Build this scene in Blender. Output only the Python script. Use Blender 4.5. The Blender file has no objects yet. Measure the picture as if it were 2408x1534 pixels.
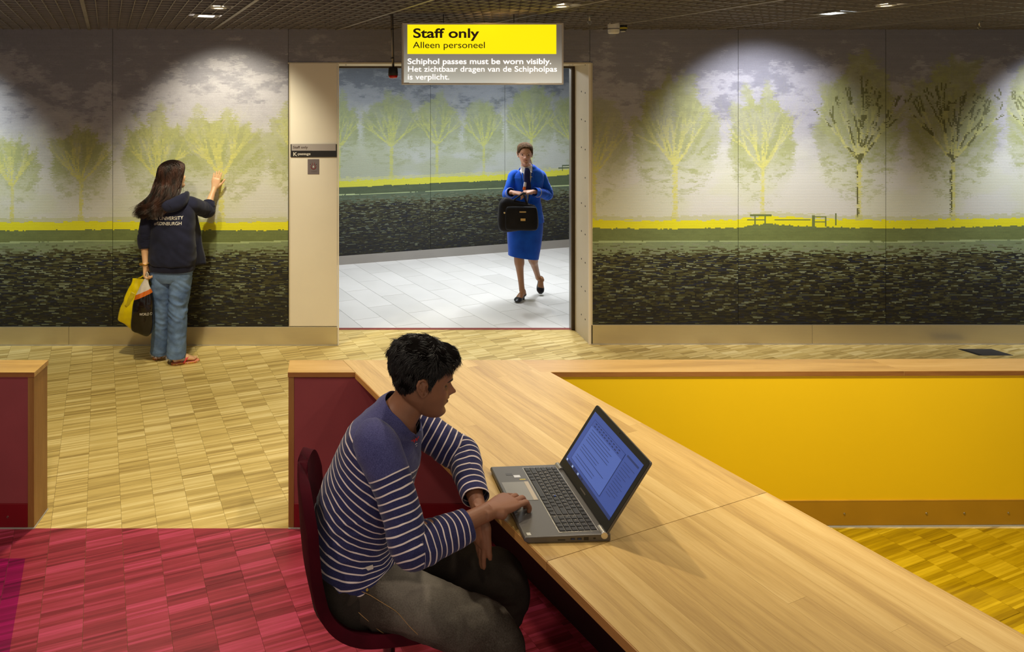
import bpy, bmesh, math, random
import numpy as np
from mathutils import Vector, Matrix, Euler, noise as mnoise

random.seed(7)
RNG = np.random.default_rng(11)
scene = bpy.context.scene
COL = scene.collection

# ------------------------------------------------------------------ camera
FPX, CX, HZ, HC = 1570.0, 800.0, 240.0, 2.05      # focal length / principal point (px), eye height (m)
cam_data = bpy.data.cameras.new('camera')
cam_data.sensor_width = 36.0
cam_data.lens = FPX / 2408.0 * 36.0
cam_data.shift_x = (1204.0 - CX) / 2408.0
cam_data.shift_y = -(767.0 - HZ) / 2408.0
cam_data.clip_start = 0.05
cam = bpy.data.objects.new('camera', cam_data)
cam.location = (0, 0, HC)
cam.rotation_euler = (math.pi / 2, 0, 0)
COL.objects.link(cam)
scene.camera = cam

# ------------------------------------------------------------------ world + exposure
world = bpy.data.worlds.new('world'); scene.world = world
world.use_nodes = True
world.node_tree.nodes['Background'].inputs[0].default_value = (1.0, 0.90, 0.76, 1)
world.node_tree.nodes['Background'].inputs[1].default_value = 0.40
scene.view_settings.view_transform = 'Standard'
scene.view_settings.look = 'None'
scene.view_settings.exposure = 0.32
scene.view_settings.gamma = 1.0
scene.view_settings.use_curve_mapping = False

def lamp(name, kind, loc, target, energy, color, size=0.1, angle=60, blend=0.5):
    d = bpy.data.lights.new(name, kind)
    d.energy = energy; d.color = color
    if kind == 'SPOT':
        d.spot_size = math.radians(angle); d.spot_blend = blend; d.shadow_soft_size = size
    elif kind == 'AREA':
        d.shape = 'RECTANGLE'
        d.size, d.size_y = size if isinstance(size, tuple) else (size, size)
    else:
        d.shadow_soft_size = size
    o = bpy.data.objects.new(name, d); COL.objects.link(o)
    o.location = loc
    v = Vector(target) - Vector(loc)
    o.rotation_euler = v.to_track_quat('-Z', 'Y').to_euler()
    return o

WARM = (1.0, 0.87, 0.66); NEUT = (1.0, 0.93, 0.80); COOL = (0.93, 0.965, 1.0)
CEIL = 2.66
# wall washers (recessed square downlights turned to the mural)
lamp('wall_washer', 'SPOT', (-0.93, 4.70, 2.63), (-0.93, 5.63, 1.62), 84, (1.0, 0.93, 0.70), 0.04, 84, 0.75)
lamp('wall_washer', 'SPOT', (3.40, 4.60, 2.63), (3.55, 5.66, 1.62), 98, (0.92, 0.95, 1.0), 0.04, 84, 0.75)
lamp('wall_washer', 'SPOT', (-3.55, 4.70, 2.63), (-3.45, 5.63, 1.55), 105, (0.88, 0.97, 0.92), 0.04, 84, 0.75)
lamp('wall_washer', 'SPOT', (6.30, 4.60, 2.63), (6.25, 5.66, 1.55), 135, (0.88, 0.94, 1.0), 0.04, 84, 0.75)
# downlights of the waiting area, plus one unseen fill lamp near the camera
lamp('downlight_lamp', 'SPOT', (0.38, 3.12, 2.60), (0.62, 2.55, 0.7), 53, WARM, 0.035, 105, 0.8)
lamp('downlight_lamp', 'SPOT', (1.35, 2.45, 2.60), (1.2, 2.5, 0.7), 26, WARM, 0.05, 130, 0.9)
lamp('downlight_lamp', 'SPOT', (-1.30, 3.70, 2.60), (-1.15, 3.9, 0), 125, (1.0, 0.88, 0.55), 0.05, 125, 0.9)
lamp('downlight_lamp', 'SPOT', (-0.95, 2.0, 2.60), (-0.75, 2.2, 0), 50, (1.0, 0.84, 0.70), 0.05, 120, 0.9)
lamp('downlight_lamp', 'SPOT', (2.2, 2.2, 2.60), (2.4, 2.9, 0.4), 165, WARM, 0.05, 120, 0.9)
lamp('downlight_lamp', 'SPOT', (1.41, 4.26, 2.62), (1.3, 4.0, 0), 12, WARM, 0.05, 125, 0.9)
lamp('downlight_lamp', 'SPOT', (3.45, 4.22, 2.60), (3.5, 4.7, 0), 60, WARM, 0.05, 125, 0.9)
lamp('downlight_lamp', 'SPOT', (0.2, 0.5, 2.60), (0.5, 1.6, 0.7), 14, WARM, 0.1, 120, 0.9)  # added out of view as fill, has no fixture
# corridor beyond the doorway (white tube light)
lamp('corridor_light', 'AREA', (0.9, 7.2, 2.62), (0.9, 7.2, 0), 44, COOL, (2.6, 0.5))
lamp('corridor_light', 'AREA', (2.6, 7.9, 2.62), (2.6, 7.9, 0), 30, COOL, (0.6, 0.6))
lamp('corridor_spot', 'SPOT', (2.35, 7.35, 2.62), (1.95, 6.9, 0), 62, COOL, 0.05, 110, 0.8)
lamp('corridor_spot', 'SPOT', (1.2, 7.3, 2.62), (1.5, 6.9, 0), 40, COOL, 0.05, 110, 0.8)
lamp('plenum_lamp', 'POINT', (1.05, 4.5, 2.84), (1.05, 4.5, 0), 2.4, (1.0, 0.62, 0.2), 0.1)

# ------------------------------------------------------------------ helpers
def P(u, v, Y):
    """a measured direction at a distance Y in front of the camera -> world point"""
    return Vector(((u - CX) * Y / FPX, Y, HC - (v - HZ) * Y / FPX))

def srgb(r, g, b):
    f = lambda c: (c / 255 / 12.92) if c / 255 <= 0.04045 else ((c / 255 + 0.055) / 1.055) ** 2.4
    return (f(r), f(g), f(b), 1.0)

class NT:
    """tiny node-graph helper"""
    def __init__(s, name):
        s.m = bpy.data.materials.new(name); s.m.use_nodes = True
        s.t = s.m.node_tree; s.n = s.t.nodes
        s.b = s.n['Principled BSDF']
    def add(s, kind, **kw):
        x = s.n.new(kind)
        for k, v in kw.items(): setattr(x, k, v)
        return x
    def link(s, a, b): s.t.links.new(a, b)
    def val(s, node, **kw):
        for k, v in kw.items():
            node.inputs[k.replace('_', ' ')].default_value = v
        return node
    def math(s, op, a, b=None, c=None):
        x = s.add('ShaderNodeMath', operation=op)
        for i, q in enumerate((a, b, c)):
            if q is None: continue
            if isinstance(q, (int, float)): x.inputs[i].default_value = q
            else: s.link(q, x.inputs[i])
        return x.outputs[0]
    def mix(s, fac, a, b, blend='MIX'):
        x = s.add('ShaderNodeMix', data_type='RGBA', blend_type=blend)
        for i, q in ((0, fac), (6, a), (7, b)):
            if isinstance(q, (int, float)): x.inputs[i].default_value = q
            elif isinstance(q, tuple): x.inputs[i].default_value = q
            else: s.link(q, x.inputs[i])
        return x.outputs[2]
    def ramp(s, fac, stops):
        x = s.add('ShaderNodeValToRGB')
        e = x.color_ramp.elements
        while len(e) > 1: e.remove(e[-1])
        e[0].position, e[0].color = stops[0]
        for p, c in stops[1:]:
            k = e.new(p); k.color = c
        s.link(fac, x.inputs[0])
        return x.outputs[0]
    def noise(s, vec, scale, detail=3, rough=0.5):
        x = s.add('ShaderNodeTexNoise')
        x.inputs['Scale'].default_value = scale; x.inputs['Detail'].default_value = detail
        x.inputs['Roughness'].default_value = rough
        if vec is not None: s.link(vec, x.inputs['Vector'])
        return x.outputs['Fac']
    def coords(s, scale=(1, 1, 1), rot=(0, 0, 0), kind='Object'):
        tc = s.add('ShaderNodeTexCoord'); mp = s.add('ShaderNodeMapping')
        mp.inputs['Scale'].default_value = scale; mp.inputs['Rotation'].default_value = rot
        s.link(tc.outputs[kind], mp.inputs['Vector'])
        return mp.outputs[0]
    def bump(s, h, strength=0.3, dist=0.01):
        x = s.add('ShaderNodeBump'); x.inputs['Strength'].default_value = strength
        x.inputs['Distance'].default_value = dist
        s.link(h, x.inputs['Height']); s.link(x.outputs[0], s.b.inputs['Normal'])
    def color(s, c):
        if isinstance(c, tuple): s.b.inputs['Base Color'].default_value = c
        else: s.link(c, s.b.inputs['Base Color'])
        return s

def plain(name, c, rough=0.5, metal=0.0, var=0.12, scale=6, bump=0.0, bscale=200, spec=0.5, sheen=0.0):
    t = NT(name)
    v = t.coords()
    n = t.noise(v, scale, 4)
    d = tuple(x * (1 - var) for x in c[:3]) + (1,); l = tuple(min(1, x * (1 + var)) for x in c[:3]) + (1,)
    t.color(t.ramp(n, [(0.3, d), (0.7, l)]))
    t.val(t.b, Roughness=rough, Metallic=metal)
    t.b.inputs['Specular IOR Level'].default_value = spec
    if sheen: t.b.inputs['Sheen Weight'].default_value = sheen
    if bump: t.bump(t.noise(v, bscale, 3), bump, 0.002)
    return t.m

def emit(name, c, strength):
    t = NT(name); t.color(c)
    t.b.inputs['Emission Color'].default_value = c
    t.b.inputs['Emission Strength'].default_value = strength
    return t.m

class MB:
    """mesh collector"""
    def __init__(s): s.v = []; s.f = []
    def poly(s, vs, fs):
        o = len(s.v); s.v += [tuple(p) for p in vs]; s.f += [tuple(i + o for i in f) for f in fs]
        return s
    def box(s, x0, x1, y0, y1, z0, z1, M=None):
        vs = [Vector((x, y, z)) for z in (z0, z1) for y in (y0, y1) for x in (x0, x1)]
        if M is not None: vs = [M @ p for p in vs]
        return s.poly(vs, [(0, 2, 3, 1), (4, 5, 7, 6), (0, 1, 5, 4), (2, 6, 7, 3), (0, 4, 6, 2), (1, 3, 7, 5)])
    def prism(s, pts, z0, z1):
        """pts: counter-clockwise 2D outline"""
        n = len(pts)
        vs = [(p[0], p[1], z0) for p in pts] + [(p[0], p[1], z1) for p in pts]
        fs = [tuple(range(n))[::-1], tuple(range(n, 2 * n))] + [(i, (i + 1) % n, n + (i + 1) % n, n + i) for i in range(n)]
        return s.poly(vs, fs)
    def extrude(s, pts, M, d):
        """pts: 2D outline in local xy, thickness d along local z, placed with matrix M"""
        n = len(pts)
        vs = [M @ Vector((p[0], p[1], z)) for z in (0, d) for p in pts]
        fs = [tuple(range(n))[::-1], tuple(range(n, 2 * n))] + [(i, (i + 1) % n, n + (i + 1) % n, n + i) for i in range(n)]
        return s.poly(vs, fs)
    def cyl(s, a, b, r0, r1=None, n=16, cap=True):
        r1 = r0 if r1 is None else r1
        a, b = Vector(a), Vector(b); d = (b - a).normalized()
        u = d.orthogonal().normalized(); w = d.cross(u)
        vs = []
        for c, r in ((a, r0), (b, r1)):
            for i in range(n):
                t = 2 * math.pi * i / n
                vs.append(c + u * math.cos(t) * r + w * math.sin(t) * r)
        fs = [(i, (i + 1) % n, n + (i + 1) % n, n + i) for i in range(n)]
        if cap: fs += [tuple(range(n))[::-1], tuple(range(n, 2 * n))]
        return s.poly(vs, fs)
    def tube(s, pts, rad, n=8):
        """round tube through points with radius (number or list)"""
        pts = [Vector(p) for p in pts]; m = len(pts)
        if isinstance(rad, (int, float)): rad = [rad] * m
        o = []; u = None
        for i, p in enumerate(pts):
            d = (pts[min(i + 1, m - 1)] - pts[max(i - 1, 0)]).normalized()
            u = d.orthogonal().normalized() if u is None else (u - d * u.dot(d)).normalized()
            w = d.cross(u)
            for k in range(n):
                t = 2 * math.pi * k / n
                o.append(p + (u * math.cos(t) + w * math.sin(t)) * rad[i])
        fs = [(i * n + k, i * n + (k + 1) % n, (i + 1) * n + (k + 1) % n, (i + 1) * n + k) for i in range(m - 1) for k in range(n)]
        fs += [tuple(range(n))[::-1], tuple(range((m - 1) * n, m * n))]
        return s.poly(o, fs)
    def lathe(s, prof, M=None, n=24):
        M = M or Matrix()
        vs = []
        for r, z in prof:
            for k in range(n):
                t = 2 * math.pi * k / n
                vs.append(M @ Vector((r * math.cos(t), r * math.sin(t), z)))
        m = len(prof)
        fs = [(i * n + k, i * n + (k + 1) % n, (i + 1) * n + (k + 1) % n, (i + 1) * n + k) for i in range(m - 1) for k in range(n)]
        fs += [tuple(range(n))[::-1], tuple(range((m - 1) * n, m * n))]
        return s.poly(vs, fs)
    def build(s, name, mat, parent=None, smooth=False, bevel=0.0, loc=None):
        me = bpy.data.meshes.new(name); me.from_pydata(s.v, [], s.f)
        if mat: me.materials.append(mat)
        me.update()
        if smooth:
            me.polygons.foreach_set('use_smooth', [True] * len(me.polygons))
        o = bpy.data.objects.new(name, me); COL.objects.link(o)
        if loc is not None:
            me.transform(Matrix.Translation(-Vector(loc))); o.location = loc
        if parent: 
            o.parent = parent
            if loc is None or True:
                o.location = Vector(o.location) - world_loc(parent)
        if bevel:
            b = o.modifiers.new('bevel', 'BEVEL'); b.width = bevel; b.segments = 2; b.limit_method = 'ANGLE'
            b.angle_limit = math.radians(40)
        return o

def world_loc(o):
    v = Vector((0, 0, 0))
    while o:
        v += Vector(o.location); o = o.parent
    return v

def empty(name, loc=(0, 0, 0)):
    o = bpy.data.objects.new(name, None); COL.objects.link(o); o.location = loc
    o.empty_display_size = 0.1
    return o

def tag(o, label=None, cat=None, group=None, kind=None):
    if label: o['label'] = label
    if cat: o['category'] = cat
    if group: o['group'] = group
    if kind: o['kind'] = kind
    return o

def struct(o, label=None):
    o['kind'] = 'structure'
    if label: o['label'] = label
    return o

def text_mesh(name, txt, size, M, mat, parent, extrude=0.0005, bold=0.0, sx=1.0, spacing=1.0, align='LEFT', shear=0.0):
    c = bpy.data.curves.new(name, 'FONT'); c.body = txt; c.size = size; c.extrude = extrude
    c.offset = bold; c.space_character = spacing; c.align_x = align; c.shear = shear
    t = bpy.data.objects.new(name + '_tmp', c); COL.objects.link(t)
    bpy.context.view_layer.update()
    me = bpy.data.meshes.new_from_object(t.evaluated_get(bpy.context.evaluated_depsgraph_get()))
    bpy.data.objects.remove(t); bpy.data.curves.remove(c)
    me.transform(M @ Matrix.Diagonal((sx, 1, 1, 1)))
    me.materials.clear(); me.materials.append(mat)
    o = bpy.data.objects.new(name, me); COL.objects.link(o)
    if parent:
        o.parent = parent; o.location = -world_loc(parent)
    return o

# faces a wall seen from -Y: local x -> +X, local y -> +Z, local z -> -Y
def wallM(x, y, z):
    return Matrix(((1, 0, 0, x), (0, 0, -1, y), (0, 1, 0, z), (0, 0, 0, 1)))

def clip_half(poly, a, b, c):
    """keep a*x+b*y<=c"""
    out = []
    for i in range(len(poly)):
        p, q = poly[i], poly[(i + 1) % len(poly)]
        dp, dq = a * p[0] + b * p[1] - c, a * q[0] + b * q[1] - c
        if dp <= 0: out.append(p)
        if (dp < 0 < dq) or (dq < 0 < dp):
            t = dp / (dp - dq); out.append((p[0] + (q[0] - p[0]) * t, p[1] + (q[1] - p[1]) * t))
    return out

def clip_poly(poly, zone):
    for i in range(len(zone)):
        if len(poly) < 3: return []
        (x0, y0), (x1, y1) = zone[i], zone[(i + 1) % len(zone)]
        a, b = (y1 - y0), -(x1 - x0)          # ccw zone: inside is left of the edge
        poly = clip_half(poly, a, b, a * x0 + b * y0)
    return poly if len(poly) >= 3 else []

def area2(poly):
    return 0.5 * sum(poly[i][0] * poly[(i + 1) % len(poly)][1] - poly[(i + 1) % len(poly)][0] * poly[i][1] for i in range(len(poly)))
# ================================================================== SETTING
# ---- parquet -----------------------------------------------------
TH = math.radians(19.7)
UX, UY = math.cos(TH), math.sin(TH)          # across a column (strip direction)
VX, VY = -math.sin(TH), math.cos(TH)         # along a column
U0, CW, BL = -0.067, 0.161, 0.322

def parquet_mat(name, dark, mid, light, tint_noise=0.25, rough=0.38):
    t = NT(name)
    tc = t.add('ShaderNodeTexCoord')
    def dot(v):
        d = t.add('ShaderNodeVectorMath', operation='DOT_PRODUCT'); d.inputs[1].default_value = v
        t.link(tc.outputs['Object'], d.inputs[0]); return d.outputs['Value']
    u = dot((UX, UY, 0)); v = dot((VX, VY, 0))
    col = t.math('FLOOR', t.math('DIVIDE', t.math('SUBTRACT', u, U0), CW))
    vs = t.math('DIVIDE', t.math('ADD', v, t.math('MULTIPLY', col, 0.0047)), 0.0118)
    row = t.math('FLOOR', vs)
    fr = t.math('FRACT', vs)
    cb = t.add('ShaderNodeCombineXYZ'); t.link(col, cb.inputs[0]); t.link(row, cb.inputs[1])
    wn = t.add('ShaderNodeTexWhiteNoise', noise_dimensions='2D'); t.link(cb.outputs[0], wn.inputs[0])
    # bands of neighbouring strips share a tone
    big = t.noise(tc.outputs['Object'], 1.6, 2)
    cb2 = t.add('ShaderNodeCombineXYZ'); t.link(t.math('MULTIPLY', u, 6.0), cb2.inputs[0]); t.link(t.math('MULTIPLY', v, 95.0), cb2.inputs[1])
    grain = t.noise(cb2.outputs[0], 1.0, 4, 0.6)
    cb3 = t.add('ShaderNodeCombineXYZ'); t.link(col, cb3.inputs[0]); t.link(t.math('FLOOR', t.math('DIVIDE', row, 2.6)), cb3.inputs[1])
    wn2 = t.add('ShaderNodeTexWhiteNoise', noise_dimensions='2D'); t.link(cb3.outputs[0], wn2.inputs[0])
    f = t.math('ADD', t.math('MULTIPLY', wn.outputs[0], 0.38), t.math('MULTIPLY', grain, 0.50))
    f = t.math('ADD', f, t.math('MULTIPLY', wn2.outputs[0], 0.34))
    f = t.math('ADD', f, t.math('MULTIPLY', t.math('SUBTRACT', big, 0.5), tint_noise))
    c = t.ramp(f, [(0.22, dark), (0.62, mid), (0.98, light)])
    edge = t.math('LESS_THAN', t.math('MINIMUM', fr, t.math('SUBTRACT', 1.0, fr)), 0.05)
    c = t.mix(t.math('MULTIPLY', edge, 0.28), c, dark)
    t.color(c); t.val(t.b, Roughness=rough)
    t.b.inputs['Specular IOR Level'].default_value = 0.35
    t.bump(t.math('ADD', wn.outputs[0], grain), 0.12, 0.001)
    return t.m

M_PARQ = parquet_mat('parquet_oak', srgb(160, 134, 76), srgb(216, 190, 118), srgb(246, 226, 164))
M_PARQ_RED = parquet_mat('parquet_red', srgb(104, 28, 40), srgb(156, 52, 68), srgb(198, 74, 108))
M_PARQ_MAG = parquet_mat('parquet_magenta', srgb(88, 2, 48), srgb(134, 4, 74), srgb(168, 12, 98))
M_PARQ_YEL = parquet_mat('parquet_yellow', srgb(136, 106, 0), srgb(184, 152, 6), srgb(222, 190, 34))

PAN = lambda y: 0.667 + 0.41 * (3.235 - y)       # partition line under the desk
ZF = 3.209                                        # front plane of the low partitions
zones = [
    ('oak', M_PARQ, [(-3.4, ZF), (6.6, ZF), (6.6, 5.74), (-3.4, 5.74)]),
    ('oak', M_PARQ, [(-0.06, 5.74), (2.2, 5.74), (2.2, 6.005), (-0.06, 6.005)]),
    ('magenta', M_PARQ_MAG, [(-3.4, 0.6), (-1.414 + 0.357 * (2.997 - 0.6), 0.6), (-1.414, 2.997), (-3.4, 2.997)]),
    ('red', M_PARQ_RED, [(-1.414 + 0.357 * (2.997 - 0.6), 0.6), (PAN(0.6), 0.6), (PAN(2.997), 2.997), (-1.414, 2.997)]),
    ('red', M_PARQ_RED, [(-3.4, 2.997), (PAN(2.997), 2.997), (PAN(ZF), ZF), (-3.4, ZF)]),
    ('yellow', M_PARQ_YEL, [(PAN(0.6), 0.6), (6.6, 0.6), (6.6, ZF), (PAN(ZF), ZF)]),
]
floor = MB().box(-3.4, 6.6, 0.6, 6.0, -0.06, -0.004).build('floor', plain('joint_dark', srgb(120, 96, 56), 0.9))
struct(floor, 'strip parquet floor, oak beyond the low partitions, red, magenta and yellow before them')
blocks = []
umin, umax = -3.4, 8.0
k0 = int((umin - U0) / CW) - 1
for ci in range(k0, k0 + 75):
    u0 = U0 + ci * CW; off = ((ci * 0.618) % 1.0) * BL
    for ri in range(-10, 30):
        v0 = ri * BL + off
        g = 0.0006
        q = [(u0 + g, v0 + g), (u0 + CW - g, v0 + g), (u0 + CW - g, v0 + BL - g), (u0 + g, v0 + BL - g)]
        q = [(a * UX + b * VX, a * UY + b * VY) for a, b in q]
        for zn, m, zp in zones:
            c = clip_poly(q, zp)
            if c and area2(c) > 2e-5:
                cx = sum(p[0] for p in c) / len(c); cy = sum(p[1] for p in c) / len(c)
                pu = CX + FPX * cx / cy; pv = HZ + FPX * HC / cy
                vis = -40 < pu < 2450 and pv < 1580
                if ZF - 0.05 < cy < 5.34 and not (60 < pu < 700): vis = False
                if cy < ZF and pu > 1250 and pu < 1950 and pv < 1300: vis = False
                blocks.append((0 if vis else 1, -area2(c) / cy ** 3, m, c))
blocks.sort(key=lambda b: (b[0], b[1]))
rest = {}
for i, (h, a, m, c) in enumerate(blocks):
    if i < 290 and h == 0:
        MB().prism(c, -0.008, 0.0).build('parquet_block', m, floor)
    else:
        rest.setdefault(m.name, (MB(), m))[0].prism(c, -0.008, 0.0)
for mb, m in rest.values():
    tag(mb.build('parquet', m, floor), kind='stuff')

# ---- corridor floor tiles ---------------------------------------
TT = math.radians(21.8)
def tile_mat():
    t = NT('floor_tile')
    v = t.coords()
    n = t.noise(v, 2.5, 4)
    oi = t.add('ShaderNodeObjectInfo')
    c = t.ramp(t.math('ADD', t.math('MULTIPLY', n, 0.6), t.math('MULTIPLY', oi.outputs['Random'], 0.4)),
               [(0.2, srgb(204, 203, 200)), (0.8, srgb(222, 221, 219))])
    t.color(c); t.val(t.b, Roughness=0.42)
    return t.m
M_TILE = tile_mat()
fc = MB().box(-1.6, 4.6, 6.055, 10.2, -0.06, -0.003).build('floor', plain('grout', srgb(112, 110, 106), 0.9))
fc.name = 'floor_corridor'
struct(fc, 'pale grey tiled corridor floor beyond the doorway')
tu = (math.cos(TT), math.sin(TT)); tv = (-math.sin(TT), math.cos(TT))
base_u = 0.516 * tu[0] + 6.05 * tu[1]
TWD, TLN = 0.2845, 0.60
czone = [(-1.6, 6.055), (4.6, 6.055), (4.6, 9.86), (-1.6, 7.9)]
tl = []
for i in range(-10, 20):
    for j in range(3, 20):
        u0 = base_u + i * TWD; v0 = j * TLN + (0.3 if i % 2 else 0.0) + 0.07
        g = 0.0018
        q = [(u0 + g, v0 + g), (u0 + TWD - g, v0 + g), (u0 + TWD - g, v0 + TLN - g), (u0 + g, v0 + TLN - g)]
        q = [(a * tu[0] + b * tv[0], a * tu[1] + b * tv[1]) for a, b in q]
        c = clip_poly(q, czone)
        if c and area2(c) > 1e-4: MB().prism(c, -0.01, 0.0).build('floor_tile', M_TILE, fc)
M_SILL = plain('threshold_red', srgb(128, 40, 30), 0.55)
sill = struct(MB().box(-0.03, 2.2, 6.005, 6.055, -0.02, 0.001).build('trim_1', M_SILL), 'brown-red threshold strip in the doorway')

# ---- murals ------------------------------------------------------
def fbm(u, v, su, sv, seed, octs=4):
    r = np.random.default_rng(seed); out = 0; amp = 1; tot = 0
    for o in range(octs):
        g = r.random((64, 64))
        a = u / su; b = v / sv
        ia = np.floor(a).astype(int); ib = np.floor(b).astype(int)
        fa = a - ia; fb = b - ib; fa = fa * fa * (3 - 2 * fa); fb = fb * fb * (3 - 2 * fb)
        G = lambda i, j: g[i % 64, j % 64]
        val = (G(ia, ib) * (1 - fa) + G(ia + 1, ib) * fa) * (1 - fb) + (G(ia, ib + 1) * (1 - fa) + G(ia + 1, ib + 1) * fa) * fb
        out = out + amp * val; tot += amp; amp *= 0.55; su *= 0.5; sv *= 0.5
    return out / tot

def sstep(a, b, x):
    t = np.clip((x - a) / (b - a), 0, 1); return t * t * (3 - 2 * t)

def lin(c):
    c = np.asarray(c, float) / 255.0
    return np.where(c <= 0.04045, c / 12.92, ((c + 0.055) / 1.055) ** 2.4)

def mixc(a, b, f): return a * (1 - f[..., None]) + b * f[..., None]

def branch_map(U, V, segs):
    m = np.zeros(U.shape); H, W = U.shape
    u0, v0 = U[:, 0].mean(), V[0].mean(); du = (U[:, -1].mean() - u0) / (W - 1); dv = (V[-1].mean() - v0) / (H - 1)
    u0 -= 4; v0 -= 3
    for (a, b, c, d, w, s) in segs:
        lo_u, hi_u = min(a, c) - w - 3, max(a, c) + w + 3; lo_v, hi_v = min(b, d) - w - 3, max(b, d) + w + 3
        i0 = max(0, int((lo_u - u0) / du)); i1 = min(U.shape[1], int((hi_u - u0 + 8) / du) + 2)
        j0 = max(0, int((lo_v - v0) / dv)); j1 = min(U.shape[0], int((hi_v - v0 + 6) / dv) + 2)
        if i1 <= i0 or j1 <= j0: continue
        uu = U[j0:j1, i0:i1]; vv = V[j0:j1, i0:i1]
        L = (c - a) ** 2 + (d - b) ** 2 + 1e-6
        t = np.clip(((uu - a) * (c - a) + (vv - b) * (d - b)) / L, 0, 1)
        dist = np.hypot(uu - a - t * (c - a), vv - b - t * (d - b))
        m[j0:j1, i0:i1] = np.maximum(m[j0:j1, i0:i1], s * (1 - sstep(w * 0.5, w * 0.5 + 1.5, dist)))
    return m

def grow(r, u, v, ang, ln, w, depth, segs, spread, dark=None):
    n = 3
    for k in range(n):
        ang += r.uniform(-0.13, 0.13); ang *= 0.93
        u2 = u + math.sin(ang) * ln / n; v2 = v - math.cos(ang) * ln / n
        segs.append((u, v, u2, v2, w, (0.10, 0.2, 0.38, 0.75, 1.0)[min(depth, 4)]))
        if dark is not None and r.random() < 0.7 and depth > 1 and w > 1.3:
            dark.append((u + w * 0.4, v, u2 + w * 0.4, v2, max(w * 0.8, 2.2), 1.0))
        u, v = u2, v2
    if depth > 0:
        k = 3 if depth > 3 else 2
        for i in range(k):
            s = (i - (k - 1) / 2) * spread * r.uniform(0.6, 1.25) + r.uniform(-0.1, 0.1)
            grow(r, u, v, ang + s, ln * r.uniform(0.66, 0.86), w * 0.66, depth - 1, segs, spread, dark)

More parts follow.
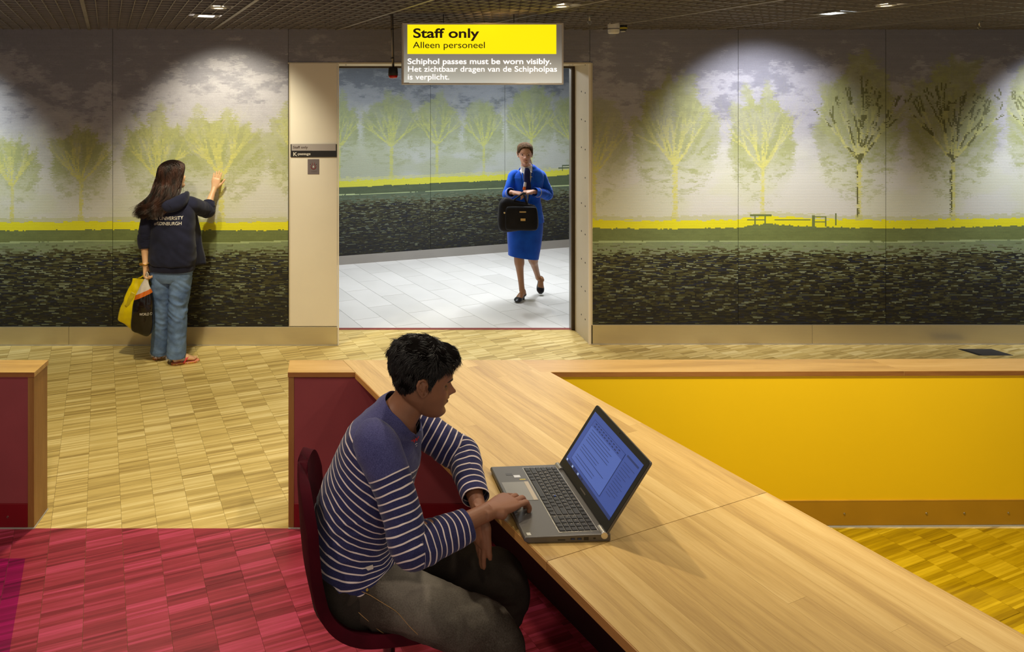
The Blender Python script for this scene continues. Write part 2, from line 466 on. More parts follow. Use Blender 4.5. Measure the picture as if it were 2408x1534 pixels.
def mural(U, V, trees, seed, ground, cool=False, gate=True, field_bottom=768):
    """U,V artwork coordinates of each dash; returns linear rgb"""
    H, W = U.shape
    r = np.random.default_rng(seed)
    ju = np.repeat(r.normal(0, 3.0, (H, (W + 2) // 3)), 3, axis=1)[:, :W]
    jv = np.repeat(r.normal(0, 1.6, (H, (W + 2) // 3)), 3, axis=1)[:, :W]
    u, v = U + ju, V + jv
    n1 = fbm(u, v, 46, 30, seed + 1, 5); n2 = fbm(u, v, 16, 7, seed + 2, 3); n3 = fbm(u, v, 240, 120, seed + 3, 2)
    top = lin((136, 134, 145)); mid = lin((164, 161, 170)); low = lin((216, 215, 208)); warmlow = lin((212, 214, 186))
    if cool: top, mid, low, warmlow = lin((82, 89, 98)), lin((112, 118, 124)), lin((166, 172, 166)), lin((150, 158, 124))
    thr = (v - 205) / 120.0
    f = sstep(-0.13, 0.13, (n1 - 0.5) * 0.9 + (n2 - 0.5) * 0.45 + thr * 0.34 + (n3 - 0.5) * 0.35)
    c = mixc(np.broadcast_to(top, (H, W, 3)), np.broadcast_to(mid, (H, W, 3)), f)
    c = c * (0.93 + 0.14 * n2)[..., None]
    c = mixc(c, np.broadcast_to(low, (H, W, 3)), sstep(255, 430, v + (n1 - 0.5) * 90))
    # trees
    segs, dark = [], []
    crown = np.zeros((H, W)); ctop = np.zeros((H, W))
    rr = random.Random(seed)
    for (tu_, tb, ttop, hw, style) in trees:
        ch = (tb - ttop)
        cy = ttop + ch * 0.41
        du_ = (u - tu_) / hw; dv_ = (v - cy) / (ch * 0.45)
        dv_ = np.where(dv_ > 0, dv_ * 0.85, dv_)
        ang = np.arctan2(du_, -dv_)
        spread_ = (u - tu_) / np.maximum(tb - ch * 0.25 - v, 12)
        stk = fbm(spread_ * 60 + 900, v * 0.4 + 100, 7, 22, seed + int(abs(tu_)) % 97, 3)
        lob = 1.05 * (stk - 0.5) * 2 * (0.35 + 0.65 * sstep(cy + ch * .1, ttop, v))
        rr_ = np.hypot(du_, dv_)
        m = 1 - sstep(0.86, 1.0, rr_ + lob * 0.42 + 0.02)
        lower = sstep(cy + ch * 0.0, cy + ch * 0.38, v)
        m = m * (1 - 0.85 * lower * sstep(0.40, 0.6, n2 + 0.08 * lower))
        m = m * (0.72 + 0.28 * sstep(0.38, 0.55, stk + 0.25 * (n2 - .5)))
        crown = np.maximum(crown, m * (1.0 if style != 'faint' else 0.75))
        d = dark if style == 'dark' else None
        fork = tb - ch * 0.36
        wtr = max(5.0, hw * 0.085)
        segs.append((tu_, tb + 6, tu_ + 1, fork, wtr, 1.0)); segs.append((tu_, tb + 6, tu_, tb - 6, wtr * 1.6, 1.0))
        if d is not None: d.append((tu_ - 3, tb - 5, tu_ - 4, fork + 20, 3.0, 1.0))
        for s in (-0.85, -0.5, -0.24, -0.05, 0.16, 0.42, 0.78):
            grow(rr, tu_, fork + abs(s) * -6, s * rr.uniform(0.85, 1.1), ch * rr.uniform(0.19, 0.23), wtr * 0.46, 4, segs, 0.30, d)
    olive = lin((150, 152, 100)); olive2 = lin((172, 178, 112))
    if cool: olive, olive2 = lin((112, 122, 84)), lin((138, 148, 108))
    cm = mixc(np.broadcast_to(olive, (H, W, 3)), np.broadcast_to(olive2, (H, W, 3)), sstep(260, 460, v)) * (0.86 + 0.28 * n2)[..., None]
    # light grey-green haze round the crowns
    haze = sstep(300, 470, v) * sstep(0.40, 0.62, fbm(u, v, 110, 60, seed + 9, 3))
    c = mixc(c, np.broadcast_to(warmlow, (H, W, 3)), 0.6 * haze)
    c = mixc(c, cm, np.clip(crown, 0, 1) * (0.92 - 0.35 * sstep(360, 500, v)))
    bm_ = branch_map(U + ju * .3, V + jv * .4, segs) * (0.55 + 0.45 * sstep(0.36, 0.55, fbm(u, v, 9, 4, seed + 5, 2)))
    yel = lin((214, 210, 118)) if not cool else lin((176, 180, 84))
    amt = 0.30 + 0.65 * sstep(230, 430, v)
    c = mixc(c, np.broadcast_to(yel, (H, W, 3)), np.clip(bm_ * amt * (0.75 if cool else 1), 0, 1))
    if dark:
        dm = branch_map(U + ju * .25, V + jv * .4, dark) * (fbm(u, v, 16, 22, seed + 6, 2) > 0.45)
        c = mixc(c, np.broadcast_to(lin((98, 98, 54)), (H, W, 3)), dm * 0.95)
    # ground
    g0, g1 = ground                                   # functions of u: top of the yellow band, pale line
    G0 = np.interp(U, *g0); G1 = np.interp(U, *g1)
    yb = G0 + 19 + 7 * (fbm(u * 1.0, v * 0 + 3, 9, 9, seed + 7, 3) - 0.5)
    faint = (v > G0 - 10) & (v < G0)
    c = np.where(faint[..., None], c * 0.5 + lin((190, 192, 120)) * 0.5, c)
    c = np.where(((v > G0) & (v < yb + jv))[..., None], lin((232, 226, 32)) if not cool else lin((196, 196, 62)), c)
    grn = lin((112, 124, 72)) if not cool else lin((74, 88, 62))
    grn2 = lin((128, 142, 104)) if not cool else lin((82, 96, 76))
    c = np.where(((v >= yb + jv) & (V < G1))[..., None], grn * (0.85 + 0.3 * n2)[..., None], c)
    c = np.where((V >= G1)[..., None], grn2 * (0.85 + 0.3 * n2)[..., None], c)
    c = np.where(((V >= G1 - 1.4) & (V < G1 + 1.6) & (n2 > 0.3))[..., None], lin((168, 184, 134)), c)
    # gate and fence posts in the meadow
    if gate:
        for (a, b, x0, x1) in gate:
            mk = (U > x0) & (U < x1) & (V > a) & (V < b)
            c = np.where(mk[..., None], grn, c)
    # ploughed field of short dashes
    runs = np.zeros((H, W), int)
    for j in range(H):
        k = 0; idx = 0
        while k < W:
            L = int(r.integers(1, 6)); runs[j, k:k + L] = idx; k += L; idx += 1
    rv = r.random((H, W + 8)); rv2 = r.random((H, W + 8))
    jj = np.arange(H)[:, None]
    R1 = rv[jj, runs]; R2 = rv2[jj, runs]
    dep = np.clip((V - (G1 + 8)) / (field_bottom - G1 - 8), 0, 1)
    dd = dep + (fbm(u, v, 60, 12, seed + 12, 3) - 0.5) * 0.55
    pal = [lin(x) for x in ((20, 22, 22), (40, 38, 22), (66, 64, 34), (88, 92, 62), (120, 128, 104), (30, 36, 54))]
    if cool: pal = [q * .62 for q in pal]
    fcol = np.zeros((H, W, 3))
    pb = np.clip(0.34 + dd * 0.5, 0, 0.92)
    fcol[:] = pal[2]
    fcol = np.where((R1 < pb)[..., None], np.where((R2 < 0.45)[..., None], pal[0], np.where((R2 < 0.85)[..., None], pal[1], pal[5])), fcol)
    hi = (R1 > 1 - np.clip(0.30 - dd * 0.25, 0.045, 1))
    fcol = np.where(hi[..., None], np.where((R2 < 0.6)[..., None], pal[3], pal[4]), fcol)
    fcol = fcol * (1.25 - 0.65 * dep)[..., None]
    ff = sstep(0.0, 0.13, dep + (R1 - 0.5) * 0.16) > 0.5
    c = np.where((ff & (V > G1 + 5))[..., None], fcol, c)
    return np.clip(c, 0, 1)

def mural_mat():
    t = NT('mural_fabric')
    a = t.add('ShaderNodeAttribute', attribute_name='paint')
    v = t.coords()
    n = t.noise(v, 90, 2)
    c = t.mix(0.12, a.outputs['Color'], n, 'OVERLAY')
    t.color(c); t.val(t.b, Roughness=0.62)
    sp = t.add('ShaderNodeSeparateXYZ'); t.link(v, sp.inputs[0])
    h = t.math('SINE', t.math('MULTIPLY', sp.outputs[2], 2 * math.pi / 0.0129))
    t.bump(t.math('ADD', h, t.math('MULTIPLY', n, 1.5)), 0.28, 0.0012)
    return t.m
M_MURAL = mural_mat()

CWD, CHT = 0.0122, 0.0086
def mural_panel(name, parent, org, xdir, x0, x1, z0, z1, fn, label=None):
    """panel whose face is a fine grid of woven dashes; org + xdir*x gives the wall line, the face looks at the viewer"""
    nx = max(2, int(round((x1 - x0) / CWD))); nz = max(2, int(round((z1 - z0) / CHT)))
    xs = np.linspace(x0, x1, nx + 1); zs = np.linspace(z1, z0, nz + 1)
    XX, ZZ = np.meshgrid(xs, zs)
    xd = Vector(xdir).normalized()
    co = np.zeros(((nx + 1) * (nz + 1), 3))
    co[:, 0] = org[0] + xd.x * XX.ravel(); co[:, 1] = org[1] + xd.y * XX.ravel(); co[:, 2] = ZZ.ravel()
    i = np.arange(nz)[:, None] * (nx + 1) + np.arange(nx)[None, :]
    q = np.stack([i, i + nx + 1, i + nx + 2, i + 1], -1).reshape(-1, 4)
    # a rim gives the panel its thickness
    nrm = Vector((xd.y, -xd.x, 0))
    b0 = len(co)
    back = np.array([[org[0] + xd.x * x - nrm.x * 0.018, org[1] + xd.y * x - nrm.y * 0.018, z] for x, z in ((x0, z1), (x1, z1), (x1, z0), (x0, z0))])
    co = np.vstack([co, back])
    c00, c10, c11, c01 = 0, nx, nz * (nx + 1) + nx, nz * (nx + 1)
    rim = np.array([[c10, c00, b0, b0 + 1], [c11, c10, b0 + 1, b0 + 2], [c01, c11, b0 + 2, b0 + 3], [c00, c01, b0 + 3, b0]])
    q = np.vstack([q, rim])
    me = bpy.data.meshes.new(name)
    me.vertices.add(len(co)); me.vertices.foreach_set('co', co.ravel())
    me.loops.add(len(q) * 4); me.loops.foreach_set('vertex_index', q.ravel().astype(np.int32))
    me.polygons.add(len(q)); me.polygons.foreach_set('loop_start', np.arange(0, len(q) * 4, 4, dtype=np.int32))
    me.update(calc_edges=True); me.validate()
    xc = (xs[:-1] + xs[1:]) / 2; zc = (zs[:-1] + zs[1:]) / 2
    XC, ZC = np.meshgrid(xc, zc)
    rgb = fn(XC, ZC)
    colr = np.ones((len(q), 4)); colr[:nx * nz, :3] = rgb.reshape(-1, 3); colr[nx * nz:, :3] = 0.03
    at = me.attributes.new('paint', 'FLOAT_COLOR', 'FACE'); at.data.foreach_set('color', colr.ravel())
    me.materials.append(M_MURAL)
    o = bpy.data.objects.new(name, me); COL.objects.link(o); o.parent = parent; o.location = -world_loc(parent)
    return o

YL, YR = 5.63, 5.655
kL = FPX / YL
M_BACK = plain('wall_backing', srgb(60, 56, 52), 0.9)
def left_art(X, Z):
    U = CX + X * kL; V = HZ + (HC - Z) * kL
    g0 = ([-300, 0, 265, 520, 680], [524, 523, 521, 523, 522]); g1 = ([-300, 0, 265, 520, 680], [569, 571, 566, 572, 567])
    tr = [(-130, 512, 300, 90, 'n'), (28, 512, 325, 72, 'n'), (190, 514, 290, 78, 'n'), (372, 514, 268, 92, 'n'), (520, 514, 262, 120, 'n'), (724, 515, 236, 108, 'n')]
    return mural(U, V, tr, 31, (g0, g1), gate=[])
kR = FPX / YR
def right_art(X, Z):
    U = CX + X * kR; V = HZ + (HC - Z) * kR
    g0 = ([1380, 1450, 1600, 1740, 1800, 1900, 2100, 2408, 2700], [516, 519, 519, 516, 507, 514, 519, 512, 512])
    g1 = ([1380, 1740, 2100, 2408, 2700], [569, 567, 569, 564, 560])
    tr = [(1396, 512, 240, 95, 'faint'), (1587, 513, 182, 112, 'n'), (1793, 508, 215, 88, 'n'), (2020, 514, 152, 112, 'dark'), (2240, 513, 150, 118, 'dark'), (2474, 510, 130, 118, 'dark'), (2700, 510, 180, 110, 'n')]
    gt = [(505, 530, 1775, 1778), (505, 530, 1796, 1800), (505, 508, 1765, 1815), (515, 518, 1757, 1800), (506, 536, 1908, 1916), (508, 511, 1908, 1945), (508, 532, 1940, 1945), (520, 523, 1908, 1945), (502, 530, 1964, 1967), (516, 519, 1820, 1905)]
    return mural(U, V, tr, 57, (g0, g1), gate=gt)

wl = struct(MB().box(-3.6, -0.43, YL + 0.03, YL + 0.16, 0, 2.9).build('wall_left', M_BACK), 'back wall left of the doorway, covered by the woven tree mural')
wr = struct(MB().box(2.14, 6.7, YR + 0.03, YR + 0.16, 0, 2.9).build('wall_right', M_BACK), 'back wall right of the doorway, covered by the woven tree mural')
wt = struct(MB().box(-0.43, 2.14, YL + 0.03, YL + 0.16, 2.40, 2.9).build('wall_lintel', M_BACK), 'grey mural strip above the doorway')
GAP = 0.0016
XS = lambda u, k: (u - CX) / k
for a, b in ((-148, 265), (265, 678)):
    mural_panel('mural_panel', wl, (0, YL), (1, 0, 0), XS(a, kL) + GAP, XS(b, kL) - GAP, 0.160, 2.68, left_art)
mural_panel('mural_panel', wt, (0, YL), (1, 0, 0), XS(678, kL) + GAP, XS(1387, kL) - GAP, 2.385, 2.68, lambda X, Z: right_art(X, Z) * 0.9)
for a, b in ((1387, 1736), (1736, 2083), (2083, 2430), (2430, 2640)):
    mural_panel('mural_panel', wr, (0, YR), (1, 0, 0), XS(a, kR) + GAP, XS(b, kR) - GAP, 0.170, 2.68, right_art)

def steel(name, c, rough=0.33, aniso=(2, 2, 160)):
    t = NT(name); v = t.coords(aniso)
    n = t.noise(v, 3, 4)
    t.color(t.ramp(n, [(0.3, tuple(x * 0.94 for x in c[:3]) + (1,)), (0.7, c)]))
    t.val(t.b, Roughness=rough, Metallic=0.75)
    t.bump(n, 0.06, 0.001)
    return t.m
M_STEEL = steel('brushed_steel', srgb(214, 204, 178), 0.32)
M_STEEL_C = steel('brushed_steel_grey', srgb(170, 166, 160), 0.42)
M_SEAL = plain('sealant', srgb(170, 166, 158), 0.6)
bl = struct(empty('baseboard_left', (-2.0, YL, 0)), 'brushed steel skirting below the left mural')
for a, b in ((-340, 163), (163, 793)):
    MB().box(XS(a, kL) + 0.0012, XS(b, kL) - 0.0012, YL - 0.012, YL + 0.03, 0.004, 0.156).build('baseboard_section', M_STEEL, bl, bevel=0.002)
MB().box(-3.6, XS(795, kL), YL - 0.016, YL, 0.0, 0.005).build('sealant_line', M_SEAL, bl)
br = struct(empty('baseboard_right', (4.0, YR, 0)), 'brushed steel skirting below the right mural')
for a, b in ((1389, 1908), (1908, 2640)):
    MB().box(XS(a, kR) + 0.0012, XS(b, kR) - 0.0012, YR - 0.012, YR + 0.03, 0.004, 0.165).build('baseboard_section', M_STEEL, br, bevel=0.002)
MB().box(XS(1389, kR), 6.7, YR - 0.016, YR, 0.0, 0.005).build('sealant_line', M_SEAL, br)

# ---- doorway -----------------------------------------------------
M_CREAM = plain('cream_panel', srgb(236, 226, 208), 0.45, var=0.03, scale=2)
M_CREAM2 = plain('cream_steel', srgb(206, 194, 168), 0.5, var=0.04, scale=3)
M_DARKF = plain('dark_frame', srgb(70, 58, 44), 0.4, metal=0.5)
M_BLACK = plain('black_rubber', srgb(20, 18, 16), 0.6)
DL, DR = XS(797, kL), XS(1386, kR)
door = struct(empty('door_1', ((DL + DR) / 2, YL, 0)), 'open doorway lined with cream steel, leading to the corridor')
MB().box(XS(679.5, kL), XS(793, kL), YL - 0.008, YL + 0.05, 0.160, 2.378).build('jamb_panel', M_CREAM, door, bevel=0.003)
MB().box(XS(793.5, kL), DL, YL - 0.010, 6.0, 0.0, 2.380).build('reveal_panel', M_CREAM, door)
MB().box(XS(679.5, kL), XS(682, kL), YL - 0.011, YL, 0.16, 2.38).build('edge_strip', M_CREAM2, door)
MB().box(DR - 0.004, DR + 0.022, YR - 0.012, 6.0, 0.0, 2.380).build('reveal_panel', M_CREAM2, door)
MB().box(DR - 0.012, DR + 0.006, YR - 0.016, YR - 0.006, 0.0, 2.384).build('edge_strip', M_CREAM, door)
MB().box(DL - 0.43, DR, YL - 0.006, 6.0, 2.372, 2.384).build('head_panel', M_CREAM2, door)
MB().box(DR - 0.032, DR - 0.004, 5.99, 6.06, 0.0, 2.36).build('frame_post', M_DARKF, door, bevel=0.003)
MB().box(DR - 0.036, DR - 0.030, 6.0, 6.05, 0.0, 2.36).build('frame_edge', M_STEEL_C, door)
MB().box(DL, DR, 5.998, 6.06, 2.355, 2.384).build('frame_head', M_DARKF, door)
for z in [0.18 + 0.2435 * i for i in range(10)]:
    dz = -0.0
    for yy in (5.74, 5.83):
        if abs(z - 1.4) < 0.05 and yy > 5.8: continue
        MB().cyl((DR - 0.0035, yy, z + (yy - 5.74) * 0.15), (DR - 0.0055, yy, z + (yy - 5.74) * 0.15), 0.007, n=10).build('fixing_hole', M_BLACK, door)
for xx in (0.05, 0.45, 1.75, 2.0):
    for yy in (5.74, 5.82):
        MB().cyl((xx, yy, 2.3725), (xx, yy, 2.3705), 0.007, n=10).build('fixing_hole', M_BLACK, door)

# ---- corridor beyond ---------------------------------------------
A = Vector((-0.016, 8.40, 0)); B = Vector((3.265, 9.44, 0)); cd = (B - A).normalized(); cn = Vector((cd.y, -cd.x, 0))
CLN = (B - A).length
def corr_art(X, Z):
    # artwork coordinates follow the first mural, seen again along the corridor wall
    U = 800 + X / CLN * 545 * 1.25; V = 515 + (1.067 - Z) * 245
    g0 = ([-2000, 800, 1300, 1430, 1480, 3000], [519, 519, 516, 510, 505, 505]); g1 = ([-2000, 800, 1500, 3000], [563, 561, 563, 563])
    tr = [(800, 512, 262, 60, 'n'), (940, 513, 256, 88, 'n'), (1068, 512, 254, 74, 'n'), (1206, 512, 272, 66, 'n'), (1352, 510, 222, 84, 'n'), (1480, 506, 250, 60, 'n'), (640, 510, 250, 90, 'n'), (1640, 510, 240, 90, 'n')]
    gt = [(492, 512, 1452, 1455), (492, 512, 1476, 1482), (492, 495, 1455, 1480), (500, 503, 1440, 1480)]
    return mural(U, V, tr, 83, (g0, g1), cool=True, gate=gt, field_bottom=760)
wc = MB()
for s0, s1 in ((-2.0, CLN + 1.6),):
    p = [A + cd * s0 - cn * 0.03, A + cd * s1 - cn * 0.03, A + cd * s1 - cn * 0.15, A + cd * s0 - cn * 0.15]
    wc.prism([(q.x, q.y) for q in p], 0, 2.9)
wc = struct(wc.build('wall_corridor', M_BACK), 'angled corridor wall beyond the doorway with the woven tree mural')
edges = [-2.0, 0.005 - 0.0, 1.30, 2.52, 3.75, 5.0]
sA = [-1.3, 1.262, 2.375, CLN + 1.4]
# seams seen at u=1002 and u=1187
for i in range(3):
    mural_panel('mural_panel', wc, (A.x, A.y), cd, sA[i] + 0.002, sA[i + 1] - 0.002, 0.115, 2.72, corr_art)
bc = MB(); p = [A + cd * -1.6 + cn * 0.012, A + cd * (CLN + 1.5) + cn * 0.012, A + cd * (CLN + 1.5) - cn * 0.02, A + cd * -1.6 - cn * 0.02]
bc.prism([(q.x, q.y) for q in p][::1], 0.0, 0.112)
struct(bc.build('baseboard_corridor', M_STEEL_C), 'brushed steel skirting along the corridor wall')

# ---- ceiling -----------------------------------------------------
M_GRID = plain('ceiling_grid', srgb(132, 125, 120), 0.5, metal=0.2, var=0.1)
M_CARR = plain('ceiling_carrier', srgb(136, 130, 122), 0.5, metal=0.2)
M_SLAB = plain('plenum', srgb(70, 60, 54), 0.95)
ceil = struct(MB().box(-4.2, 7.2, -0.5, 5.8, 2.93, 3.0).build('ceiling', M_SLAB), 'open-cell metal grid ceiling with a dark void above')
struct(MB().box(-1.6, 4.8, 5.8, 10.4, 2.72, 2.8).build('ceiling_corridor', plain('corridor_ceiling', srgb(200, 200, 200), 0.8)), 'plain corridor ceiling')
def strip(line_dir, off_dir, off, half, z0, z1, name, mat):
    """a blade: long thin box clipped to the ceiling outline"""
    o = Vector((off_dir[0] * off, off_dir[1] * off)); d = Vector(line_dir); n_ = Vector(off_dir)
    q = [o - d * 12 - n_ * half, o + d * 12 - n_ * half, o + d * 12 + n_ * half, o - d * 12 + n_ * half]
    q = [(a.x, a.y) for a in q]
    if area2(q) < 0: q = q[::-1]
    c = clip_poly(q, [(-4.0, 1.2), (7.0, 1.2), (7.0, YL - 0.002), (-4.0, YL - 0.002)])
    if c: return MB().prism(c, z0, z1).build(name, mat, ceil)
CT = math.radians(19.2)
cu = (math.cos(CT), math.sin(CT)); cv = (-math.sin(CT), math.cos(CT))
c0 = -1.545 * cu[0] + 3.99 * cu[1]
for k in range(-4, 9):
    strip(cv, cu, c0 + k * 0.985, 0.012, CEIL - 0.004, CEIL + 0.05, 'carrier_rail', M_CARR)
    for j in range(1, 13):
        strip(cv, cu, c0 + k * 0.985 + j * 0.985 / 13, 0.0026, CEIL, CEIL + 0.05, 'grid_blade', M_GRID)
for j in range(-10, 74):
    strip(cu, cv, j * 0.115, 0.005, CEIL + 0.002, CEIL + 0.05, 'grid_cross_blade', M_GRID)

# side and rear shell of the hall, out of frame
M_SHELL = plain('hall_wall', srgb(150, 138, 120), 0.9)
struct(MB().box(-4.3, -4.2, -3.0, 5.8, 0, 3.0).build('wall_far_left', M_SHELL))
struct(MB().box(7.2, 7.3, -3.0, 5.8, 0, 3.0).build('wall_far_right', M_SHELL))
# ================================================================== LOW PARTITIONS AND DESK
def oak(name, c0, c1, c2, ang=0.0, rough=0.42, sc=1.0, axis='X'):
    """oak with the grain along local x turned by ang"""
    t = NT(name)
    tc = t.add('ShaderNodeTexCoord'); oi = t.add('ShaderNodeObjectInfo')
    mp = t.add('ShaderNodeMapping'); mp.inputs['Rotation'].default_value = (0, 0, -ang)
    t.link(tc.outputs['Object'], mp.inputs['Vector'])
    off = t.add('ShaderNodeVectorMath', operation='ADD')
    cb = t.add('ShaderNodeCombineXYZ'); r = t.math('MULTIPLY', oi.outputs['Random'], 17.0)
    for i in range(3): t.link(r, cb.inputs[i])
    t.link(mp.outputs[0], off.inputs[0]); t.link(cb.outputs[0], off.inputs[1])
    m2 = t.add('ShaderNodeMapping')
    S = {'X': (1.3, 16, 16), 'Z': (16, 16, 1.3), 'Y': (16, 1.3, 16)}[axis]
    m2.inputs['Scale'].default_value = tuple(sc * a for a in S)
    t.link(off.outputs[0], m2.inputs['Vector'])
    w = t.add('ShaderNodeTexNoise'); w.inputs['Scale'].default_value = 1.0; w.inputs['Detail'].default_value = 4
    w.inputs['Distortion'].default_value = 0.6
    t.link(m2.outputs[0], w.inputs['Vector'])
    fine = t.noise(m2.outputs[0], 9.0, 3, 0.7)
    f = t.math('ADD', t.math('MULTIPLY', w.outputs['Fac'], 0.62), t.math('MULTIPLY', fine, 0.30))
    f = t.math('ADD', f, t.math('MULTIPLY', t.math('SUBTRACT', oi.outputs['Random'], 0.5), 0.16))
    t.color(t.ramp(f, [(0.20, c0), (0.47, c1), (0.78, c2)]))
    t.val(t.b, Roughness=rough); t.b.inputs['Specular IOR Level'].default_value = 0.4
    t.bump(fine, 0.10, 0.0012)
    return t.m
DANG = math.atan2(-1, 0.40)
M_TOP = oak('oak_desktop', srgb(160, 126, 72), srgb(200, 166, 102), srgb(228, 200, 138), DANG)
M_CAP = oak('oak_cap', srgb(156, 120, 66), srgb(194, 156, 92), srgb(216, 182, 120), 0.0)
M_LIP = oak('oak_lip', srgb(120, 76, 36), srgb(160, 108, 54), srgb(184, 132, 72), 0.0)
M_POST = oak('oak_post', srgb(120, 82, 40), srgb(156, 114, 58), srgb(180, 138, 78), 0.0, axis='Z')
M_MAROON = plain('maroon_panel', srgb(152, 72, 76), 0.55, var=0.06, bump=0.1, bscale=400)
M_KICK_R = plain('red_kick', srgb(128, 8, 22), 0.45, var=0.05)
M_YEL = plain('yellow_panel', srgb(250, 209, 14), 0.42, var=0.02, scale=1.5)
M_KICK_Y = plain('ochre_kick', srgb(176, 132, 22), 0.45, var=0.05)
M_SCREW = plain('screw_steel', srgb(170, 165, 150), 0.3, metal=1.0)
ZT, ZL = 0.752, 0.728          # top of the caps and underside of their lip
YB = 3.357                     # rear of the partitions

def screw(x, y, z, parent):
    return MB().cyl((x, y, z), (x, y - 0.0025, z), 0.006, 0.005, 12).build('screw', M_SCREW, parent, smooth=False)

# left partition
p = tag(empty('low_partition', (-2.2, 3.28, 0)), 'low maroon partition with oak cap cut off by the left edge of the photo', 'partition')
MB().box(-3.2, -1.502, ZF + 0.004, YB - 0.004, 0.118, ZL).build('panel', M_MAROON, p)
MB().box(-3.2, -1.502, ZF - 0.001, YB, 0.004, 0.118).build('kick_plate', M_KICK_R, p, bevel=0.002)
MB().box(-1.502, -1.472, ZF, YB, 0.004, ZL).build('end_board', M_POST, p, bevel=0.0015)
MB().box(-3.2, -1.468, ZF - 0.004, YB + 0.002, ZL, ZT).build('cap', M_CAP, p, bevel=0.0015)
MB().box(-3.2, -1.469, ZF - 0.0045, ZF - 0.0035, ZL + 0.001, ZT - 0.0015).build('cap_edge', M_LIP, p)
screw((18 - CX) * ZF / FPX, ZF - 0.001, 0.055, p)
MB().box(-3.2, -1.468, ZF - 0.006, YB + 0.004, 0.0, 0.004).build('sealant_line', M_SEAL, p)

# middle partition (runs on under the desk)
XL0, XL1 = -0.249, -0.222
lineL = lambda y: 0.0657 + 0.388 * (3.224 - y)
lineR = lambda y: 0.997 + 0.415 * (3.235 - y)
p = tag(empty('low_partition', (0.2, 3.28, 0)), 'low maroon partition with oak cap that meets the desk behind the seated man', 'partition')
MB().box(XL1, PAN(3.21) - 0.012, ZF + 0.004, YB - 0.004, 0.118, ZL - 0.005).build('panel', M_MAROON, p)
MB().box(XL1, PAN(3.21) - 0.012, ZF - 0.001, YB, 0.004, 0.118).build('kick_plate', M_KICK_R, p, bevel=0.002)
MB().box(XL0, XL1, ZF, YB, 0.004, ZL).build('end_board', M_POST, p, bevel=0.0015)
yf = ZF - 0.004
cap = [(XL0 - 0.003, yf), (lineL(yf) - 0.001, yf), (lineL(YB) - 0.001, YB), (XL0 - 0.006, YB)]
MB().prism(cap, ZL, ZT).build('cap', M_CAP, p, bevel=0.0012)
MB().box(XL0 - 0.002, lineL(yf) - 0.002, yf - 0.0006, yf + 0.0004, ZL + 0.001, ZT - 0.0015).build('cap_edge', M_LIP, p)
MB().box(XL0, PAN(3.21) - 0.02, ZF - 0.006, ZF, 0.0, 0.004).build('sealant_line', M_SEAL, p)

# yellow partition (turned a touch, as in the photo)
p = tag(empty('low_partition', (0.70, ZF, 0)), 'long bright yellow partition with oak cap and ochre kick plate right of the desk', 'partition')
p.rotation_euler.z = math.radians(0.42)
def loc_box(x0, x1, y0, y1, z0, z1, name, m, bevel=0.0):
    o = MB().box(x0, x1, y0, y1, z0, z1).build(name, m, None, bevel=bevel); o.parent = p; return o
D = YB - ZF
loc_box(0.0, 5.8, 0.004, D - 0.004, 0.128, ZL - 0.001, 'panel', M_YEL)
loc_box(0.0, 5.8, -0.002, D, 0.006, 0.124, 'kick_plate', M_KICK_Y, 0.002)
loc_box(0.0, 5.8, -0.003, 0.004, 0.124, 0.128, 'trim_strip', plain('ochre_edge', srgb(196, 150, 40), 0.4))
xs_ = [0.26, 2.02, 3.7, 5.8]
for a, b in zip(xs_[:-1], xs_[1:]):
    # mitred boards end to end
    o = MB().prism([(a + 0.0006, -0.004), (b - 0.0006, -0.004), (b - 0.0006 - 0.05, D), (a + 0.0006 - 0.05, D)], ZL, ZT).build('cap_board', M_CAP, None, bevel=0.0012); o.parent = p
    o = MB().box(a + 0.001, b - 0.001, -0.0046, -0.0036, ZL + 0.001, ZT - 0.0015).build('cap_edge', M_LIP, None); o.parent = p
for u in (1990, 2185, 2275, 2380):
    x = (u - CX) * ZF / FPX - 0.70
    o = MB().cyl((x, -0.002, 0.062), (x, -0.0045, 0.062), 0.006, 0.005, 12).build('screw', M_SCREW, None); o.parent = p
loc_box(0.0, 5.8, -0.006, 0.0, 0.0, 0.005, 'sealant_line', plain('sealant_grey', srgb(178, 178, 168), 0.5))

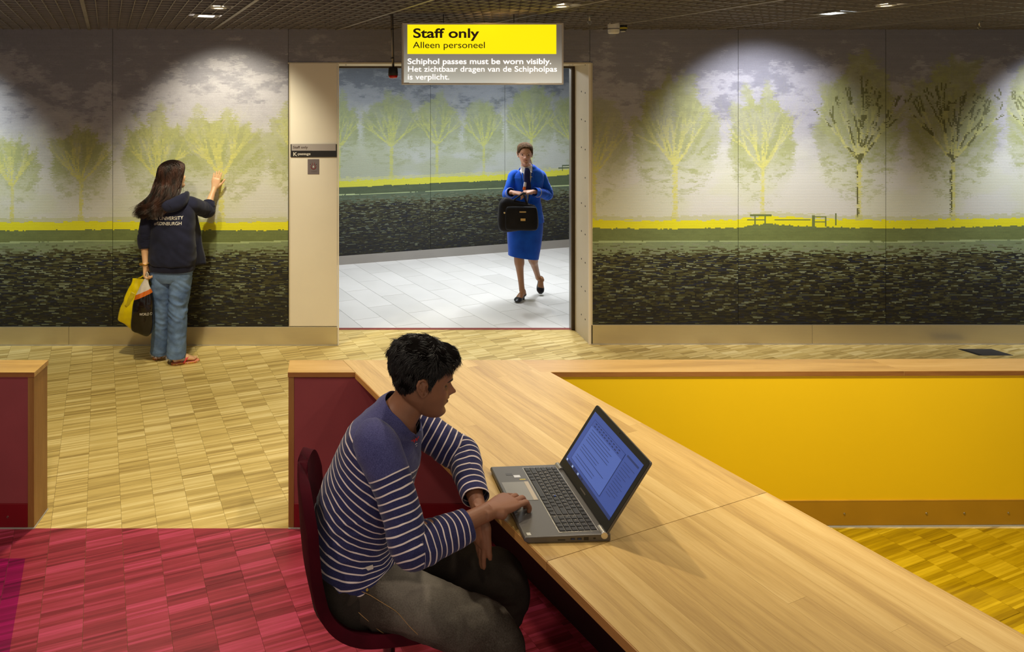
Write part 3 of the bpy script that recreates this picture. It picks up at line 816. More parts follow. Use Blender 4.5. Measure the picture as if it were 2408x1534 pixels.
# desk
desk = tag(empty('desk', (0.9, 2.2, 0)), 'long slanting oak desk of glued staves running from the partition towards the viewer', 'desk')
outline = [(lineL(YB), YB), (lineL(0.35), 0.35), (lineR(0.35), 0.35), (lineR(YB), YB)]
if area2(outline) < 0: outline = outline[::-1]
core = MB().prism(outline, ZL - 0.003, ZT - 0.0055).build('tabletop_core', M_CAP, desk)
dd = Vector((0.40, -1.0)).normalized(); dn = Vector((-dd.y, dd.x))       # along, across (to the right)
seam0 = Vector((0.581, 1.885)); s_seam = seam0.dot(dd)
SWD = 0.0705
r_ = random.Random(5)
n0 = min(Vector(q).dot(dn) for q in outline)
k = 0
nn = n0 - 0.004
while nn < n0 + 1.6:
    w = SWD
    for lo, hi in ((-4.0, s_seam), (s_seam, 3.0)):
        s = lo + r_.uniform(0.0, 0.5) if lo < -3 else lo
        first = True
        while s < hi:
            L = r_.uniform(0.55, 1.15)
            if first and lo > -3: L *= r_.uniform(0.35, 1)
            first = False
            e = min(hi, s + L)
            if hi - e < 0.12: e = hi
            g = 0.00016; gs = 0.0009 if abs(s - s_seam) < 1e-6 else g; ge = 0.0009 if abs(e - s_seam) < 1e-6 else g
            q = [dd * a + dn * b for a, b in ((s + gs, nn + g), (e - ge, nn + g), (e - ge, nn + w - g), (s + gs, nn + w - g))]
            q = [(a.x, a.y) for a in q]
            if area2(q) < 0: q = q[::-1]
            c = clip_poly(q, outline)
            if c and area2(c) > 1e-4:
                MB().prism(c, ZT - 0.006, ZT + r_.uniform(-0.00012, 0.00012)).build('stave', M_TOP, desk)
            s = e
    nn += w
M_EDGE = oak('oak_edge', srgb(150, 106, 54), srgb(190, 142, 80), srgb(214, 170, 110), DANG)
for (y0, y1) in ((3.20, 1.8852), (1.8835, 0.36)):
    a = Vector((lineL(y0), y0)); b = Vector((lineL(y1), y1)); n_ = dn * -1
    q = [a, b, b + n_ * 0.004, a + n_ * 0.004]; q = [(x.x, x.y) for x in q]
    if area2(q) < 0: q = q[::-1]
    MB().prism(q, ZL - 0.004, ZT - 0.0006).build('edge_strip', M_EDGE, desk, bevel=0.0012)
# support panel under the desk; near-black colour stands in for its shade
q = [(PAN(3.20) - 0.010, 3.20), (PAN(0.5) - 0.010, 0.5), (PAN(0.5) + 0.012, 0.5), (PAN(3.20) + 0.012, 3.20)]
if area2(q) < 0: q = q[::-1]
MB().prism(q, 0.0, ZL - 0.004).build('support_panel', plain('support_shaded', srgb(44, 16, 20), 0.7), desk)

# ================================================================== CEILING FITTINGS AND SIGN
M_LAMPW = emit('lamp_white', (1.0, 0.97, 0.92, 1), 9.0)
M_LAMPB = emit('lamp_bluewhite', (0.75, 0.88, 1.0, 1), 7.0)
M_LAMPY = emit('lamp_warm', (1.0, 0.85, 0.55, 1), 3.2)
M_WHITE = plain('white_enamel', srgb(208, 204, 196), 0.4, var=0.03)
M_GREYM = plain('grey_metal', srgb(120, 112, 104), 0.4, metal=0.6)
CANG = CT
def square_light(x, y, mat, label):
    o = tag(empty('recessed_light', (x, y, CEIL)), label, 'ceiling light')
    R = Matrix.Translation((x, y, 0)) @ Matrix.Rotation(CANG, 4, 'Z')
    m = MB(); s, w = 0.085, 0.03
    for a in ((-s, s, -s, -s + w), (-s, s, s - w, s), (-s, -s + w, -s + w, s - w), (s - w, s, -s + w, s - w)):
        m.box(a[0], a[1], a[2], a[3], CEIL - 0.004, CEIL + 0.002, R)
    m.build('frame', M_CARR, o)
    MB().box(-s + w, s - w, -s + w, s - w, CEIL - 0.001, CEIL + 0.03, R).build('lens', mat, o)
    return o
square_light(P(485, 37, 4.72).x, 4.72, M_LAMPW, 'square recessed light glowing in the ceiling above the woman in the hoodie')
square_light(P(1958, 31, 4.58).x, 4.58, M_LAMPB, 'square bluish recessed light in the ceiling right of the sign')
def round_light(u, Y, label):
    x = (u - CX) * Y / FPX
    o = tag(empty('round_downlight', (x, Y, CEIL)), label, 'ceiling light')
    M = Matrix.Translation((x, Y, CEIL))
    MB().lathe([(0.034, 0.004), (0.052, 0.0035), (0.054, -0.002), (0.036, -0.005), (0.034, 0.004)], M, 28).build('rim', M_WHITE, o, smooth=True)
    MB().lathe([(0.0, -0.001), (0.034, -0.001), (0.034, 0.02), (0, 0.02)], M, 24).build('lens', M_LAMPY, o)
round_light(514, 4.33, 'small round downlight beside the square light on the left')
round_light(1320, 4.26, 'small round downlight in the ceiling just right of the sign')
round_light(2084, 4.22, 'small round downlight in the ceiling at the far right')
def sprinkler(u, v, Y, label):
    a = P(u, v, Y); 
    o = tag(empty('sprinkler', (a.x, Y, CEIL)), label, 'sprinkler')
    MB().cyl((a.x, Y, CEIL + 0.02), (a.x, Y, CEIL - 0.03), 0.007, n=10).build('stem', M_SCREW, o, smooth=True)
    MB().cyl((a.x, Y, CEIL - 0.0), (a.x, Y, CEIL + 0.006), 0.022, n=16).build('rosette', M_SCREW, o)
    m = MB()
    for s in (-1, 1): m.tube([(a.x + s * 0.006, Y, CEIL - 0.028), (a.x + s * 0.013, Y, CEIL - 0.04), (a.x + s * 0.004, Y, CEIL - 0.055)], 0.0022, 6)
    m.build('yoke', M_SCREW, o)
    MB().cyl((a.x, Y, CEIL - 0.055), (a.x, Y, CEIL - 0.058), 0.015, n=14).build('deflector', M_SCREW, o)
sprinkler(1386, 40, 4.75, 'small sprinkler head in the ceiling between sign and smoke detector')
sprinkler(2303, 55, 5.1, 'small sprinkler head in the ceiling at the far right')
# sensors
o = tag(empty('smoke_detector', P(1443, 60, 5.25)), 'white round detector under the ceiling right of the sign', 'detector')
c = P(1443, 70, 5.25)
MB().lathe([(0.0, -0.042), (0.035, -0.041), (0.043, -0.034), (0.045, 0.03), (0.045, 0.075), (0, 0.075)], Matrix.Translation((c.x, 5.25, c.z + 0.01)), 28).build('housing', M_WHITE, o, smooth=True)
MB().lathe([(0.0451, -0.008), (0.0465, -0.008), (0.0465, -0.003), (0.0451, -0.003)], Matrix.Translation((c.x, 5.25, c.z + 0.01)), 28).build('slot_ring', M_GREYM, o)
o = tag(empty('sensor', P(1465, 60, 5.30)), 'small black sensor with yellow band behind the white detector', 'sensor')
c = P(1465, 70, 5.32)
MB().lathe([(0.0, -0.024), (0.022, -0.022), (0.031, 0.0), (0.031, 0.06), (0, 0.06)], Matrix.Translation((c.x, 5.32, c.z + 0.01)), 24).build('housing', M_BLACK, o, smooth=True)
MB().lathe([(0.0312, -0.004), (0.0325, -0.004), (0.0325, 0.006), (0.0312, 0.006)], Matrix.Translation((c.x, 5.32, c.z + 0.01)), 24).build('band', plain('yellow_band', srgb(210, 190, 30), 0.5), o)
MB().lathe([(0.0, -0.028), (0.018, -0.027), (0.020, -0.022), (0, -0.02)], Matrix.Translation((c.x, 5.32, c.z + 0.01)), 20).build('lens', M_WHITE, o, smooth=True)

# hanging sign
YS = 4.62
sx0, sx1 = P(946, 0, YS).x, P(1325, 0, YS).x; sz1, sz0 = P(0, 54, YS).z, P(0, 199, YS).z
M_FRAME = plain('sign_frame', srgb(196, 186, 174), 0.35, var=0.03, metal=0.3)
def sign_grad():
    t = NT('sign_grey_glass')
    tc = t.add('ShaderNodeTexCoord'); sp = t.add('ShaderNodeSeparateXYZ'); t.link(tc.outputs['Generated'], sp.inputs[0])
    c = srgb(150, 136, 122)
    t.color(c)
    # emission grows stronger towards the lower edge
    f = t.math('POWER', t.math('SUBTRACT', 1.0, sp.outputs[2]), 2.2)
    t.b.inputs['Emission Color'].default_value = srgb(226, 228, 214)
    t.link(t.math('ADD', t.math('MULTIPLY', f, 0.42), 0.05), t.b.inputs['Emission Strength'])
    t.val(t.b, Roughness=0.3)
    return t.m
M_SGREY = sign_grad()
M_SYEL = emit('sign_yellow', (1.0, 0.86, 0.0, 1), 0.72); M_SYEL.node_tree.nodes['Principled BSDF'].inputs['Base Color'].default_value = (0.5, 0.4, 0, 1)
M_SWHITE = emit('sign_white_letters', (1, 1, 1, 1), 0.8)
M_SDARK = plain('sign_dark_letters', srgb(58, 30, 14), 0.5)
sg = tag(empty('hanging_sign', ((sx0 + sx1) / 2, YS, sz1)), 'lit hanging box sign with yellow field reading Staff only above the doorway', 'sign')
MB().box(sx0, sx1, YS + 0.004, YS + 0.075, sz0, sz1).build('housing', M_FRAME, sg, bevel=0.002)
m = MB(); fw = 0.011
m.box(sx0, sx1, YS - 0.004, YS + 0.006, sz1 - fw, sz1); m.box(sx0, sx1, YS - 0.004, YS + 0.006, sz0, sz0 + fw)
m.box(sx0, sx0 + fw, YS - 0.004, YS + 0.006, sz0 + fw, sz1 - fw); m.box(sx1 - fw, sx1, YS - 0.004, YS + 0.006, sz0 + fw, sz1 - fw)
m.build('front_frame', M_FRAME, sg, bevel=0.0015)
MB().box(sx0 + fw, sx1 - fw, YS, YS + 0.004, sz0 + fw, sz1 - fw).build('face_glass', M_SGREY, sg)
yx0, yx1 = P(958, 0, YS).x, P(1308, 0, YS).x; yz1, yz0 = P(0, 58, YS).z, P(0, 127, YS).z
MB().box(yx0, yx1, YS - 0.0016, YS, yz0, yz1).build('yellow_field', M_SYEL, sg)
def sign_text(name, txt, u, v, h_px, w_px, mat, par, Y, bold=0.0, shear=0):
    """baseline at (u,v), cap height and total width in metres taken from the photo's size at distance Y"""
    k = Y / FPX; a = P(u, v, Y)
    o = text_mesh(name, txt, 1.0, Matrix(), mat, None, bold=0.0, extrude=0.0)
    xs = [q.co.x for q in o.data.vertices]; w0 = max(xs) - min(xs); bpy.data.objects.remove(o)
    size = h_px * k / 0.729
    sx = (w_px * k) / (w0 * size)
    o = text_mesh(name, txt, size, wallM(a.x, Y, a.z), mat, None, extrude=0.0004, bold=bold * size, sx=sx, shear=shear)
    # every word is a piece of its own
    co = [q.co.copy() for q in o.data.vertices]; fs = [tuple(f.vertices) for f in o.data.polygons]
    spans = sorted((min(co[i].x for i in f), max(co[i].x for i in f)) for f in fs)
    cuts = []; e = spans[0][1]
    for s0, s1 in spans:
        if s0 - e > size * sx * 0.17: cuts.append((e + s0) / 2)
        e = max(e, s1)
    bpy.data.objects.remove(o); out = []
    for lo, hi in zip([-1e9] + cuts, cuts + [1e9]):
        ff = [f for f in fs if lo < co[f[0]].x < hi]
        if not ff: continue
        used = sorted({i for f in ff for i in f}); ix = {k: n for n, k in enumerate(used)}
        mb = MB(); mb.poly([co[i] for i in used], [tuple(ix[i] for i in f) for f in ff]); out.append(mb.build(name, mat, par))
    return out
sign_text('lettering', 'Staff only', 971, 88.5, 22.5, 153, M_SDARK, sg, YS - 0.0018, 0.022)
sign_text('lettering', 'Alleen personeel', 971, 113, 15.5, 169, M_SDARK, sg, YS - 0.0018, 0.002)
sign_text('lettering', 'Schiphol passes must be worn visibly.', 958, 150.5, 13.5, 337, M_SWHITE, sg, YS - 0.0018, 0.012)
sign_text('lettering', 'Het zichtbaar dragen van de Schipholpas', 958, 168.5, 13.5, 350, M_SWHITE, sg, YS - 0.0018, 0.003)
sign_text('lettering', 'is verplicht.', 958, 187, 13.5, 97, M_SWHITE, sg, YS - 0.0018, 0.003)
MB().box(P(950, 0, YS).x, P(962, 0, YS).x, YS - 0.0012, YS, P(0, 195.5, YS).z, P(0, 194.3, YS).z).build('maker_mark', M_GREYM, sg)
wx = P(1212, 0, YS).x
MB().cyl((wx, YS + 0.04, sz1), (wx, YS + 0.04, CEIL + 0.27), 0.003, n=6).build('hanging_wire', M_BLACK, sg)
wx = P(1045, 0, YS).x
MB().cyl((wx, YS + 0.04, sz1), (wx, YS + 0.04, CEIL + 0.27), 0.003, n=6).build('hanging_wire', M_BLACK, sg)

# pendant alarm beacon
YBc = 4.66
a = P(924, 159, YBc)
bc_ = tag(empty('warning_beacon', (a.x, YBc, CEIL)), 'black and red warning beacon hanging on a thin rod left of the sign', 'beacon')
M_ROD = plain('rod', srgb(150, 138, 118), 0.35, metal=0.7)
zt = P(0, 36, YBc).z
MB().tube([(a.x - 0.012, YBc, CEIL + 0.05), (a.x - 0.008, YBc, P(0, 90, YBc).z), (a.x, YBc, a.z)], 0.0055, 10).build('rod', M_ROD, bc_, smooth=True)
MB().tube([(a.x - 0.003, YBc - 0.01, CEIL + 0.02), (a.x + 0.002, YBc - 0.012, P(0, 90, YBc).z), (a.x + 0.006, YBc - 0.008, a.z)], 0.003, 8).build('cable', M_BLACK, bc_, smooth=True)
for v in (69, 137):
    z = P(0, v, YBc).z; MB().cyl((a.x - 0.005, YBc - 0.004, z - 0.003), (a.x - 0.005, YBc - 0.004, z + 0.003), 0.0115, n=14).build('cable_tie', M_BLACK, bc_)
M = Matrix.Translation((a.x + 0.001, YBc, 0))
zb, zl = P(0, 177, YBc).z, P(0, 184, YBc).z
MB().lathe([(0.0, zb - 0.002), (0.034, zb - 0.002), (0.034, zb + 0.02), (0.031, a.z - 0.004), (0.028, a.z + 0.002), (0, a.z + 0.003)], M, 28).build('housing', M_BLACK, bc_, smooth=True)
M_REDL = plain('red_lens', srgb(178, 10, 10), 0.15, var=0.05)
MB().lathe([(0, zl - 0.002), (0.022, zl), (0.031, zl + 0.007), (0.033, zb), (0, zb)], M, 28).build('lens', M_REDL, bc_, smooth=True)

# wall plates on the cream jamb
yp = YL - 0.008
s1 = tag(empty('door_sign', P(738, 354, yp)), 'grey and black plate reading Staff only and K-passage on the cream door jamb', 'sign')
q = lambda u, v: P(u, v, yp)
MB().box(q(683.5, 0).x, q(792, 0).x, yp - 0.008, yp, q(0, 369.5).z, q(0, 339).z).build('backing_plate', plain('plate_black', srgb(30, 26, 22), 0.35, var=0.05), s1, bevel=0.001)
MB().box(q(686, 0).x, q(789.7, 0).x, yp - 0.010, yp - 0.008, q(0, 354.3).z, q(0, 338.5).z).build('upper_plate', plain('plate_silver', srgb(178, 168, 162), 0.35, metal=0.2, var=0.03), s1)
sign_text('lettering', 'Staff only', 688.8, 349.3, 6.0, 34.5, M_SDARK, s1, yp - 0.0102, 0.014)
M_PW = plain('letter_white', srgb(222, 214, 200), 0.5)
sign_text('lettering', 'K', 688.8, 367, 9.3, 8.5, M_PW, s1, yp - 0.0082, 0.02)
sign_text('lettering', '-passage', 697.6, 364.6, 6.0, 32, M_PW, s1, yp - 0.0082, 0.014)
s2 = tag(empty('notice', P(737, 392, yp)), 'small grey metal notice with red hand and flame symbol below the door plate', 'notice')
MB().box(q(723.5, 0).x, q(750.5, 0).x, yp - 0.003, yp, q(0, 410).z, q(0, 374.3).z).build('plate', plain('notice_grey', srgb(124, 112, 112), 0.35, metal=0.3, var=0.06), s2, bevel=0.0008)
M_NRED = plain('notice_red', srgb(128, 18, 20), 0.5); yq = yp - 0.0032
cx_, cz_ = q(737, 0).x, q(0, 392).z; kx = yp / FPX
ring = [(cx_ + 5.8 * kx * math.cos(t), yq, cz_ + 5.8 * kx * math.sin(t)) for t in np.linspace(math.radians(170), math.radians(370), 18)]
MB().tube(ring, 0.0028, 6).build('ring_symbol', M_NRED, s2)
for s in (-1, 1):
    MB().tube([(cx_ + s * 5.0 * kx, yq, cz_ + 2.2 * kx), (cx_ + s * 2.3 * kx, yq, cz_ + 5.4 * kx), (cx_ + s * 3.0 * kx, yq, cz_ + 10 * kx)], [0.003, 0.0026, 0.001], 6).build('flame_symbol', M_NRED, s2)
    MB().cyl((cx_ + s * 6.9 * kx, yq + 0.0006, cz_ + 5.2 * kx), (cx_ + s * 6.9 * kx, yq - 0.0004, cz_ + 5.2 * kx), 0.0034, n=10).build('dot_symbol', M_BLACK, s2)
MB().box(cx_ - 1.0 * kx, cx_ + 1.0 * kx, yq - 0.0006, yq, cz_ - 2.5 * kx, cz_ + 2.0 * kx).build('figure_symbol', M_PW, s2)
for dz in (10.2, 12.0): MB().box(cx_ - 5 * kx, cx_ + 8 * kx, yq - 0.0004, yq, cz_ - dz * kx - 0.0015, cz_ - dz * kx).build('text_line', plain('notice_text', srgb(70, 60, 58), 0.6), s2)

# floor hatch at the right
m = MB(); a0, a1 = 5.42, 5.52
hatch = tag(empty('floor_hatch', (5.3, 5.47, 0)), 'dark grey metal plate in the oak floor behind the yellow partition', 'floor plate')
M_HATCH = plain('hatch', srgb(74, 74, 78), 0.5, metal=0.4)
q_ = [P(2313, 836, 5.4), P(2380, 836, 5.4), P(2345, 822, 5.53), P(2262, 822, 5.53)]
q_ = [(5.16, 5.395), (5.44, 5.395), (5.40, 5.535), (5.12, 5.535)]
MB().prism(q_, -0.004, 0.0025).build('plate', M_HATCH, hatch, bevel=0.001)
q2 = [(5.17, 5.40), (5.19, 5.40), (5.15, 5.53), (5.13, 5.53)]
MB().prism(q2, 0.0025, 0.0045).build('rim', M_BLACK, hatch)

# ================================================================== LAPTOP
LW, LD, LT = 0.380, 0.258, 0.022
LA = math.radians(2.2)
LO = Vector((0.533, 2.150, ZT + 0.0012))
LM = Matrix.Translation(LO) @ Matrix.Rotation(LA, 4, 'Z')     # x: away from the user, y: user's left
lap = tag(empty('laptop', LO), 'open grey laptop with a blue lit screen standing on the oak desk', 'laptop')
def lbox(x0, x1, y0, y1, z0, z1, name, mat, bevel=0.0, par=None):
    return MB().box(x0, x1, y0, y1, z0, z1, LM).build(name, mat, par or lap, bevel=bevel)
M_LG = plain('laptop_metal', srgb(98, 95, 92), 0.38, metal=0.55, var=0.05)
M_LB = plain('laptop_black', srgb(26, 24, 22), 0.42, var=0.1)
M_KEY = plain('key_black', srgb(34, 31, 28), 0.45, var=0.1)
M_SILV = plain('hinge_silver', srgb(206, 202, 196), 0.25, metal=0.9, var=0.03)
# wedge base, thinner at the front
m = MB()
prof = [(0.0, 0.006), (0.012, 0.0), (LD, 0.0), (LD, LT), (0.004, LT - 0.004), (0.0, LT - 0.008)]
vs = [LM @ Vector((x, y, z)) for y in (-LW / 2, LW / 2) for x, z in prof]; n = len(prof)
m.poly(vs, [tuple(range(n)), tuple(range(n, 2 * n))[::-1]] + [(i, n + i, n + (i + 1) % n, (i + 1) % n) for i in range(n)])
m.build('base', M_LG, lap, bevel=0.002)
ztop = lambda x: LT - 0.004 * (1 - x / LD)
kx0, kx1, ky0, ky1 = 0.112, 0.226, -0.172, 0.172
wellM = lambda x0, x1, y0, y1, z: [LM @ Vector((x, y, ztop(x) + z)) for x, y in ((x0, y0), (x1, y0), (x1, y1), (x0, y1))]
def slab(x0, x1, y0, y1, z0, z1, name, mat, par=None, inset=0.0):
    a = wellM(x0, x1, y0, y1, z0); b = wellM(x0 + inset, x1 - inset, y0 + inset, y1 - inset, z1)
    m = MB().poly(a + b, [(3, 2, 1, 0), (4, 5, 6, 7), (0, 1, 5, 4), (1, 2, 6, 5), (2, 3, 7, 6), (3, 0, 4, 7)])
    return m.build(name, mat, par or lap)
slab(kx0 - 0.003, kx1 + 0.003, ky0 - 0.003, ky1 + 0.003, -0.001, 0.0004, 'keyboard_rim', M_SILV)
slab(kx0 - 0.0012, kx1 + 0.0012, ky0 - 0.0012, ky1 + 0.0012, -0.001, 0.0006, 'keyboard_well', M_LG)
rows = [
    ('nums', [1] * 15 + [0.0]),
]
KH = (kx1 - kx0) / 6.0
layout = [  # from the rear row to the front row: list of (width, legend)
    [(0.8, 'Esc')] + [(0.8, 'F%d' % i) for i in range(1, 13)] + [(0.8, ''), (0.8, ''), (0.8, '')] + [(0.8, '')] * 3,
    [(0.8, '`')] + [(0.86, c) for c in '1234567890-='] + [(1.5, '')] + [(0.2, None)] + [(0.86, ''), (0.86, '/'), (0.86, '*'), (0.86, '-')],
    [(1.2, '')] + [(0.86, c) for c in 'QWERTYUIOP[]'] + [(1.1, '')] + [(0.2, None)] + [(0.86, '7'), (0.86, '8'), (0.86, '9'), (0.86, '+')],
    [(1.4, '')] + [(0.86, c) for c in "ASDFGHJKL;'"] + [(1.76, '')] + [(0.2, None)] + [(0.86, '4'), (0.86, '5'), (0.86, '6'), (0.86, '')],
    [(1.9, '')] + [(0.86, c) for c in 'ZXCVBNM,./'] + [(2.12, '')] + [(0.2, None)] + [(0.86, '1'), (0.86, '2'), (0.86, '3'), (0.86, '')],
    [(1.1, ''), (0.86, ''), (0.86, ''), (0.86, ''), (4.5, ''), (0.86, ''), (0.86, ''), (0.9, ''), (0.86, ''), (0.9, '')] + [(0.2, None)] + [(1.72, '0'), (0.86, '.'), (0.86, '')],
]
legend = []
for ri, row in enumerate(layout):
    tot = sum(w for w, _ in row); sc_ = (ky1 - ky0) / tot
    x1 = kx1 - ri * KH; x0 = x1 - KH; y = ky1
    for w, c in row:
        y2 = y - w * sc_
        if c is not None:
            slab(x0 + 0.0013, x1 - 0.0013, y2 + 0.0012, y - 0.0012, 0.0004, 0.0028, 'key', M_KEY, inset=0.0009)
            if c: legend.append((c, x0 + KH * 0.42, y - 0.0042))
        y = y2
lg = MB()
for c, x, y in legend:
    cu_ = bpy.data.curves.new('t', 'FONT'); cu_.body = c; cu_.size = 0.0062 if len(c) == 1 else 0.004
    t_ = bpy.data.objects.new('t', cu_); COL.objects.link(t_)
    bpy.context.view_layer.update()
    me = bpy.data.meshes.new_from_object(t_.evaluated_get(bpy.context.evaluated_depsgraph_get()))
    # letters read from the user's side: text x -> -y, text y -> +x
    vs = [LM @ Vector((x + q.co.y, y - q.co.x, ztop(x) + 0.0031)) for q in me.vertices]
    lg.poly(vs, [tuple(f.vertices) for f in me.polygons])
    bpy.data.objects.remove(t_); bpy.data.curves.remove(cu_); bpy.data.meshes.remove(me)
lg.build('key_legends', plain('legend_white', srgb(196, 180, 150), 0.6), lap)
slab(0.012, 0.088, -0.012, 0.092, 0.0, 0.0005, 'touchpad', plain('touchpad', srgb(138, 136, 132), 0.3, var=0.03))
slab(0.088, 0.102, -0.012, 0.092, 0.0, 0.0009, 'touchpad_buttons', plain('pad_button', srgb(186, 172, 152), 0.3, var=0.03))
slab(0.158, 0.163, -0.002, 0.003, 0.002, 0.0042, 'pointing_stick', plain('stick_blue', srgb(30, 70, 150), 0.5))
slab(0.040, 0.062, 0.132, 0.144, 0.0, 0.0004, 'sticker', plain('sticker_a', srgb(60, 58, 58), 0.3))
slab(0.064, 0.086, 0.118, 0.132, 0.0, 0.0004, 'sticker', plain('sticker_w', srgb(206, 208, 214), 0.3))
slab(0.078, 0.098, 0.103, 0.108, 0.0, 0.0004, 'sticker', plain('sticker_y', srgb(196, 176, 60), 0.3))
slab(0.012, 0.024, -0.182, -0.170, 0.0, 0.0004, 'sticker', plain('sticker_g', srgb(190, 188, 180), 0.3))
slab(0.232, 0.240, -0.168, -0.154, 0.0, 0.0006, 'power_button', M_SILV)
# ports on the near side
yn = -LW / 2
for x0, x1, z0, z1, nm in ((0.100, 0.122, 0.006, 0.009, 'card_slot'), (0.138, 0.151, 0.007, 0.0125, 'usb_port'), (0.158, 0.171, 0.007, 0.0125, 'usb_port'), (0.178, 0.192, 0.005, 0.014, 'network_port'), (0.206, 0.213, 0.008, 0.012, 'lock_slot')):
    lbox(x0, x1, yn - 0.0006, yn + 0.003, z0, z1, nm, M_LB)
lbox(0.140, 0.149, yn - 0.0009, yn, 0.0085, 0.0105, 'usb_tongue', plain('usb_blue', srgb(40, 70, 130), 0.5))
lbox(0.160, 0.169, yn - 0.0009, yn, 0.0085, 0.0105, 'usb_tongue', plain('usb_blue2', srgb(40, 70, 130), 0.5))
# lid
HX, HZ_ = LD - 0.012, LT + 0.002
tilt = math.radians(33)
LLID = 0.246
LidM = LM @ Matrix.Translation((HX, 0, HZ_)) @ Matrix.Rotation(tilt, 4, 'Y')    # local z: up the lid, local x: to the back
def rrect(w, h, r, n=5):
    out = []
    for cx2, cy2, a0_ in ((w / 2 - r, h - r, 0), (-w / 2 + r, h - r, 90), (-w / 2 + r, r * 0.3, 180), (w / 2 - r, r * 0.3, 270)):
        rr2 = r if a0_ < 180 else r * 0.3
        cxx = math.copysign(w / 2 - rr2, cx2)
        for i in range(n):
            t = math.radians(a0_ + 90 * i / (n - 1)); out.append((cxx + rr2 * math.cos(t), cy2 + rr2 * math.sin(t)))
    return out
YZ = Matrix(((0, 0, 1, 0), (1, 0, 0, 0), (0, 1, 0, 0), (0, 0, 0, 1)))   # local xy outline -> lid y,z ; extrude -> lid x
MB().extrude(rrect(LW - 0.002, LLID, 0.008), LidM @ YZ, 0.007).build('lid', M_LG, lap, bevel=0.001)
MB().extrude(rrect(LW - 0.005, LLID - 0.003, 0.007), LidM @ Matrix.Translation((-0.0015, 0, 0.0015)) @ YZ, 0.0015).build('bezel', M_LB, lap)
def lid_quad(y0, y1, z0, z1, dx, name, mat, par=None):
    return MB().box(dx - 0.0003, dx, y0, y1, z0, z1, LidM).build(name, mat, par or lap)
SW0, SW1, SH0, SH1 = -0.172, 0.172, 0.030, 0.224
E = lambda n, c, s=1.0: emit(n, srgb(*c), s)
M_SCR = E('screen_blue', (52, 72, 138), 0.55); M_SCR2 = E('screen_page', (66, 88, 156), 0.6); M_SCR3 = E('screen_line', (24, 36, 78), 0.4); M_SCR4 = E('screen_bar', (36, 50, 98), 0.45); M_SCRL = E('screen_light', (140, 160, 200), 0.6)
scr = lid_quad(SW0, SW1, SH0, SH1, -0.0018, 'screen', M_SCR)
ly = lambda a: SW1 - a * (SW1 - SW0)        # a: 0 left .. 1 right as the user sees it
lz = lambda b: SH1 - b * (SH1 - SH0)        # b: 0 top .. 1 bottom
def sq(a0, a1, b0, b1, mat, name, lift=0.0004): lid_quad(ly(a1), ly(a0), lz(b1), lz(b0), -0.0018 - lift, name, mat, scr)
sq(0.07, 0.735, 0.10, 0.90, M_SCR3, 'window_border', 0.0003)
sq(0.075, 0.728, 0.105, 0.893, M_SCR2, 'document_page', 0.0005)
sq(0.075, 0.728, 0.105, 0.22, M_SCR, 'toolbar', 0.0007)
sq(0.0, 1.0, 0.945, 1.0, M_SCR4, 'taskbar', 0.0004)
for i in range(9): sq(0.02 + i * 0.045, 0.045 + i * 0.045, 0.955, 0.99, M_SCRL if i % 3 == 0 else M_SCR3, 'taskbar_icon', 0.0007)
r2 = random.Random(3)
for i in range(14):
    b = 0.16 + i * 0.05
    if i < 2:
        for k2 in range(10): sq(0.12 + k2 * 0.055, 0.15 + k2 * 0.055, b - 0.03, b - 0.015, M_SCR3, 'toolbar_icon', 0.001)
    elif i not in (7, 11): sq(0.12, 0.12 + r2.uniform(0.35, 0.56), b, b + 0.007, M_SCR3, 'text_line', 0.001)
for i in range(12): sq(0.77, 0.77 + r2.uniform(0.08, 0.19), 0.2 + i * 0.05, 0.207 + i * 0.05, M_SCR4, 'text_line', 0.0006)
sq(0.76, 0.97, 0.08, 0.11, M_SCR4, 'side_pane_bar', 0.0006)
MB().box(-0.0006, 0, -0.02, 0.02, 0.012, 0.016, LidM @ Matrix.Translation((-0.0016, 0, 0))).build('badge', M_GREYM, lap)
MB().cyl(LidM @ Vector((-0.0014, 0, LLID - 0.010)), LidM @ Vector((-0.0024, 0, LLID - 0.010)), 0.002, n=12).build('webcam', M_BLACK, lap)
for s in (1, -1):
    MB().cyl(LM @ Vector((LD - 0.019, s * (LW / 2 - 0.034), LT * 0.80)), LM @ Vector((LD - 0.019, s * (LW / 2 + 0.0015), LT * 0.80)), 0.0105, n=24).build('hinge_cap', M_SILV, lap, smooth=False, bevel=0.001)
# ================================================================== PEOPLE TOOLS
def cr(keys, n):
    """Catmull-Rom resampling of rows"""
    k = np.asarray(keys, float); m = len(k)
    t = np.linspace(0, m - 1, n); i = np.clip(t.astype(int), 0, m - 2); f = (t - i)[:, None]
    p0 = k[np.clip(i - 1, 0, m - 1)]; p1 = k[i]; p2 = k[i + 1]; p3 = k[np.clip(i + 2, 0, m - 1)]
    return 0.5 * ((2 * p1) + (-p0 + p2) * f + (2 * p0 - 5 * p1 + 4 * p2 - p3) * f ** 2 + (-p0 + 3 * p1 - 3 * p2 + p3) * f ** 3)

def norm(a): return a / (np.linalg.norm(a, axis=-1, keepdims=True) + 1e-12)

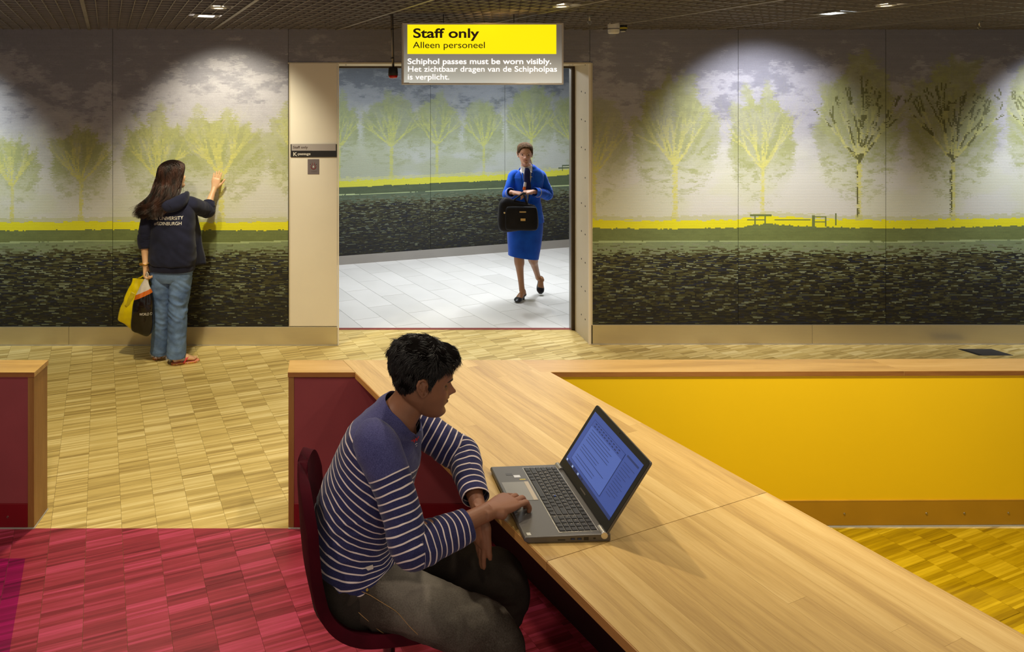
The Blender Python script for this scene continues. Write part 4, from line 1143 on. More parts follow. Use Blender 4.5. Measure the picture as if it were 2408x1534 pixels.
class Loft:
    """keys: rows (x, y, z, rx, ry); ax: width axis (one vector or a list with one per key)"""
    def __init__(s, keys, ax, nr=24, ns=24, p=2.0):
        K = cr(keys, nr); s.c = K[:, :3]; rx, ry = K[:, 3:4], K[:, 4:5]
        ax = np.asarray(ax, float)
        A = np.repeat(ax[None], nr, 0) if ax.ndim == 1 else cr(ax, nr)
        T = norm(np.gradient(s.c, axis=0))
        A = norm(A - T * (A * T).sum(1, keepdims=True)); B = np.cross(T, A)
        th = np.linspace(0, 2 * np.pi, ns, endpoint=False)
        cs, sn = np.cos(th), np.sin(th)
        cs = np.sign(cs) * np.abs(cs) ** (2 / p); sn = np.sign(sn) * np.abs(sn) ** (2 / p)
        s.g = s.c[:, None] + A[:, None] * (rx * cs)[..., None] + B[:, None] * (ry * sn)[..., None]
        s.nrm = norm(s.g - s.c[:, None]); s.T, s.A, s.B = T, A, B
        s.arc = np.concatenate([[0], np.cumsum(np.linalg.norm(np.diff(s.c, axis=0), axis=1))])
        s.nr, s.ns, s.th = nr, ns, th
    def push(s, f):
        """f(point, arc, angle, normal) -> outward shift in metres"""
        for i in range(s.nr):
            for j in range(s.ns):
                s.g[i, j] += s.nrm[i, j] * f(s.g[i, j], s.arc[i], s.th[j], s.nrm[i, j])
        return s
    def faces(s, close=True):
        nr, ns = s.nr, s.ns
        fs = [(i * ns + k, i * ns + (k + 1) % ns, (i + 1) * ns + (k + 1) % ns, (i + 1) * ns + k) for i in range(nr - 1) for k in range(ns)]
        if close: fs += [tuple(range(ns))[::-1], tuple(range((nr - 1) * ns, nr * ns))]
        return fs
    def into(s, mb, close=True):
        mb.poly([tuple(p) for p in s.g.reshape(-1, 3)], s.faces(close)); return s
    def at(s, fi, ang, out=0.0):
        i = fi * (s.nr - 1); i0 = int(min(i, s.nr - 2)); f = i - i0
        j = (ang / (2 * np.pi) * s.ns) % s.ns; j0 = int(j); g = j - j0
        G = s.g; a = G[i0, j0 % s.ns] * (1 - g) + G[i0, (j0 + 1) % s.ns] * g; b = G[i0 + 1, j0 % s.ns] * (1 - g) + G[i0 + 1, (j0 + 1) % s.ns] * g
        p = a * (1 - f) + b * f
        return Vector(p + norm(p - s.c[i0]) * out)

def cloth_obj(name, lofts, mat, parent, attrs=None, thick=0.002, close=False, sub=0):
    """several lofts in one garment mesh; attrs: list of per-loft arrays (nr*ns) for attribute 'st'"""
    mb = MB(); 
    for l in lofts: l.into(mb, close)
    o = mb.build(name, mat, parent, smooth=True)
    if attrs is not None:
        a = o.data.attributes.new('st', 'FLOAT', 'POINT'); a.data.foreach_set('value', np.concatenate(attrs).astype(np.float32))
    if thick:
        m = o.modifiers.new('thick', 'SOLIDIFY'); m.thickness = thick; m.offset = 1
    if sub:
        m = o.modifiers.new('sub', 'SUBSURF'); m.levels = sub; m.render_levels = sub
    return o

def folds(amp=0.004, scale=(20, 20, 9), off=0.0, fine=0.0015):
    def f(p, arc, th, n):
        q = Vector((p[0] * scale[0] + off, p[1] * scale[1] + off, p[2] * scale[2]))
        r = 1 - abs(mnoise.noise(q)) * 2.2
        return amp * (r * abs(r)) * 0.6 + fine * mnoise.noise(q * 2.7)
    return f

def remeshed(name, mb, voxel, mat, parent, smooth_iter=4, color_fn=None, disp=None):
    o = mb.build(name, mat, None)
    m = o.modifiers.new('r', 'REMESH'); m.mode = 'VOXEL'; m.voxel_size = voxel; m.use_smooth_shade = True
    m2 = o.modifiers.new('s', 'SMOOTH'); m2.iterations = smooth_iter; m2.factor = 0.5
    bpy.context.view_layer.update()
    me = bpy.data.meshes.new_from_object(o.evaluated_get(bpy.context.evaluated_depsgraph_get()))
    old = o.data; o.modifiers.clear(); o.data = me; bpy.data.meshes.remove(old); me.name = name
    if not me.materials: me.materials.append(mat)
    me.polygons.foreach_set('use_smooth', [True] * len(me.polygons))
    if color_fn:
        co = np.zeros(len(me.vertices) * 3); me.vertices.foreach_get('co', co); co = co.reshape(-1, 3)
        c = np.ones((len(co), 4)); c[:, :3] = color_fn(co)
        a = me.attributes.new('paint', 'FLOAT_COLOR', 'POINT'); a.data.foreach_set('color', c.ravel().astype(np.float32))
    if parent: o.parent = parent; o.location = -world_loc(parent)
    return o

def finger(mb, base, d, palm, L, r, curl, n=12):
    """three bones bending towards palm"""
    d = Vector(d).normalized(); palm = Vector(palm).normalized(); ax = d.cross(palm).normalized()
    pts = [Vector(base) - d * 0.02, Vector(base)]; p = Vector(base); q = d.copy()
    for i, (seg, c) in enumerate(zip((0.46, 0.30, 0.24), curl)):
        q = Matrix.Rotation(c, 3, ax) @ q
        p = p + q * L * seg * 0.5; pts.append(p.copy()); p = p + q * L * seg * 0.5; pts.append(p.copy())
    rr = [r * 1.05, r * 1.08, r * 1.0, r * 1.03, r * 0.92, r * 0.95, r * 0.86, r * 0.55]
    keys = [tuple(a) + (b, b * 0.92) for a, b in zip(pts, rr)]
    Loft(keys, tuple(ax), 22, n).into(mb)
    return pts[-1], q, ax

def hand(mb, wrist, fd, palm, side, sc=1.0, curls=None, thumb=None, splay=0.06, lens=None):
    """side: +1 if the thumb lies on fd x palm, -1 otherwise; returns fingertips"""
    wrist = Vector(wrist); fd = Vector(fd).normalized(); palm = Vector(palm); palm = (palm - fd * palm.dot(fd)).normalized()
    lat = fd.cross(palm).normalized() * side
    W = lambda a, b, c=0: wrist + fd * a * sc + lat * b * sc + palm * c * sc
    keys = [tuple(W(-0.03, 0)) + (0.026 * sc, 0.019 * sc), tuple(W(0.0, 0)) + (0.027 * sc, 0.019 * sc), tuple(W(0.03, 0.002)) + (0.034 * sc, 0.018 * sc),
            tuple(W(0.06, 0.001)) + (0.040 * sc, 0.0155 * sc), tuple(W(0.085, 0)) + (0.040 * sc, 0.0125 * sc), tuple(W(0.094, 0)) + (0.034 * sc, 0.008 * sc)]
    Loft(keys, tuple(lat), 20, 24, 2.4).into(mb)
    curls = curls or [(0.25, 0.3, 0.2)] * 4
    tips = []
    for i, (off, L, r) in enumerate(((0.030, 0.072, 0.0088), (0.0105, 0.080, 0.0090), (-0.0095, 0.074, 0.0086), (-0.0285, 0.060, 0.0077))):
        if lens: L = L * lens[i]
        d = fd + lat * (1.3 - i) * splay
        tips.append(finger(mb, W(0.088 - abs(i - 1.2) * 0.004, off), d, palm, L * sc, r * sc, curls[i]))
    tb = W(0.022, 0.026, 0.006)
    td = thumb if thumb else (fd * 0.62 + lat * 0.78 + palm * 0.15)
    td = Vector(td).normalized()
    p1 = tb + td * 0.042 * sc; t2 = (td * 0.85 + fd * 0.45).normalized(); p2 = p1 + t2 * 0.030 * sc; p3 = p2 + (t2 + palm * 0.15).normalized() * 0.026 * sc
    keys = [tuple(W(0.0, 0.008)) + (0.014 * sc, 0.014 * sc), tuple(tb) + (0.0155 * sc, 0.0145 * sc), tuple((tb + p1) / 2) + (0.0135 * sc, 0.0125 * sc), tuple(p1) + (0.0112 * sc, 0.0105 * sc), tuple(p2) + (0.0105 * sc, 0.0092 * sc), tuple((p2 + p3) / 2) + (0.0098 * sc, 0.0082 * sc), tuple(p3) + (0.0055 * sc, 0.005 * sc)]
    Loft(keys, tuple(palm), 20, 14).into(mb)
    tips.append((p3, t2, palm))
    return tips

# ---- heads --------------------------------------------------------
HZS = np.array([0, .008, .020, .034, .046, .056, .0625, .070, .080, .095, .110, .120, .135, .150, .170, .190, .206, .217, .2235, .2255])
HXF = np.array([.066, .080, .0865, .0850, .0835, .0870, .0855, .0890, .0870, .0840, .0815, .0825, .0895, .0895, .0855, .0745, .057, .036, .016, .004])
HXB = np.array([.036, .008, -.020, -.040, -.054, -.062, -.066, -.070, -.075, -.084, -.091, -.095, -.0995, -.1015, -.100, -.092, -.077, -.056, -.034, -.018])
HW_ = np.array([.012, .028, .040, .049, .0545, .058, .060, .0615, .0640, .0675, .0700, .0715, .0735, .0745, .0745, .0690, .0560, .0390, .020, .007])

def head_grid(nz=110, nt=128, female=False, off=None, lo=0.0):
    """grid of points in head space: x forward, y left, z up from the chin; off(x, y, z) adds thickness"""
    zz = np.linspace(0, 1, nz); z = HZS[-1] * (0.5 - 0.5 * np.cos(np.pi * zz)) * 0.35 + HZS[-1] * zz * 0.65
    xf, xb, w = (np.interp(z, HZS, a) for a in (HXF, HXB, HW_))
    k = np.ones(5) / 5
    for a in (xf, xb, w): a[2:-2] = np.convolve(a, k, 'valid')
    if female: w = w * np.interp(z, [0, .05, .09, .12], [.82, .88, .96, 1.0])
    xm = np.where(z > 0.06, -0.012, -0.012 + (0.06 - z) * 0.9)
    xm = np.minimum(xm, xf - 0.01); xm = np.maximum(xm, xb + 0.004)
    th = np.linspace(0, 2 * np.pi, nt, endpoint=False)
    c, s = np.cos(th), np.sin(th)
    pf = 2.25
    cs = np.sign(c) * np.abs(c) ** (2 / pf); sn = np.sign(s) * np.abs(s) ** (2 / pf)
    X = xm[:, None] + np.where(c > 0, (xf - xm)[:, None], (xm - xb)[:, None]) * cs[None]
    Y = w[:, None] * sn[None]; Z = np.repeat(z[:, None], nt, 1)
    return X, Y, Z

def gss(a, s): return np.exp(-(a / s) ** 2)

def face_features(X, Y, Z, female=False, nose=1.0):
    fr = sstep(0.02, 0.05, X)
    nz = np.interp(Z, [.074, .079, .085, .092, .100, .112, .122, .132], [0, .010, .0235, .0225, .0165, .0095, .0050, 0]) * nose
    nw = np.interp(Z, [.074, .085, .095, .112, .130], [.0150, .0125, .0085, .0068, .0085])
    dx = nz * gss(Y, nw) ** 1.0
    dx += 0.0045 * gss(np.abs(Y) - 0.0135, 0.0055) * gss(Z - 0.083, 0.0065)                        # nostril wings
    dx -= 0.0095 * gss(np.abs(Y) - 0.031, 0.0155) * gss(Z - 0.1135, 0.0105)                        # eye sockets
    dx += (0.0020 if female else 0.0038) * gss(np.abs(Y) - 0.026, 0.020) * gss(Z - 0.1305, 0.008)   # brow
    dx += 0.0035 * gss(np.abs(Y) - 0.044, 0.016) * gss(Z - 0.093, 0.013)                          # cheekbone
    dx += 0.0080 * gss(Y, 0.018) * gss(Z - 0.0690, 0.0046) + 0.0088 * gss(Y, 0.016) * gss(Z - 0.0555, 0.0052)   # lips
    dx -= 0.0052 * gss(Y, 0.024) * gss(Z - 0.0622, 0.0022)                                          # mouth line
    dx -= 0.0022 * gss(Y, 0.004) * gss(Z - 0.0745, 0.0035)
    dx -= 0.0040 * gss(Y, 0.018) * gss(Z - 0.0450, 0.005)
    dx += 0.0060 * gss(Y, 0.016) * gss(Z - 0.0230, 0.011)
    return X + dx * fr * 1.12

def grid_mb(mb, X, Y, Z, M):
    nz, nt = X.shape
    R = np.array(M.to_3x3()); T = np.array(M.translation)
    P_ = np.stack([X, Y, Z], -1).reshape(-1, 3) @ R.T + T
    fs = [(i * nt + k, i * nt + (k + 1) % nt, (i + 1) * nt + (k + 1) % nt, (i + 1) * nt + k) for i in range(nz - 1) for k in range(nt)]
    fs += [tuple(range(nt))[::-1], tuple(range((nz - 1) * nt, nz * nt))]
    mb.poly([tuple(p) for p in P_], fs)
    return P_.reshape(nz, nt, 3)

def add_head(mb, M, female=False, nose=1.0, ears=True):
    X, Y, Z = head_grid(female=female)
    X = face_features(X, Y, Z, female, nose)
    grid_mb(mb, X, Y, Z, M)
    if ears:
        for s in (1, -1):
            E_ = [(0.004, .070, .098), (-0.001, .073, .118), (-.008, .077, .131), (-.020, .081, .137), (-.031, .083, .131), (-.034, .082, .117), (-.029, .079, .102), (-.020, .075, .090), (-.010, .072, .0825), (-.002, .070, .086), (.002, .068, .094)]
            mb.tube([M @ Vector((a, b * s, c)) for a, b, c in E_], [.003, .0036, .0042, .0046, .0046, .0044, .004, .0042, .005, .0042, .003], 10)
            k = [(-.012, .069, .088), (-.015, .073, .098), (-.018, .075, .112), (-.019, .074, .125), (-.018, .070, .132)]
            Loft([tuple(M @ Vector((a, b * s, c))) + (r, 0.0035) for (a, b, c), r in zip(k, (.004, .009, .0125, .011, .004))], tuple(M.to_3x3() @ Vector((1, 0.25 * s, 0))), 14, 16).into(mb)
            mb.tube([M @ Vector((a, b * s, c)) for a, b, c in ((-.024, .079, .124), (-.022, .080, .113), (-.017, .0785, .102))], [.002, .003, .002], 8)

def local(M, co):
    Mi = M.inverted(); R = np.array(Mi.to_3x3()); return co @ R.T + np.array(Mi.translation)

def skin_color(M, base, lip, brow, stubble=0.0, nails=()):
    b, l, w = (np.array(srgb(*q)[:3]) for q in (base, lip, brow))
    def f(co):
        h = local(M, co); x, y, z = h[:, 0], h[:, 1], h[:, 2]
        c = np.repeat(b[None], len(co), 0)
        front = (x > 0.055) & (np.abs(y) < 0.08) & (z > 0) & (z < 0.2)
        # warm cheeks / nose, darker sockets are real pigment here, kept faint
        m = front * (0.16 * gss(np.abs(y) - 0.040, 0.016) * gss(z - 0.085, 0.014) + 0.18 * gss(y, 0.012) * gss(z - 0.086, 0.009))
        c = c * (1 - m[:, None]) + (c * np.array([1.12, 0.78, 0.74])) * m[:, None]
        lm = front * (np.abs(y) < 0.024) * np.clip(gss(z - (0.0625), 0.0085 * np.clip(1 - (np.abs(y) / 0.027) ** 2, 0.05, 1)) * 1.4 - 0.35, 0, 1)
        c = c * (1 - 0.85 * lm[:, None]) + l * 0.85 * lm[:, None]
        if stubble:
            sm = (x > 0.0) * sstep(0.085, 0.055, z) * (z > -0.01) * 0.5 + front * gss(z - 0.0745, 0.004) * gss(y, 0.02)
            sm = np.clip(sm * stubble, 0, 1)
            c = c * (1 - sm[:, None]) + w * sm[:, None]
        for p, r in nails:
            d = np.linalg.norm(co - np.array(p), axis=1); m = (d < r)
            c[m] = np.array(srgb(214, 150, 132)[:3])
        return c
    return f

def skin_mat(name, rough=0.45, sss=0.06, bscale=700):
    t = NT(name)
    a = t.add('ShaderNodeAttribute', attribute_name='paint')
    v = t.coords(); n = t.noise(v, 14, 4)
    c = t.mix(0.25, a.outputs['Color'], n, 'OVERLAY')
    t.color(c); t.val(t.b, Roughness=rough)
    t.b.inputs['Subsurface Weight'].default_value = sss
    t.b.inputs['Subsurface Radius'].default_value = (0.01, 0.004, 0.002)
    t.bump(t.noise(v, bscale, 2), 0.12, 0.0006)
    return t.m

def face_probe(M, parent):
    from mathutils.bvhtree import BVHTree
    b = [c for c in parent.children if c.name.split('.')[0] == 'body'][0]
    me = b.data; Mi = M.inverted()
    co = np.zeros(len(me.vertices) * 3); me.vertices.foreach_get('co', co); co = local(M, co.reshape(-1, 3))
    ok = (co[:, 0] > 0.03) & (np.abs(co[:, 1]) < .08) & (co[:, 2] > .0) & (co[:, 2] < .2)
    fs = [tuple(p.vertices) for p in me.polygons if ok[p.vertices[0]]]
    t = BVHTree.FromPolygons([Vector(c) for c in co], fs)
    def f(y, z):
        h = t.ray_cast(Vector((0.2, y, z)), Vector((-1, 0, 0)))
        return h[0].x if h[0] else 0.08
    return f

def eyes(M, parent, look=(1, 0, 0), iris=(60, 40, 26), lid=None, open_=1.0, lash=True):
    M_EYE = plain('eye_white', srgb(214, 208, 200), 0.2, var=0.02); M_IR = plain('iris', srgb(*iris), 0.15); M_PU = plain('pupil', srgb(8, 8, 8), 0.1)
    L = Vector(look).normalized()
    probe = face_probe(M, parent)
    for s in (1, -1):
        r = 0.0122; c = Vector((probe(s * 0.0315, 0.1135) + 0.0035 - r, s * 0.0315, 0.1135))
        mb = MB(); mb.lathe([(r * math.sin(t), -r * math.cos(t)) for t in np.linspace(0.01, math.pi - 0.01, 14)], M @ Matrix.Translation(c), 18)
        e = mb.build('eye', M_EYE, parent, smooth=True)
        q = L.to_track_quat('Z', 'Y').to_matrix().to_4x4()
        MM = M @ Matrix.Translation(c) @ q
        MB().lathe([(0, r + 0.0005), (0.003, r + 0.0004), (0.0056, r - 0.0009), (0.0056, r - 0.003), (0, r - 0.004)][::-1], MM, 16).build('iris', M_IR, e, smooth=True)
        MB().lathe([(0, r + 0.0009), (0.0022, r + 0.0007), (0.0022, r - 0.001), (0, r - 0.002)][::-1], MM, 12).build('pupil', M_PU, e, smooth=True)
        # lids: two shells hugging the ball
        if lid is not None:
            for up in (1, -1):
                mb = MB(); vs = []; n1, n2 = 8, 14
                a0 = (0.10 + 0.34 * open_) if up > 0 else (0.28 * open_ + 0.05)
                for i in range(n1):
                    el = a0 + (1.25 - a0) * i / (n1 - 1)
                    for j in range(n2):
                        az = -1.25 + 2.5 * j / (n2 - 1)
                        e2 = el * (1 - 0.45 * (abs(az) / 1.25) ** 2) if i == 0 else el
                        rr = r + 0.0016
                        vs.append(M @ (c + Vector((rr * math.cos(e2) * math.cos(az), rr * math.cos(e2) * math.sin(az), up * rr * math.sin(e2)))))
                mb.poly(vs, [(i * n2 + j, i * n2 + j + 1, (i + 1) * n2 + j + 1, (i + 1) * n2 + j) for i in range(n1 - 1) for j in range(n2 - 1)])
                o = mb.build('eyelid', lid, parent, smooth=True)
                md = o.modifiers.new('t', 'SOLIDIFY'); md.thickness = 0.0012; md.offset = 0
                if up > 0 and lash:
                    MB().tube([vs[j] for j in range(0, n2)], 0.0008, 6).build('lash_line', M_PU, parent)

def brows(M, parent, mat, w=0.0034):
    probe = face_probe(M, parent)
    for s in (1, -1):
        pts = [(probe(s * y, z) + .0004, y, z) for y, z in ((0.011, 0.1275), (0.020, 0.1300), (0.031, 0.1325), (0.042, 0.1320), (0.050, 0.1285))]
        keys = [tuple(M @ Vector((a, b * s, c))) + (r, 0.0018) for (a, b, c), r in zip(pts, (w * .6, w, w, w * .8, w * .2))]
        mb = MB(); Loft(keys, tuple(M.to_3x3() @ Vector((0.1, 0, 1))), 16, 10).into(mb); mb.build('eyebrow', mat, parent, smooth=True)

def strands_mesh(name, root, dirs, length, rad, step_fn, nseg, mat, parent, sides=3, taper=0.85, kind=None):
    """root, dirs: (N,3); step_fn(k, p, d, rng) -> new direction; flat arrays all the way"""
    N = len(root); pts = [root]; d = norm(dirs); p = root.copy()
    L = (length / nseg)[:, None]
    for k in range(nseg):
        d = norm(step_fn(k, p, d)); p = p + d * L; pts.append(p)
    Pn = np.stack(pts, 1)                                  # N, nseg+1, 3
    T = norm(np.gradient(Pn, axis=1)); up = norm(np.cross(T, np.random.default_rng(2).normal(size=(N, 1, 3))))
    W = np.cross(T, up)
    prof = 1 - taper * (np.linspace(0, 1, nseg + 1) ** 1.8)
    R = rad[:, None] * prof[None]
    rings = []
    for j in range(sides):
        t = 2 * np.pi * j / sides
        rings.append(Pn + (up * math.cos(t) + W * math.sin(t)) * R[..., None])
    V = np.stack(rings, 2).reshape(-1, 3)                  # index ((n*(nseg+1))+k)*sides + j
    n_ = np.arange(N)[:, None, None] * (nseg + 1) * sides; k_ = np.arange(nseg)[None, :, None] * sides; j_ = np.arange(sides)[None, None, :]
    a = n_ + k_ + j_; b = n_ + k_ + (j_ + 1) % sides
    F = np.stack([a, b, b + sides, a + sides], -1).reshape(-1, 4)
    me = bpy.data.meshes.new(name)
    me.vertices.add(len(V)); me.vertices.foreach_set('co', V.ravel())
    me.loops.add(len(F) * 4); me.loops.foreach_set('vertex_index', F.ravel().astype(np.int32))
    me.polygons.add(len(F)); me.polygons.foreach_set('loop_start', np.arange(0, len(F) * 4, 4, dtype=np.int32))
    me.update(calc_edges=True)
    me.polygons.foreach_set('use_smooth', [True] * len(me.polygons))
    me.materials.append(mat)
    o = bpy.data.objects.new(name, me); COL.objects.link(o)
    if parent: o.parent = parent; o.location = -world_loc(parent)
    if kind: o['kind'] = kind
    return o

def hair_mat(name, c0, c1, rough=0.35, scale=60):
    t = NT(name); v = t.coords((scale, scale, scale * 0.25))
    n = t.noise(v, 1.0, 3)
    t.color(t.ramp(n, [(0.35, c0), (0.7, c1)])); t.val(t.b, Roughness=rough)
    t.b.inputs['Specular IOR Level'].default_value = 0.6
    return t.m

def shoe(mb_sole, mb_up, heel, toe, w=0.045, h=0.06, z=0.0):
    heel, toe = Vector(heel), Vector(toe); d = (toe - heel).normalized(); side = Vector((0, 0, 1)).cross(d)
    L = (toe - heel).length
    out = [(0, .55), (.06, .75), (.2, .82), (.45, .78), (.7, 1.0), (.88, .85), (.97, .45), (1, .1)]
    ring = [heel + d * L * a + side * w * b for a, b in out] + [heel + d * L * a - side * w * b for a, b in out[::-1]]
    n = len(ring); vs = [Vector((p.x, p.y, z)) for p in ring] + [Vector((p.x, p.y, z + 0.018)) for p in ring]
    mb_sole.poly(vs, [tuple(range(n)), tuple(range(n, 2 * n))[::-1]] + [(i, n + i, n + (i + 1) % n, (i + 1) % n) for i in range(n)])
    keys = [tuple(heel + d * L * a + Vector((0, 0, z + 0.018 + hh * 0.45))) + (w * b, hh * 0.5 + 0.008) for a, b, hh in ((.02, .5, h), (.12, .75, h), (.3, .78, h * 1.1), (.5, .78, h * .9), (.7, .92, h * .62), (.88, .8, h * .45), (.99, .3, h * .3))]
    Loft(keys, tuple(side), 20, 20).into(mb_up)
# ================================================================== SEATED MAN
man = tag(empty('person', (0.10, 2.19, 0.0)), 'seated young man in a navy striped long sleeve top typing at the laptop', 'person')
SKIN_M = skin_mat('skin_brown', 0.55, 0.05)
hd = Vector((0.99, 0.10, 0)).normalized()
MH = Matrix.Translation((0.268, 2.185, 1.146)) @ Matrix.Rotation(math.atan2(hd.y, hd.x), 4, 'Z') @ Matrix.Rotation(math.radians(11), 4, 'Y') @ Matrix.Diagonal((1.06, 1.05, 1.05, 1)) @ Matrix.Translation((0, 0, -0.112))
sh = (0.14, 0.34, -0.02); hp = (0.08, 1.0, 0)
tors = [(.07, 2.19, .40, .11, .09), (.05, 2.19, .47, .165, .125), (.04, 2.19, .55, .168, .130), (.042, 2.19, .64, .148, .115), (.062, 2.19, .73, .148, .115), (.100, 2.19, .82, .160, .118), (.138, 2.195, .91, .172, .112), (.165, 2.20, .965, .170, .092), (.185, 2.20, 1.005, .120, .070), (.205, 2.195, 1.035, .068, .060), (.226, 2.19, 1.07, .055, .056), (.245, 2.187, 1.12, .053, .056), (.258, 2.186, 1.15, .045, .045)]
taxes = [hp] * 4 + [tuple(np.array(hp) * .6 + np.array(sh) * 1.0)] * 2 + [sh] * 7
B = MB()
Loft([k[:3] + (k[3] * .96, k[4] * .96) for k in tors], taxes, 60, 40, 2.2).into(B)
add_head(B, MH, nose=1.12)
# arms
RS, RE, RW = Vector((.122, 2.045, .985)), Vector((.205, 1.935, .775)), Vector((.449, 2.040, .797))
LS, LE, LWr = Vector((.245, 2.355, .940)), Vector((.415, 2.285, .852)), Vector((.436, 2.075, .770))
def limb(a, b, r0, r1, mid=None, ax=(0, 0, 1)):
    a, b = Vector(a), Vector(b); m = (a + b) / 2 if mid is None else Vector(mid)
    Loft([tuple(a - (b - a) * .03) + (r0, r0), tuple(a + (m - a) * .5) + (r0 * 1.02, r0 * 1.0), tuple(m) + ((r0 + r1) / 2, (r0 + r1) / 2), tuple(b - (b - m) * .4) + (r1 * 1.03, r1), tuple(b + (b - a) * .03) + (r1, r1 * .95)], ax, 20, 20).into(B)
limb(RS, RE, .050, .038); limb(RE, RW, .042, .0255, RE.lerp(RW, .5) + Vector((0, 0, -.012)))
limb(LS, LE, .050, .038); limb(LE, LWr, .042, .0255)
# right hand, palm down over the touchpad
fdR = Vector((.80, .48, .05)).normalized()
tipsR = hand(B, RW + fdR * 0.012, fdR, (0.08, 0.0, -1), -1, 1.03,
             curls=[(0.05, 1.05, 0.75), (0.05, 1.10, 0.80), (0.12, 1.0, 0.7), (0.30, 0.10, 0.05)], splay=0.08,
             thumb=fdR * 0.75 + Vector((-.35, .75, 0)) * 0.7 + Vector((0, 0, -.35)))
# left hand hanging below the edge of the desk
fdL = Vector((-.05, .02, -1)).normalized()
tipsL = hand(B, LWr + Vector((0, 0, -0.004)), fdL, (0.85, 0.30, 0), 1, 0.98,
             curls=[(0.02, 0.05, 0.04), (0.06, 0.08, 0.06), (0.14, 0.14, 0.10), (0.22, 0.2, 0.12)], splay=-0.012, thumb=(.10, -.18, -1.0))
# legs
RH, RK, RA = Vector((.07, 2.10, .520)), Vector((.445, 1.965, .487)), Vector((.42, 1.95, .09))
LH, LK, LA = Vector((.09, 2.28, .515)), Vector((.520, 2.185, .498)), Vector((.50, 2.21, .09))
for h_, k_, a_ in ((RH, RK, RA), (LH, LK, LA)):
    limb(h_, k_, .082, .056, ax=(0, 1, 0)); limb(k_, a_, .054, .036, k_.lerp(a_, .42) + Vector((-.012, 0, 0)), ax=(0, 1, 0))
    mbk = MB(); B.lathe([(0.001, -.05), (.04, -.035), (.055, 0), (.04, .035), (.001, .05)], Matrix.Translation(k_), 16)
    B.tube([a_ + Vector((0, 0, .02)), a_ + Vector((.0, 0, -.02)), a_ + Vector((.06, 0, -.045)), a_ + Vector((.14, 0, -.055))], [.036, .038, .032, .02], 12)
nail = []
t0 = tipsR[3]; nail.append((t0[0] - t0[1] * 0.004 + Vector((0, 0, .006)), 0.0062))
body = remeshed('body', B, 0.0026, SKIN_M, man, 1, skin_color(MH, (136, 90, 64), (130, 72, 62), (42, 26, 20), 0.28, nail))
LIDM = plain('eyelid_brown', srgb(112, 72, 52), 0.5, var=0.05)
HM = hair_mat('hair_black', srgb(9, 7, 6), srgb(26, 20, 17), 0.5)
HMC = plain('scalp_hair', srgb(10, 7, 6), 1.0, spec=0.05, bump=0.8, bscale=260)
eyes(MH, man, look=(1, 0, -0.45), iris=(40, 24, 16), lid=LIDM, open_=0.12)
brows(MH, man, HM, 0.0042)

# hair: a swollen cap plus short locks
def man_hair_off(X, Y, Z):
    # hairline height as a function of x (side view)
    line = np.interp(X, [-.11, -.085, -.060, -.040, -.022, -.006, .004, .012, .022, .035, .055, .075, .095], [.048, .050, .066, .088, .128, .136, .105, .100, .134, .152, .166, .176, .180])
    a = sstep(-0.006, 0.014, Z - line)
    t = 0.006 + 0.009 * sstep(.13, .20, Z) + 0.002 * sstep(-.02, -.09, X) * sstep(.07, .13, Z)
    t = t + 0.016 * sstep(.03, .085, X) * sstep(.160, .19, Z)
    return a * t - (1 - a) * 0.006, a
def cap_surface(M, off_fn, noise_amp=0.003, nz=90, nt=110, female=False, sc=22):
    X, Y, Z = head_grid(nz, nt, female)
    off, a = off_fn(X, Y, Z)
    cxx = X - (-0.008); cyy = Y; czz = Z - 0.11
    n = norm(np.stack([cxx, cyy, czz * 0.9], -1))
    P0 = np.stack([X, Y, Z], -1)
    if noise_amp:
        nn = np.array([mnoise.noise(Vector((p[0] * sc * 1.3 + 7, p[1] * sc * 1.3, p[2] * sc))) for p in P0.reshape(-1, 3)]).reshape(X.shape)
        off = off + a * noise_amp * nn
    return P0 + n * off[..., None], n, a
Pc, Nc, Ac = cap_surface(MH, man_hair_off, 0.005, sc=34)
mb = MB(); grid_mb(mb, Pc[..., 0], Pc[..., 1], Pc[..., 2], MH)
hair = mb.build('hair', HMC, man, smooth=True)
# locks
rg = np.random.default_rng(4)
wts = (Ac.ravel() > 0.5) * 1.0
wts = wts * np.repeat(np.sin(np.linspace(0.05, np.pi - 0.02, Pc.shape[0]))[:, None] + 0.22, Pc.shape[1], 1).ravel(); wts /= wts.sum()
idx = rg.choice(len(wts), 17000, p=wts)
Pl = Pc.reshape(-1, 3)[idx]; Nl = Nc.reshape(-1, 3)[idx]
flow = np.zeros_like(Pl)
top = sstep(.15, .20, Pl[:, 2])[:, None]; frt = sstep(-.02, .05, Pl[:, 0])[:, None]
flow += (1 - top) * np.array([-.30, 0, -1.0]) + top * (1 - frt) * np.array([-.7, 0, -.25]) + top * frt * np.array([1.0, -.25, .15])
flow = flow - Nl * (flow * Nl).sum(1, keepdims=True)
flow = norm(flow) + Nl * 0.20 + rg.normal(0, .16, Pl.shape)
cl = np.array([mnoise.noise_vector(Vector(p) * 55) for p in Pl]); flow = flow + cl * .55
R3 = np.array(MH.to_3x3())
root = (Pl - Nl * 0.002) @ R3.T + np.array(MH.translation); fl = flow @ R3.T; nl_w = Nl @ R3.T
def stepf(k, p, d): return d - nl_w * 0.20 + rg.normal(0, 0.05, d.shape)
ln = np.where(top[:, 0] > .4, 0.026, 0.016) * rg.uniform(.7, 1.25, len(root))
strands_mesh('hair_locks', root, fl, ln, rg.uniform(.0006, .0011, len(root)), stepf, 4, HM, hair, 3, 0.8, kind='stuff')

